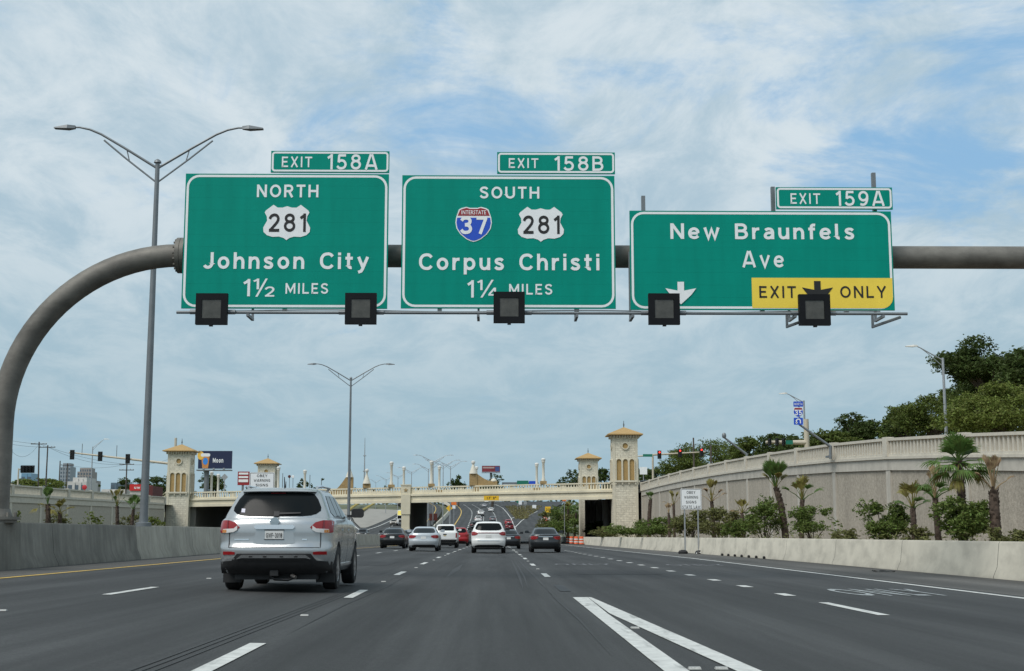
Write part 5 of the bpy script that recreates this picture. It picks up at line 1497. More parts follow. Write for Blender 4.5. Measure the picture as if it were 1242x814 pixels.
def quads(name, pts, size, m, parent, aspect=2.0, up=0.3, off=None):
    n = len(pts)
    a = rng.normal(size=(n, 3)); a[:, 2] *= .6; a /= np.linalg.norm(a, axis=1)[:, None]
    b = rng.normal(size=(n, 3)); b[:, 2] += up; b -= a * (a * b).sum(1)[:, None]; b /= np.linalg.norm(b, axis=1)[:, None]
    s = size * rng.uniform(.6, 1.35, size=(n, 1))
    w = b * s / aspect
    c = np.cross(a, b) * s * .18
    v = np.stack([pts - a * s * .5, pts + w * .5 + c, pts + a * s * .5, pts - w * .5 + c], 1).reshape(-1, 3)
    if off is not None: v = v - np.array(off)
    me = bpy.data.meshes.new(name)
    me.vertices.add(4 * n); me.vertices.foreach_set('co', v.astype(np.float32).ravel())
    me.loops.add(4 * n); me.loops.foreach_set('vertex_index', np.arange(4 * n, dtype=np.int32))
    me.polygons.add(n); me.polygons.foreach_set('loop_start', np.arange(0, 4 * n, 4, dtype=np.int32))
    me.update(calc_edges=True); me.validate()
    return link(name, me, m, parent)
def blob_pts(c, rad, nclump, nleaf, spread=.34, hollow=.45, flat=.8):
    """leaf points: lobes -> twigs on and inside the lobes -> leaves round each twig; returns leaves and lobe centres"""
    rad = np.array(rad, float)
    d = rng.normal(size=(nclump, 3)); d /= np.linalg.norm(d, axis=1)[:, None]
    d[:, 2] = np.where(d[:, 2] < -.35, d[:, 2] * .5, d[:, 2])
    cc = d * (rng.uniform(.25, 1.0, size=(nclump, 1)) ** .5) * .88 * rad
    lr = rng.uniform(.6, 1.35, size=nclump) * spread
    nt = max(8, nleaf // 9)
    k = rng.integers(0, nclump, nt)
    q = rng.normal(size=(nt, 3)); q /= np.linalg.norm(q, axis=1)[:, None]
    tw = cc[k] + q * (rng.uniform(.25, 1.12, size=(nt, 1)) ** .6) * lr[k][:, None] * rad * np.array([1, 1, flat])
    j = rng.integers(0, nt, nleaf)
    p = tw[j] + rng.normal(size=(nleaf, 3)) * rad * np.array([.055, .055, .04])
    return p + np.array(c), cc + np.array(c)
TREEG = 'trees behind the walls and the overpass'
def tree(label, px, ytop, ybot, wpx, Y, m, nclump=26, nleaf=5000, leaf=.32, zg=None, spread=.34, group=TREEG, name='tree', hollow=.45):
    t, b = P(px, ytop, Y), P(px, ybot, Y); rx = wpx * Y / F / 2 * 1.3; rz = (t.z - b.z) / 2 * 1.12
    c = (t.x, Y, b.z + rz); g = zg if zg is not None else b.z - 2.5
    r = thing(name, label, 'tree', (t.x, Y, g), 0, group)
    p, cc = blob_pts((0, 0, c[2] - g), (rx * .86, rx * .8, rz * .86), nclump, nleaf, spread, hollow)
    quads('crown', p, leaf, m, r)
    mb = MB(); h = c[2] - g; tr = max(.12, rx * .07)
    mb.tube([(0, 0, -.3), (rx * .03, 0, h * .4), (0, .1, h * .75)], [tr * 1.3, tr, tr * .75], 8)
    for q in cc[:12]:
        mb.tube([(0, .05, h * .6), (q[0] * .5, q[1] * .5, h * .7 + (q[2] - h * .7) * .45), tuple(q)], [tr * .55, tr * .3, tr * .1], 5, False)
    mb.build('trunk', M_BARK, r, 50, world=False)
    return r
tree('tall airy oak at the right edge, highest crown above the wall', 1200, 412, 486, 112, 98, L_DARK, 30, 16150, 0.245, 6.2, .27, hollow=.55)
tree('dense dark oak filling below the tallest crown', 1216, 436, 512, 96, 104, L_DARK, 34, 15000, .25, 6.2, .34)
tree('dark leafy oak between street light and tallest crown', 1176, 462, 530, 74, 108, L_DARK, 26, 11000, .25, 6.2, .34)
tree('second airy oak crown cut by the right edge of the frame', 1262, 408, 500, 90, 92, L_DARK, 26, 11900, 0.245, 6.0, .27)
tree('light green bushy tree in front of the tall oak', 1222, 468, 548, 138, 80, L_LITE, 34, 20400, 0.187, 4.6, .36)
tree('dark round tree behind the single-arm street light', 1128, 476, 548, 96, 104, L_MID, 30, 15300, 0.216, 6.2, .36)
tree('mid green tree filling between round tree and light bushy tree', 1172, 486, 552, 84, 92, L_MID, 26, 13000, .22, 5.6, .36)
tree('low dark tree at the left end of the right-hand wood', 1086, 508, 556, 46, 118, L_MID, 16, 6000, .24, 6.2, .38)
tree('dark tree left of the single-arm street light', 1102, 492, 552, 56, 112, L_DARK, 20, 8500, 0.230, 6.2, .36)
tree('dark round tree above the balustrade right of the shield sign', 1035, 505, 552, 62, 125, L_DARK, 24, 8500, 0.259, 6.4, .34)
tree('low light tree beside the dark round one behind the balustrade', 1008, 522, 556, 62, 118, L_MID, 20, 5950, 0.245, 6.2, .38)
tree('dark tree behind the three unlit signals', 948, 524, 566, 62, 150, L_DARK, 22, 7140, 0.302, 6.4, .34)
tree('dark low tree left of the unlit signals', 912, 530, 574, 54, 160, L_MID, 18, 5440, 0.302, 6.4, .38)
tree('bushy green tree behind the right red signals', 862, 537, 588, 78, 222, L_MID, 26, 10200, 0.331, 6.6, .36)
tree('green tree between two red signals', 828, 548, 592, 50, 228, L_MID, 18, 5950, 0.346, 6.6, .36)
tree('dark low tree right of the near right tower', 792, 568, 600, 56, 260, L_DARK, 16, 5100, 0.432, 6.6, .38)
tree('dark tree between the two right towers', 735, 571, 606, 36, 330, L_DARK, 14, 3060, 0.540, 5.5, .38)
tree('dark tree left of the far right tower', 690, 572, 612, 34, 360, L_DARK, 14, 3060, 0.540, 5.5, .38)
tree('dark round tree left of the tan curved wall', 556, 577, 606, 20, 560, L_DARK, 12, 2040, 0.720, 11, .4)
tree('dark tree under the red billboard', 597, 578, 606, 32, 560, L_DARK, 14, 2550, 0.720, 11, .4)
tree('dark tree left of the near left tower', 192, 577, 606, 44, 420, L_DARK, 16, 3740, 0.612, 4.5, .38)
tree('small dark tree behind the red store sign', 160, 580, 606, 30, 520, L_DARK, 12, 2040, 0.684, 4.5, .4)
tree('dark tree right of the beer billboard post', 262, 574, 604, 34, 400, L_DARK, 14, 2720, 0.612, 4.5, .38)
tree('dark dome tree above the silver SUV roof', 366, 583, 606, 14, 420, L_DARK, 10, 1360, 0.504, 5, .4)
tree('green bush behind the left parapet beside the utility poles', 58, 581, 602, 38, 260, L_LITE, 14, 3400, 0.360, 4.5, .4)
tree('green bush behind the left parapet beside the dark signals', 30, 580, 600, 34, 250, L_LITE, 14, 3060, 0.360, 4.5, .4)
# a far wood on the skyline that reads as one mass
pp = []
for px in range(-30, 1290, 7):
    if 20 < px < 130: continue
    q = P(px, 602 if px < 700 else 600, 900); hh = rng.uniform(6, 13)
    pp.append(blob_pts((q.x, 900 + rng.uniform(-60, 60), q.z - 3), (7, 7, hh), 5, 110, .5)[0])
stuff(quads('far_wood', np.concatenate(pp), 1.7, L_DARK, None)); o = bpy.data.objects['far_wood']; o['label'] = 'dark distant wood along the skyline'; o['category'] = 'wood'

# shrubs in the planting bed
SHG = 'shrubs in the planting beds'
def shrub(label, px, ytop, wpx, Y, m=L_SHRUB, n=1600, leaf=.11, zg=None, x=None):
    t = P(px, ytop, Y); g = (zc(Y) + .5) if zg is None else zg; rx = wpx * Y / F / 2 * 1.15; rz = (t.z - g) / 2 * 1.1
    r = thing('shrub', label, 'shrub', (t.x, Y, g), 0, SHG)
    p, cc = blob_pts((0, 0, rz * 1.05), (rx * .95, rx * .8, rz * .98), 14, int(n * 1.9), .38, .35)
    quads('foliage', p, leaf, m, r, 2.4)
    mb = MB()
    for q in cc[:9]: mb.tube([(0, 0, -.05), (q[0] * .5, q[1] * .5, q[2] * .6), tuple(q)], [.035, .022, .008], 5, False)
    mb.build('stem', M_BARK, r, 50, world=False)
    return r
shrub('wide green shrub at the foot of the tallest palm', 1166, 608, 66, 43, n=3600, leaf=.12)
shrub('open green shrub standing alone left of the small drooping palm', 1071, 608, 58, 50, n=2600, leaf=.12)
shrub('round green shrub right of the leaning palm', 984, 614, 58, 62, n=2200, leaf=.12)
shrub('low shrub left of the leaning palm', 926, 612, 56, 70, n=2200, leaf=.14)
shrub('olive shrub beside the white warning sign post', 872, 618, 58, 80, L_SHRUB2, 2200, .15)
shrub('brownish shrub behind the white warning sign', 838, 622, 46, 88, L_SHRUB2, 1800, .16)
shrub('dense green shrub right of the near right tower', 803, 628, 56, 102, L_SHRUB, 2600, .17)
shrub('dense dark shrub in front of the near right tower', 768, 629, 62, 118, L_SHRUB, 2800, .18)
shrub('low shrub left of the near right tower', 738, 640, 44, 135, L_SHRUB2, 1600, .18)
shrub('low grassy shrub at the right edge behind the barrier', 1226, 641, 52, 38, L_SHRUB2, 1500, .1)
shrub('low yellowish shrub between open shrub and round shrub', 1024, 640, 34, 56, L_SHRUB2, 900, .1)
shrub('small shrub under the drooping palm', 1112, 640, 40, 47, L_SHRUB2, 900, .1)
shrub('green shrub between leaning palm and olive shrub', 900, 628, 46, 74, L_SHRUB, 1600, .14)
shrub('green shrub mass below the far right tower', 690, 628, 46, 248, L_SHRUB, 2600, .34, zg=zc(248))
shrub('olive shrub mass behind the barrels under the bridge', 671, 622, 44, 262, L_SHRUB2, 2600, .36, zg=zc(262))
shrub('dark shrub mass beyond the barrels by the far tower', 684, 612, 40, 300, L_SHRUB, 2400, .4, zg=zc(300))
shrub('dark shrub in the shade left of the near right tower', 722, 634, 34, 190, L_DARK, 1400, .28)
for k, (px, yt, w) in enumerate(((20, 624, 26), (72, 626, 34), (112, 626, 30), (158, 625, 34), (188, 628, 26))):
    shrub(['low plant left of the stunted palm by the left wall', 'low plant under the leaning left palm', 'low leafy plant between the left wall palms', 'low plant at the foot of the rightmost left palm', 'thin low plant right of the left palms'][k], px, yt, w, 120 + 6 * k, (L_LITE, L_SHRUB2)[k % 2], 700, .2)

# palms
PG = 'palms in the planting beds'
def frond(mb, base, az, el, Lp, Rb, nseg, spread, droop, r_):
    Lp *= 1.05; Rb *= 1.12
    d = Vector((math.cos(az) * math.cos(el), math.sin(az) * math.cos(el), math.sin(el)))
    e = Vector(base) + d * Lp + Vector((0, 0, -droop * Lp * .4))
    side = d.cross(Vector((0, 0, 1)));
    if side.length < .1: side = Vector((1, 0, 0))
    side.normalize(); nrm = side.cross(d).normalized()
    mid = (Vector(base) + e) / 2 + Vector((0, 0, .06 * Lp))
    mb.tube([base, mid, e], [.03, .02, .012], 4, False)
    for i in range(nseg):
        t = (i / (nseg - 1) - .5) * 2
        a = t * spread
        f = (d * math.cos(a) + side * math.sin(a)).normalized()
        L = Rb * (1 - .25 * abs(t)) * r_.uniform(.85, 1.1)
        w = Rb * .036
        ax = f.cross(nrm).normalized() * w
        p1 = e + f * L * .5 + nrm * .04 * L - Vector((0, 0, droop * L * .12))
        p2 = e + f * L * .8 - Vector((0, 0, droop * L * .35)); p3 = e + f * L - Vector((0, 0, droop * L * .75))
        mb.add([e - ax * .35, e + ax * .35, p1 + ax, p1 - ax, p2 + ax * .7, p2 - ax * .7, p3], [(0, 1, 2, 3), (3, 2, 4, 5), (5, 4, 6)])
def palm(label, px, Y, tx, ty, r, sets, seed, zg=None):
    rr = random.Random(seed); r *= .68
    b = P(px, 650, Y); g = zc(Y) + .45 if zg is None else zg
    top = P(tx, ty, Y) - Vector((b.x, Y, g))
    root = thing('palm', label, 'palm', (b.x, Y, g), 0, PG)
    mb = MB(); n = 14
    pts = [(top.x * t * t, 0, -.1 + (top.z + .1) * t) for t in [i / n for i in range(n + 1)]]
    rs = [r * (1.12 - .15 * i / n) * rr.uniform(.93, 1.07) for i in range(n + 1)]; rs[-1] *= .7
    mb.tube(pts, rs, 12)
    for k in range(int(150 * top.z / 2.5)):
        t = rr.uniform(.12, 1); a = rr.uniform(0, 6.28); c = Vector((top.x * t * t, 0, top.z * t)); R0 = r * (1.1 - .15 * t)
        o_ = Vector((math.cos(a), math.sin(a), 0)); s_ = Vector((-math.sin(a), math.cos(a), 0)); w = r * .34
        p = c + o_ * R0 * .85
        mb.add([p - s_ * w, p + s_ * w, p + s_ * w * .6 + o_ * r * .34 + Vector((0, 0, r * .7)), p - s_ * w * .6 + o_ * r * .34 + Vector((0, 0, r * .7)), p + Vector((0, 0, r * .5))], [(0, 1, 2, 3), (0, 3, 4), (1, 4, 2)])
    mb.build('trunk', M_PTRUNK, root, 60, world=False)
    for (cnt, e0, e1, Lp, Rb, spread, droop, m, nm) in sets:
        for i in range(cnt):
            mb = MB()
            frond(mb, tuple(top + Vector((0, 0, -.05))), rr.uniform(0, .6) + 6.283 * i / cnt, R(rr.uniform(e0, e1)), Lp * rr.uniform(.8, 1.2), Rb * rr.uniform(.8, 1.15), 19, R(spread), droop, rr)
            mb.build(nm, m, root, world=False, fix=False)
    return root
gf, df = 'frond', 'dead_frond'
palm('tallest palm with a full green crown in front of the balustrade', 1169, 45, 1163, 560, .19, [(12, 30, 85, .5, .72, 60, .35, L_PALM, gf), (12, -15, 28, .55, .75, 62, .6, L_PALM, gf), (3, -35, -10, .5, .55, 40, .9, L_PALMY, gf)], 1)
palm('palm with dead tan fronds standing straight up', 1208, 42.5, 1205, 594, .22, [(7, 66, 88, .85, .42, 26, .15, L_PALMD, df), (2, 40, 60, .6, .35, 25, .6, L_PALMD, df)], 2)
palm('small palm with yellowing drooping fronds', 1109, 49, 1107, 616, .15, [(6, 62, 86, .7, .55, 48, .5, L_PALMY, gf), (3, 35, 60, .6, .5, 50, .8, L_PALM, gf)], 3)
palm('short ragged palm left of the tallest one', 1138, 47, 1134, 604, .15, [(4, 72, 88, .8, .4, 30, .2, L_PALMD, df), (7, 30, 65, .6, .6, 50, .8, L_PALM, gf)], 4)
palm('slender palm leaning left with upright green fronds', 953, 70, 941, 592, .23, [(16, 58, 86, .75, .85, 34, .2, L_PALM, gf), (3, 45, 60, .7, .7, 34, .5, L_PALMY, gf)], 5)
palm('short palm with a torn yellow-green crown beside the leaning one', 972, 65, 973, 606, .17, [(6, 60, 86, .75, .6, 42, .4, L_PALMY, gf), (4, 40, 65, .8, .6, 45, .5, L_PALM, gf)], 6)
palm('thin palm with a small yellowish tuft left of the leaning one', 902, 78, 900, 622, .14, [(5, 55, 85, .5, .55, 45, .4, L_PALMY, gf), (2, 20, 50, .5, .5, 40, .6, L_PALMD, df)], 7)
palm('tall thin palm with dry split fronds right of the warning sign', 866, 84, 863, 608, .17, [(5, 70, 88, 1.0, .6, 26, .3, L_PALMY, gf), (5, 20, 55, .9, .6, 24, .7, L_PALMD, df)], 8)
palm('thin dry palm just left of the warning sign', 818, 100, 817, 612, .14, [(5, 65, 88, .8, .5, 24, .3, L_PALMY, gf), (2, 30, 60, .6, .5, 24, .6, L_PALMD, df)], 9)
palm('stubby dry palm behind the warning sign post', 812, 98, 811, 622, .14, [(4, 65, 88, .5, .4, 24, .3, L_PALMD, df)], 10)
palm('dark palm stump nearest the right tower', 787, 112, 789, 606, .22, [(6, 60, 88, .4, .5, 40, .5, L_PALM, gf)], 11)
palm('small palm with upright fronds on the right edge of the bridge bed', 697, 250, 699, 622, .3, [(8, 30, 85, 1.0, 1.1, 50, .4, L_PALM, gf)], 12)
palm('thin palm by the far right tower', 689, 262, 689, 618, .3, [(7, 50, 88, .9, 1.0, 40, .3, L_PALMY, gf)], 13)
palm('stunted palm with bundled fronds by the left wall', 58, 122, 58, 612, .3, [(8, 60, 88, 1.0, .9, 30, .3, L_PALM, gf), (5, -30, 30, .7, .8, 40, .8, L_PALMY, gf)], 14)
palm('squat fraying palm right of the stunted left palm', 72, 123, 73, 622, .25, [(8, 30, 85, .8, .8, 36, .5, L_PALMY, gf)], 15)
palm('thin palm with yellow fronds beside the left street light', 142, 132, 142, 614, .24, [(7, 62, 88, 1.1, .7, 24, .2, L_PALMY, gf), (3, 50, 80, .7, .7, 30, .4, L_PALM, gf)], 16)
palm('short tilted palm just left of the tall street light', 159, 135, 162, 618, .24, [(8, 50, 85, .9, .8, 34, .3, L_PALM, gf)], 17)
# dry weeds along the foot of the right barrier bed
pw = []
for d in np.arange(30, 150, .35):
    x = rb(d) + rng.uniform(.6, 2.2); pw.append((x, d, zc(d) + .5 + rng.uniform(0, .45)))
w_ = stuff(quads('weeds', np.repeat(np.array(pw), 8, 0) + rng.normal(scale=.16, size=(len(pw) * 8, 3)), .2, L_SHRUB2, None, 5)); w_['label'] = 'dry weeds along the back of the right barrier'; w_['category'] = 'weeds'
pg = []
for k in range(2600):
    d = rng.uniform(395, 560); a = smooth(d, [(395, 5.5), (560, 3.5)]) + .6; b = smooth(d, [(395, 9.5), (465, 13.5), (560, 20)])
    x = rng.uniform(a, max(a + .2, b)); pg.append((x, d, zc(d) + .1 + rng.uniform(0, .5)))
q_ = quads('gore_grass', np.array(pg), .7, leafmat('dry_yellow_grass', (.17, .15, .06)), None, 4, 1.5); stuff(q_); q_['label'] = 'yellow-green grass in the exit gore'; q_['category'] = 'grass'
# ---------------------------------------------------------------- exit ramp beyond the bridge and its barrels
M_ORANGE = mat('orange_barrel_plastic', (0.70, 0.11, 0.03), 0.5, var=0.1, vscale=6)
M_REFW = mat('white_reflective_band', (0.70, 0.68, 0.64), 0.4, var=0.08, vscale=9)
def barrel(label, loc):
    r = thing('traffic_barrel', label, 'barrel', loc, 0, 'orange barrels along the exit ramp')
    MB().lathe([(.30, 0), (.30, .06), (.285, .08), (.28, .3), (.265, .6), (.25, .86), (.22, .92), (.06, .93)], n=14).build('drum', M_ORANGE, r, 40, world=False)
    for z in (.30, .60): MB().lathe([(.27, z - .07), (.289 - .05 * (z - .3), z - .07), (.283 - .05 * (z - .3), z + .07), (.26, z + .07)], n=14).build('band', M_REFW, r, 40, world=False)
    MB().lathe([(.42, -.0), (.42, .05), (.3, .06)], n=12).build('rubber_base', M_BLACK, r, 40, world=False)
    return r
b0 = barrel('orange barrel nearest the end of the right barrier', (10.05, 158, zr(10, 158) + .004))
dupthing(b0, 'second orange barrel from the end of the right barrier', (9.75, 163, zr(10, 163) + .004))
dupthing(b0, 'orange barrel in the shade at the right under the overpass', (9.7, 172, zr(10, 172) + .004))
dupthing(b0, 'orange barrel deep in the shade under the overpass', (9.8, 182, zr(10, 182) + .004))
for k in range(16):
    d = 236 + 13.5 * k
    dupthing(b0, 'orange barrel in the long curved row up the exit ramp', (rb(d) - .9, d, zr(5, d) + .01), scale=1.15)
# gore lines of the exit ramp
def hill_line(pts, w, m=M_WHITEP):
    mb = MB(); rows = []
    for a, b in zip(pts, pts[1:]):
        for i in range(5):
            t = i / 5; x, d = a[0] + (b[0] - a[0]) * t, a[1] + (b[1] - a[1]) * t
            rows.append([(x - w / 2, d, zc(d) + .05), (x + w / 2, d, zc(d) + .05)])
    mb.grid(rows); mb.build('edge_line', m, road, fix=False)
hill_line([(4.9, 300), (4.86, 340), (4.9, 400), (4.2, 470), (3.2, 535), (0.5, 600), (-4, 650)], .24)
hill_line([(4.9, 330), (7.5, 380), (11.5, 440), (16.2, 495)], .25)
hill_line([(4.9, 402), (8.5, 440), (13, 490)], .3)
hill_line([(9.6, 300), (10.4, 330), (12, 360), (14.5, 410)], .3)
# ---------------------------------------------------------------- small roadside signs
M_SIGNW = mat('white_sign_plate', (0.84, 0.85, 0.85), 0.5, var=0.04, vscale=3)
M_ALU = mat('sign_back_aluminium', (0.35, 0.36, 0.36), 0.5, metal=0.4)
def obey(label, cx_, ytop, ybot, Y, w, zg, lines):
    t, b = P(cx_, ytop, Y), P(cx_, ybot, Y)
    r = thing('warning_sign', label, 'sign', (t.x, Y, zg), 0, 'OBEY WARNING SIGNS boards')
    x, z0, z1 = t.x, b.z, t.z; h = (z1 - z0)
    MB().prism(rrect(x - w/2, x + w/2, z0, z1, .05, 3), Y, Y + .02).build('plate', M_SIGNW, r)
    border(MB(), x - w/2 + .025, x + w/2 - .025, z0 + .025, z1 - .025, .04, .018, Y - .004).build('border', M_BLK, r, fix=False)
    for k, (s, fw) in enumerate(lines):
        zb = z1 - h * (.235 * k + .24)
        sign_text(MB(), s, x - w * fw / 2, x + w * fw / 2, zb, zb + h * .135, Y - .006, .15, .22).build('lettering', M_BLK, r, fix=False)
    for s in (-.32, .32):
        MB().box(x + w * s - .035, x + w * s + .035, Y + .025, Y + .09, zg, z1 - .1).build('post', M_GALV, r)
    return r
OB = [('OBEY', .42), ('WARNING', .66), ('SIGNS', .5), ('STATE LAW', .86)]
GL['D'] = GL['O']
ob = obey('white OBEY WARNING SIGNS board on two posts before the right barrier', 838, 593, 618, 76, 1.17, zr(11, 76), OB)
obey('white OBEY WARNING SIGNS board on the median behind the silver SUV', 318, 573, 597, 66, 1.2, zr(-11.2, 66) + 1.1, OB)
for k, (px, w, h, m) in enumerate(((828.5, .5, .22, M_BLACK), (848, .42, .2, M_PLAST))):
    q = P(px, 670, 75.4); z = zr(q.x, 75.4)
    mb = MB(); mb.lathe([(w * .5, 0), (w * .55, h * .4), (w * .42, h * .8), (w * .15, h)], (q.x, 75.4, z), 10)
    tag(mb.build('sandbag', m, sm=50, loc=(q.x, 75.4, z)), ['dark sandbag at the left post of the warning sign', 'dark sandbag at the right post of the warning sign'][k], 'sandbag')
q = P(848.5, 671, 74.9)
mb = MB(); mb.grid([[(q.x - .18 + .12 * i, 74.9 + .1 * j, zr(q.x, 75) + .02 + .07 * ((i * 3 + j * 5) % 4) / 3) for i in range(4)] for j in range(3)])
tag(mb.build('litter', M_SIGNW, loc=(q.x, 74.9, zr(q.x, 75))), 'crumpled white litter at the foot of the warning sign', 'litter')
def plain_sign(name, label, px, ytop, ybot, Y, w, m, shape='rect', posts=1, zg=None, txt=None, tm=None, pm=None, group=None):
    t, b = P(px, ytop, Y), P(px, ybot, Y); g = zc(Y) if zg is None else zg
    r = thing(name, label, 'sign', (t.x, Y, g), 0, group); x, z0, z1 = t.x, b.z, t.z; c = (z0 + z1) / 2
    poly = rrect(x - w/2, x + w/2, z0, z1, .06, 2) if shape == 'rect' else [(x, z0), (x + (z1 - z0) / 2, c), (x, z1), (x - (z1 - z0) / 2, c)]
    MB().prism(poly, Y, Y + .05).build('plate', m, r)
    if txt: sign_text(MB(), txt, x - w * .36, x + w * .36, c - (z1 - z0) * .2, c + (z1 - z0) * .2, Y - .02, .17).build('lettering', tm or M_BLK, r, fix=False)
    for s in ([0] if posts == 1 else [-.32, .32]):
        MB().box(x + w * s - .06, x + w * s + .06, Y + .06, Y + .16, g, z1 - .1).build('post', pm or M_GALV, r)
    return r
M_BRWN = mat('dark_red_message_sign', (0.09, 0.018, 0.012), 0.5, var=0.4, vscale=4)
M_ORS = mat('orange_sign_sheeting', (0.80, 0.19, 0.03), 0.5)
M_GRS = mat('far_green_sheeting', (0.01, 0.17, 0.11), 0.5)
plain_sign('message_board', 'dark red board on two posts right of the star pier', 525.5, 623, 631.5, 262, 1.55, M_BRWN, posts=2, pm=M_PLAST)
plain_sign('diamond_sign', 'yellow diamond sign left of the hill road', 545, 612.5, 620.5, 345, 1.5, M_YEL, 'diamond')
plain_sign('work_zone_sign', 'orange work zone sign beside the yellow diamond', 550.5, 609, 612.5, 352, 1.3, M_ORS)
plain_sign('speed_sign', 'small white sign under the orange one left of the hill road', 550.5, 613, 617, 351, .8, M_SIGNW)
plain_sign('advisory_sign', 'square yellow sign beside the exit ramp barrels', 664.5, 614.5, 622, 330, 1.35, M_YEL, txt='30')
plain_sign('route_sign', 'small white square sign above the exit ramp', 648, 612.5, 617, 520, 1.5, M_SIGNW)
plain_sign('route_sign', 'small pale blue and white sign in the exit gore', 631, 607, 612, 500, 1.2, M_SIGNW)
plain_sign('route_sign', 'second small white sign in the exit gore, right of the first', 637, 608, 612, 505, 1.2, M_ALU)
plain_sign('exit_sign', 'small green sign left of the pale gore sign', 628, 607, 610, 505, .9, M_GRS)
plain_sign('work_zone_sign', 'orange sign in the shade left of the far right tower', 684.5, 605.5, 608, 240, .7, M_ORS)
# overhead signs and billboard beyond the bridge
r = thing('far_guide_sign', 'green overhead guide sign seen over the bridge rail', 'sign', (P(632, 586, 700).x, 700, 17))
a, b = P(610, 587.5, 700), P(652, 585, 700)
MB().box(a.x, b.x, 700, 700.4, a.z, b.z).build('sign_beam', M_GALVD, r)
a, b = P(627, 588, 699), P(641, 583, 699); MB().box(a.x, b.x, 699, 699.2, a.z, b.z).build('panel', M_GRS, r)
a, b = P(641.5, 588, 699), P(651, 583.5, 699); MB().box(a.x, b.x, 699, 699.2, a.z, b.z).build('panel', M_SBLUE, r)
for px in (609.5, 652.5): q = P(px, 585, 700); MB().box(q.x - .3, q.x + .3, 699.8, 700.4, 16, q.z).build('post', M_GALVD, r)
M_NAVY = mat('navy_billboard_print', (0.012, 0.02, 0.065), 0.5)
M_BBR = mat('red_billboard_print', (0.22, 0.03, 0.04), 0.5, var=0.3, vscale=.4)
def billboard(label, x0, x1, y0, y1, Y, m, zg, pole_px):
    a, b = P(x0, y1, Y), P(x1, y0, Y)
    r = thing('billboard', label, 'billboard', (P(pole_px, 600, Y).x, Y, zg))
    f = MB().box(a.x, b.x, Y, Y + .5, a.z, b.z).build('face', m, r)
    MB().box(a.x - .1, b.x + .1, Y - 1.1, Y + .6, a.z - .5, a.z - .25).build('catwalk', M_GALVD, r)
    for k in range(3):
        x = a.x + (b.x - a.x) * (.2 + .3 * k)
        MB().box(x - .2, x + .2, Y - 1.2, Y - .9, a.z - .25, a.z + .1).build('floodlight', M_GALV, r)
    q = P(pole_px, 600, Y); MB().cyl((q.x, Y + .3, zg), (q.x, Y + .3, a.z - .2), .55, n=14).build('pole', M_GALVD, r, 40)
    return r, f, a, b
r, f, a, b = billboard('navy beer billboard behind the near left tower', 240, 281.5, 547, 568.5, 300, M_NAVY, 4, 249.5)
w, h = b.x - a.x, b.z - a.z; Y = 300
sign_text(MB(), 'Moon', a.x + w * .44, a.x + w * .745, a.z + h * .34, a.z + h * .60, Y - .02, .22).build('lettering', M_SIGNW, f, fix=False)
c = a.x + w * .215
MB().prism([(c - w * .085, a.z + h * .02), (c + w * .085, a.z + h * .02), (c + w * .125, a.z + h * .72), (c - w * .125, a.z + h * .72)], Y - .05, Y - .01).build('glass_print', mat('amber_beer_print', (.55, .20, .06), .5, col2=(.62, .32, .10), vscale=1), f)
MB().prism(rrect(c - w * .14, c + w * .14, a.z + h * .68, a.z + h * .86, h * .08, 3), Y - .06, Y - .015).build('foam_print', M_SIGNW, f)
MB().prism([(c + w * .075 * math.cos(i * .4189), a.z + h * .42 + h * .20 * math.sin(i * .4189)) for i in range(15)], Y - .07, Y - .02).build('emblem_print', mat('bright_blue_print', (.04, .25, .70), .5), f)
MB().prism([(c - w * .14 + w * .10 * math.cos(i * .4189), a.z + h * .74 + h * .24 * math.sin(i * .4189)) for i in range(15)], Y - .055, Y - .012).build('orange_slice_print', mat('orange_print', (.85, .5, .08), .5), f)
r, f, a, b = billboard('small red billboard above the bridge rail right of the curved wall', 584.5, 606.5, 565, 572.5, 620, M_BBR, 12, 595.5)
MB().box(a.x + .4, b.x - 2.6, 619.95, 620.0, a.z + 1.6, b.z - .5).build('print_band', mat('pale_red_print', (.45, .32, .3), .5), f)
MB().box(b.x - 2.2, b.x - .3, 619.95, 620.0, a.z + .3, b.z - .4).build('print_figure', mat('blue_print', (.06, .09, .25), .5), f)
a, b = P(288, 588.5, 330), P(302.5, 572, 330)
r = thing('store_sign', 'red and white stacked sign left of the warning board', 'sign', (a.x, 330, 4))
MB().box(a.x, b.x, 330, 330.5, a.z, b.z).build('cabinet', mat('red_cabinet', (.30, .02, .025), .5), r)
for k, (u, v) in enumerate(((.78, .92), (.52, .66), (.22, .42))): MB().box(a.x + .25, b.x - .25, 329.94, 330.0, a.z + (b.z - a.z) * u, a.z + (b.z - a.z) * v).build('white_panel', M_SIGNW, r)
MB().box(a.x + 1, a.x + 1.5, 330.1, 330.4, 4, a.z).build('post', M_GALVD, r)
for k, px in enumerate((351, 354.5)):
    q = P(px, 578, 300)
    r = thing('round_sign', ['dark round sign on a pole above the SUV roof', 'pale round sign on a pole above the SUV roof'][k], 'sign', (q.x, 300 + k, 4))
    MB().lathe([(.3, -.05), (.34, 0), (.3, .05)], (q.x, 300 + k, q.z), 12, 'y').build('plate', (M_BRWN, M_SIGNW)[k], r)
    MB().cyl((q.x, 300.2 + k, 4), (q.x, 300.2 + k, q.z), .06, n=6).build('post', M_GALVD, r)
plain_sign('diamond_sign', 'grey back of a diamond sign right of the beer billboard', 272.5, 574.5, 583, 225, 1.2, M_ALU, 'diamond', zg=5.5)
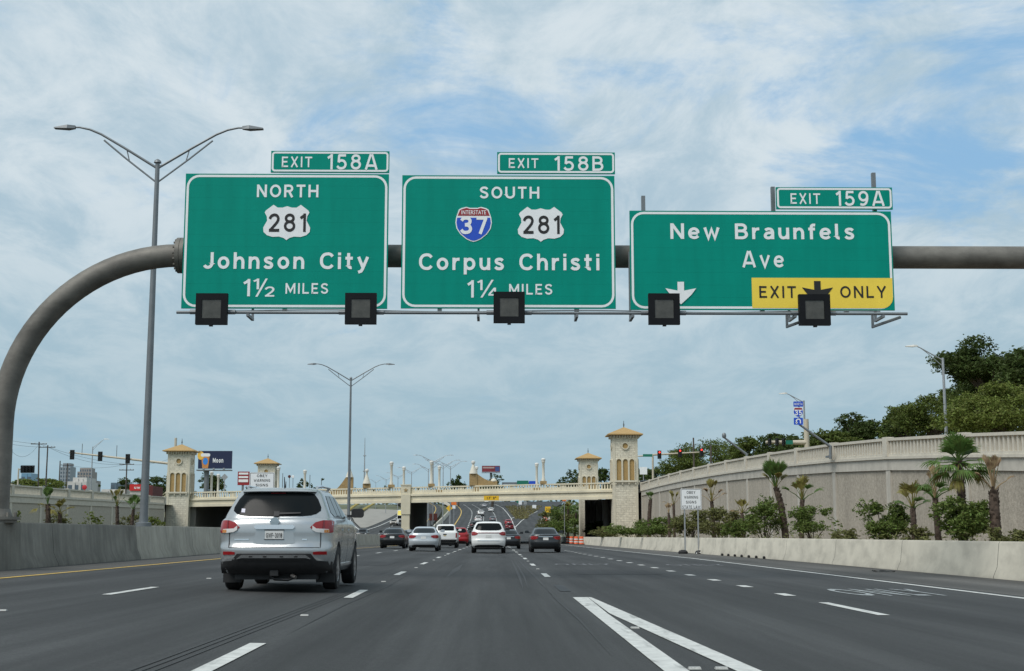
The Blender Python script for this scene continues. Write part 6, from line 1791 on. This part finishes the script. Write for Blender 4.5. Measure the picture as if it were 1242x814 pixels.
# ---------------------------------------------------------------- traffic signals
M_SIG = mat('signal_housing', (0.014, 0.014, 0.015), 0.5)
M_BEIGE = mat('beige_mast_arm', (0.52, 0.46, 0.36), 0.55, var=0.06, vscale=3)
M_REDL = mat('lit_red_signal', (1.0, 0.05, 0.03), 0.4, emit=2.5)
M_OFFL = mat('unlit_signal_lens', (0.03, 0.025, 0.02), 0.3)
def signal(label, px, py, Y, lit=None, s=1.0, grp='traffic signals'):
    q = P(px, py, Y)
    r = thing('traffic_signal', label, 'traffic signal', (q.x, Y, q.z - .55 * s), 0, grp)
    mb = MB(); mb.box(-.22 * s, .22 * s, .0, .2, 0, 1.1 * s); mb.box(-.3 * s, .3 * s, .2, .22, -.08 * s, 1.18 * s); mb.build('housing', M_SIG, r, world=False)
    for k in range(3):
        z = (.2 + .35 * k) * s
        MB().lathe([(.13 * s, -.02), (.13 * s, .02), (.02, .03)], (0, -.02, z), 12, 'y').build('lens', M_REDL if (lit and k == 2) else M_OFFL, r, world=False)
        MB().grid([[(.15 * s * math.cos(a), y, z + .15 * s * math.sin(a)) for a in [R(-10 + 20 * i) for i in range(11)]] for y in (-.2, 0)]).build('visor', M_SIG, r, world=False)
    return r
def mast(label, name, px, ytop, Y, zg, arms, r0=.16, m=None):
    q = P(px, ytop, Y)
    t = thing(name, label, 'mast arm', (q.x, Y + .4, zg)); m = m or M_BEIGE
    MB().cyl((q.x, Y + .4, zg), (q.x, Y + .4, q.z), r0, r0 * .8, 12).build('pole', m, t, 40)
    for ax, ay, ay0 in arms:
        e = P(ax, ay, Y); s = P(px, ay0, Y)
        MB().tube([(s.x, Y + .4, s.z), (e.x, Y + .4, e.z)], [r0 * .85, r0 * .45], 10).build('arm', m, t, 40)
    return t
mast('beige mast arm carrying dark signals left of the near left tower', 'signal_mast', 212.5, 531, 204, 4.9, [(83, 548.5, 563)], .24)
signal('dark signal at the left tip of the left mast arm', 87, 551.5, 204, s=1.15)
signal('dark signal second from the tip of the left mast arm', 121, 553.5, 204, s=1.15)
signal('dark signal on the left mast arm beside the tall street light', 154.5, 556.5, 204, s=1.15)
for k, (px, y) in enumerate(((99, 547), (141, 549))):
    e = P(px, y - 9, 204); s = P(px, y + 5, 204)
    o = MB().cyl((e.x, 204.4, s.z), (e.x, 204.4, e.z), .05, n=6).build('mast_camera_riser', M_GALVD, None, 40, loc=(e.x, 204.4, s.z)); tag(o, ['thin camera riser near the tip of the left mast arm', 'thin camera riser further in on the left mast arm'][k], 'riser')
mast('beige mast arm with three red signals right of the near right tower', 'signal_mast', 792, 551, 205, 6.3, [(856, 548, 551.5), (771, 553.5, 552)], .18)
signal('red signal nearest the near right tower', 800, 551.5, 204.5, True)
signal('red signal in the middle of the right mast arm', 825, 549.5, 204.5, True)
signal('red signal at the right tip of the right mast arm', 851, 548.5, 204.5, True)
q = P(785.5, 552.5, 204.3)
tag(MB().box(q.x - .72, q.x + .72, 204.2, 204.25, q.z - .2, q.z + .2).build('street_name_sign', M_GRS, None, loc=(q.x, 204.2, q.z - .2)), 'small green street name sign on the right mast arm', 'sign')
q = P(780.5, 571, 203)
r = thing('sign_cabinet', 'pale boxy sign back on posts right of the near right tower', 'sign', (q.x, 203, 6.3))
MB().box(q.x - .55, q.x + .55, 203, 203.15, q.z - .55, q.z + .55).build('plate', M_SIGNW, r); MB().box(q.x - .06, q.x + .06, 203.15, 203.25, 6.3, q.z).build('post', M_GALV, r)
mast('thick beige signal pole behind the shield sign with dark signals', 'signal_mast', 979, 508, 112, 5.4, [(930, 536, 536.5)], .26)
for k, px in enumerate((934, 943, 951)): signal(['dark signal leftmost in the trio behind the right wall', 'dark signal middle in the trio behind the right wall', 'dark signal rightmost in the trio behind the right wall'][k], px, 536, 112, s=.5)
tag(MB().box(P(957.5, 537, 111.9).x - .3, P(957.5, 537, 111.9).x + .3, 111.9, 111.95, P(957, 539, 111.9).z, P(957, 534, 111.9).z).build('street_name_sign', M_GRS, None, loc=(P(957.5, 537, 111.9).x, 111.9, P(957, 539, 111.9).z)), 'tiny green sign right of the dark signal trio', 'sign')
mast('beige signal post at the far left behind the parapet', 'signal_mast', 21, 568, 140, 4.8, [(26, 569, 569)], .09)
for k, px in enumerate((26.5, 30.5, 34.5, 39)): signal('dark signal leftmost in the far left cluster|dark signal second in the far left cluster|dark signal third in the far left cluster|dark signal rightmost in the far left cluster'.split('|')[k], px, 569, 140 + k * .5, s=.62)
# ---------------------------------------------------------------- lights, poles and signs on the right wall
def arm_light(label, px, ytop, Y, zg, ax, ay, m):
    q = P(px, ytop, Y); e = P(ax, ay, Y)
    r = thing('street_light', label, 'street light', (q.x, Y, zg), 0, 'single-arm street lights')
    MB().cyl((q.x, Y, zg), (q.x, Y, q.z + .15), .11, .075, 12).build('pole', m, r, 40)
    dx, dz = e.x - q.x, e.z - q.z
    mb = MB(); mb.tube([(q.x, Y, q.z), (q.x + dx * .45, Y, q.z + dz * .62), (q.x + dx * .62, Y, q.z + dz * .86), (q.x + dx * .75, Y, q.z + dz)], [.04, .036, .034, .03], 8)
    mb.tube([(q.x, Y, q.z - .4), (q.x + dx * .42, Y, q.z + dz * .48), (q.x + dx * .6, Y, q.z + dz * .82)], .025, 6); ar = mb.build('arm', m, r, 40)
    mb = MB(); lum(mb, (q.x + dx * .7, Y, q.z + dz), dx, L=abs(dx) * .34, w=.16); mb.build('luminaire', M_GLOBE, ar)
    return r
arm_light('single-arm street light above the right balustrade', 1143.5, 437, 84, 5.0, 1100, 419.5, M_GALV)
arm_light('single-arm street light behind the blue shield sign', 975, 488, 116, 6.0, 946, 477, M_GALV)
arm_light('thin street light among the left signals', 112.5, 543, 215, 4.9, 132, 532.5, M_GALV)
arm_light('far street light right of the dark round tree', 1056, 512, 170, 6.5, 1058, 508, M_GALV)
# route marker on a slanting arm
Y = 76.0
r = thing('route_marker', 'blue NORTH 35 route marker on a slanted arm above the right wall', 'sign', (P(1006, 556, Y).x, Y, P(1006, 557, Y).z))
a, b = P(1006, 557, Y), P(1006, 541, Y)
MB().cyl((a.x, Y - .25, a.z), (b.x, Y - .25, b.z), .085, n=10).build('mount_post', M_GALVD, r, 40)
MB().box(a.x - .1, a.x + .1, Y - .25, Y + .5, a.z + .1, a.z + .2).build('mount_bracket', M_GALVD, r)
e = P(968.5, 515.5, Y); MB().tube([(b.x, Y - .25, b.z - .05), (e.x, Y - .25, e.z), (e.x, Y - .25, e.z + 1.3)], [.075, .065, .04], 10).build('arm', M_GALVD, r, 40)
def sub(nm, m, x0, x1, y0, y1, par=None, off=0): 
    p0, p1 = P(x0, y1, Y - .35), P(x1, y0, Y - .35); return MB().prism(rrect(p0.x, p1.x, p0.z, p1.z, .03, 2), Y - .35 - off, Y - .33 - off).build(nm, m, par or r), p0, p1
o, p0, p1 = sub('direction_plate', M_SBLUE, 962.5, 974, 487, 493.3)
sign_text(MB(), 'NORTH', p0.x + .05, p1.x - .05, p0.z + .08, p1.z - .08, Y - .36, .16).build('lettering', M_SWHITE, o, fix=False)
c = P(968.3, 500, Y - .35); sw = .58
o = fan(MB(), int_shield(sw, sw), c.x, c.z, Y - .33).build('route_shield', M_SWHITE, r)
fan(MB(), [p for p in int_shield(sw, sw, .92) if p[1] < .22 * sw], c.x, c.z, Y - .338, .004).build('shield_field', M_SBLUE, o)
fan(MB(), [(-.42*sw,.25*sw),(.42*sw,.25*sw),(.34*sw,.42*sw),(-.34*sw,.42*sw)], c.x, c.z, Y - .338, .004).build('shield_crown', M_SRED, o)
sign_text(MB(), '35', c.x - .19, c.x + .19, c.z - .17, c.z + .12, Y - .347, .2).build('route_number', M_SWHITE, o, fix=False)
o, p0, p1 = sub('arrow_plate', M_SBLUE, 963, 973.8, 506.8, 515.2)
mb = MB(); cx_, cz_ = (p0.x + p1.x) / 2, (p0.z + p1.z) / 2
stroke(mb, [(-.11, -.09), (-.11, .03)] + _arc(0, .03, .11, .09, 180, 0, 10) + [(.11, -.12)], .06, lambda u, v: (cx_ + u, Y - .36, cz_ + v))
mb.add([(cx_ - .19, Y - .36, cz_ - .06), (cx_ - .03, Y - .36, cz_ - .06), (cx_ - .11, Y - .36, cz_ - .16)], [(0, 1, 2)]); mb.build('u_turn_arrow', M_SWHITE, o, fix=False)
# slanting camera arm further along the wall
Y = 103.0; a, b, e = P(905, 565, Y), P(905, 550, Y), P(877.5, 531, Y)
r = thing('camera_arm', 'grey slanted camera arm on the right wall parapet', 'camera', (a.x, Y - .3, a.z))
MB().cyl((a.x, Y - .3, a.z), (b.x, Y - .3, b.z), .10, n=10).build('mount_post', M_GALVD, r, 40)
MB().tube([(b.x, Y - .3, b.z - .1), (e.x, Y - .3, e.z)], [.09, .07], 10).build('arm', M_GALVD, r, 40)
MB().lathe([(.1, 0), (.16, .1), (.16, .3), (.08, .4)], (e.x, Y - .3, e.z - .05), 10).build('camera_head', M_GALVD, r, 40)
# ---------------------------------------------------------------- utility poles and wires
M_WOOD = mat('creosoted_wood', (0.085, 0.07, 0.06), 0.9, var=0.25, vscale=3)
M_WIRE = mat('wire', (0.03, 0.03, 0.03), 0.6)
def upole(label, px, ytop, Y, zg, arm=1, lean=0.0, cross=True):
    q = P(px, ytop, Y)
    r = thing('utility_pole', label, 'utility pole', (q.x, Y, zg), 0, 'wooden utility poles')
    MB().tube([(q.x + lean, Y, zg), (q.x, Y, q.z)], [.17, .12], 8).build('pole', M_WOOD, r, 40)
    if cross:
        for k in range(arm):
            z = q.z - .4 - 1.1 * k
            MB().box(q.x - 1.45, q.x + 1.45, Y - .16, Y - .04, z - .07, z + .07).build('crossarm', M_WOOD, r)
            for s in (-1.35, -.75, .75, 1.35): MB().lathe([(.05, 0), (.07, .1), (.03, .2)], (q.x + s, Y - .1, z + .07), 6).build('insulator', M_GALV, r)
    return q
qa = upole('taller utility pole of the left pair', 47.5, 536, 250, 4.5, 1, .4)
qb = upole('shorter utility pole of the left pair', 58, 540, 256, 4.5)
qc = upole('bare pole beside the gantry column', 14.5, 545, 240, 4.5, 1, 0, False)
qd = upole('utility pole between mast arm and red store', 154, 561, 270, 4.5, 2)
qe = upole('dark pole before the grey skyscraper, left', 73, 559, 300, 4.5, 1, 0, False)
qf = upole('dark pole before the grey skyscraper, right', 82, 562, 300, 4.5)
upole('bare pole behind the middle red signal', 841, 531, 215, 6, 1, 0, False); upole('bare pole behind the bushy green tree', 862, 540, 180, 6, 1, 0, False)
upole('short bare pole right of the middle red signal', 823, 560, 230, 6, 1, 0, False)
for k, (p, q, s) in enumerate(((qa, qd, .6), (qb, qd, 1.1), (qc, qa, 1.6), (qa, P(-10, 526, 244), .3), (qb, P(-10, 531, 250), .4), (qf, qd, .7), (qd, P(205, 555, 280), .5))):
    pts = []
    for i in range(13):
        t = i / 12; v = p.lerp(q, t); pts.append((v.x, v.y, v.z - .35 - s * 4 * t * (1 - t)))
    o = MB().tube(pts, .022, 4, False).build('power_line', M_WIRE, None, loc=tuple(pts[0]))
    tag(o, ['power line from the taller left pole to the pole by the store', 'power line from the shorter left pole to the pole by the store', 'sagging line between bare pole and taller left pole', 'upper line leaving the frame from the taller left pole', 'lower line leaving the frame from the shorter left pole', 'line from the skyscraper poles to the store pole', 'line from the store pole towards the tower'][k], 'power line', 'power lines at left')
# ---------------------------------------------------------------- skyline
def winmat(name, wall, glass, sx, sz):
    m = bpy.data.materials.new(name); m.use_nodes = True
    n = m.node_tree.nodes; l = m.node_tree.links; b = n['Principled BSDF']; b.inputs['Roughness'].default_value = .6
    b.inputs['Base Color'].default_value = (*wall, 1)
    co = n.new('ShaderNodeTexCoord'); ns = n.new('ShaderNodeTexNoise'); ns.inputs['Scale'].default_value = .05
    l.new(co.outputs['Object'], ns.inputs[0]); mr = n.new('ShaderNodeMapRange'); mr.inputs[3].default_value = .85; mr.inputs[4].default_value = 1.15
    l.new(ns.outputs['Fac'], mr.inputs[0]); sc = n.new('ShaderNodeVectorMath'); sc.operation = 'SCALE'; sc.inputs[0].default_value = wall
    l.new(mr.outputs[0], sc.inputs['Scale']); l.new(sc.outputs[0], b.inputs['Base Color'])
    return m
M_SKG = mat('far_glass', (0.10, 0.13, 0.16), 0.3)
def building(name, label, x0, x1, ytop, Y, wall, nfl, nb, steps=(), depth=30, zg=-10):
    a, b = P(x0, ytop, Y), P(x1, ytop, Y)
    r = thing(name, label, 'building', ((a.x + b.x) / 2, Y, zg))
    def block(xa, xb, ya, yb, z1): 
        MB().box(xa, xb, ya, yb, zg, z1).build('wall', wall, r)
        zlow = P(0, 606, Y).z
        fh = max(3.0, (z1 - zlow) / max(1, nfl)); z = z1 - fh * .9
        while z > zlow:
            MB().box(xa + .4, xb - .4, ya - .3, ya, z, z + fh * .5).build('window_band', M_SKG, r)
            z -= fh
        for i in range(1, nb):
            x = xa + (xb - xa) * i / nb
            MB().box(x - (xb - xa) / nb * .2, x + (xb - xa) / nb * .2, ya - .5, ya, zg, z1 - .5).build('mullion', wall, r)
    block(a.x, b.x, Y, Y + depth, a.z)
    for (u0, u1, yy, dep) in steps:
        c, d = P(u0, yy, Y), P(u1, yy, Y)
        block(c.x, d.x, Y + dep, Y + depth - dep, c.z)
    return r
W1 = winmat('grey_tower_wall', (.30, .33, .36), None, 1, 1); W2 = winmat('brown_tower_wall', (.30, .27, .25), None, 1, 1); W3 = mat('pale_far_wall', (.55, .53, .50), .8, var=.1, vscale=.3)
building('office_tower', 'slim grey skyscraper behind the two dark poles', 73.5, 85.5, 566, 1900, W1, 9, 4, ((75.5, 83.5, 561.5, 3),), 25)
building('office_tower', 'broad brown stepped skyscraper left of the thin street light', 94, 111, 572, 2100, W2, 8, 5, ((96, 109.5, 567.5, 4),), 30)
building('office_tower', 'small stepped shoulder of the brown skyscraper', 110.5, 116.5, 583, 2050, W2, 4, 2, (), 25)
building('store', 'low white store below the skyscrapers', 82, 105, 584, 700, W3, 2, 3, ((87, 104, 579, 2),), 20, 0)
building('glass_block', 'low bluish glass block left of the red store', 134.5, 153, 585.5, 900, mat('blue_glass_wall', (.11, .16, .20), .4), 3, 3, (), 20, 0)
building('store', 'flat pale shop left of the red store', 123, 152, 593.5, 420, W3, 1, 4, (), 15, 0)
building('glass_block', 'pale blue glass block behind the far left signals', 26, 38, 574, 1500, mat('sky_blue_glass_wall', (.16, .30, .42), .3), 3, 2, (), 25, 0)
a, b = P(157.5, 606, 380), P(173, 587.5, 380)
r = thing('store', 'store with bright red sign right of the utility pole', 'building', (a.x, 380, 2))
MB().box(a.x, b.x, 380, 392, 2, b.z - 1.8).build('wall', W3, r)
s_ = MB().box(a.x - .1, b.x + .1, 379.6, 392, b.z - 1.75, b.z).build('red_fascia', mat('bright_red_fascia', (.55, .02, .02), .5), r)
sign_text(MB(), 'uw', a.x + 1.2, a.x + 2.8, b.z - 1.25, b.z - .5, 379.55, .2).build('lettering', M_SIGNW, s_, fix=False)
c = P(186, 589.5, 381); MB().box(b.x + .15, c.x, 380.5, 392, 2, c.z).build('dark_red_wing', mat('maroon_wall', (.10, .02, .02), .7), r)
q = P(102.5, 591, 420)
o = MB().lathe([(.5, -.1), (.75, 0), (.5, .1)], (q.x, 420, q.z), 14, 'y'); o.box(q.x - .08, q.x + .08, 419.9, 420.1, 3, q.z - .5)
tag(o.build('round_logo_sign', mat('red_logo', (.5, .03, .04), .5), None, 40, loc=(q.x, 420, 3)), 'small round red sign below the brown skyscraper', 'sign')
# radio mast
a, b = P(441.5, 606, 1500), P(441.5, 531, 1500)
r = thing('radio_mast', 'thin distant radio mast right of the mid-distance street light', 'mast', (a.x, 1500, 10))
MB().tube([(a.x, 1500, 10), (a.x, 1500, a.z + (b.z - a.z) * .35), (a.x, 1500, b.z)], [1.1, .8, .25], 6).build('lattice_tower', M_GALV, r)
for k in range(3): z = a.z + (b.z - a.z) * (.2 + .25 * k); MB().box(a.x - 1.6, a.x + 1.6, 1499, 1501, z, z + 1.0).build('antenna_ring', M_GALV, r)
# twin lights marching up the hill
for k, (px, yj, Y) in enumerate(((525, 561, 238), (519, 570, 300), (498.5, 573.5, 330), (482, 579, 392), (467.5, 582, 450), (455, 585, 520), (537, 566, 270), (546, 567, 285))):
    twin_light(['largest far twin-arm light behind the tall column right of the star pier', 'second far twin-arm light left of the largest', 'far twin-arm light above the star block', 'far twin-arm light right of the left tall column', 'small far twin-arm light left of the tall column', 'smallest far twin-arm light at the left of the row', 'far twin-arm light right of the largest', 'rightmost far twin-arm light before the curved wall'][k],
               px, 640, yj, Y, 3.5, 1.3, zc(Y) - .2, M_GALV, False, .12)
# more masts poking up behind the bridge rail
for k, (px, yt) in enumerate(((343, 574), (347, 584), (376, 576), (390, 580))):
    q = P(px, yt, 290); o = MB().cyl((q.x, 290, 4), (q.x, 290, q.z), .1, .07, 6).build('thin_pole', M_GALVD, None, 40, loc=(q.x, 290, 4))
    tag(o, ['thin grey pole right of the far left tower', 'short thin pole right of the far left tower', 'thin pole right of the dome tree', 'thin pole before the dark street sign'][k], 'pole')
# parked and passing cars on the upper streets
for k, (px, Y, pm, zg, nm, lb) in enumerate(((805, 172, M_GREYC, 6.35, 'grey_sedan', 'grey car on the upper street behind the right parapet'), (203, 198, paint('blue_paint', (.05, .09, .18), .2), 5.0, 'blue_sedan', 'blue car on the upper street left of the near left tower'))):
    c = dupthing(ela, lb, (P(px, 590, Y).x, Y, zg), R(90), {bodyof(ela): pm}); c.name = nm; c['group'] = 'cars on the upper streets'
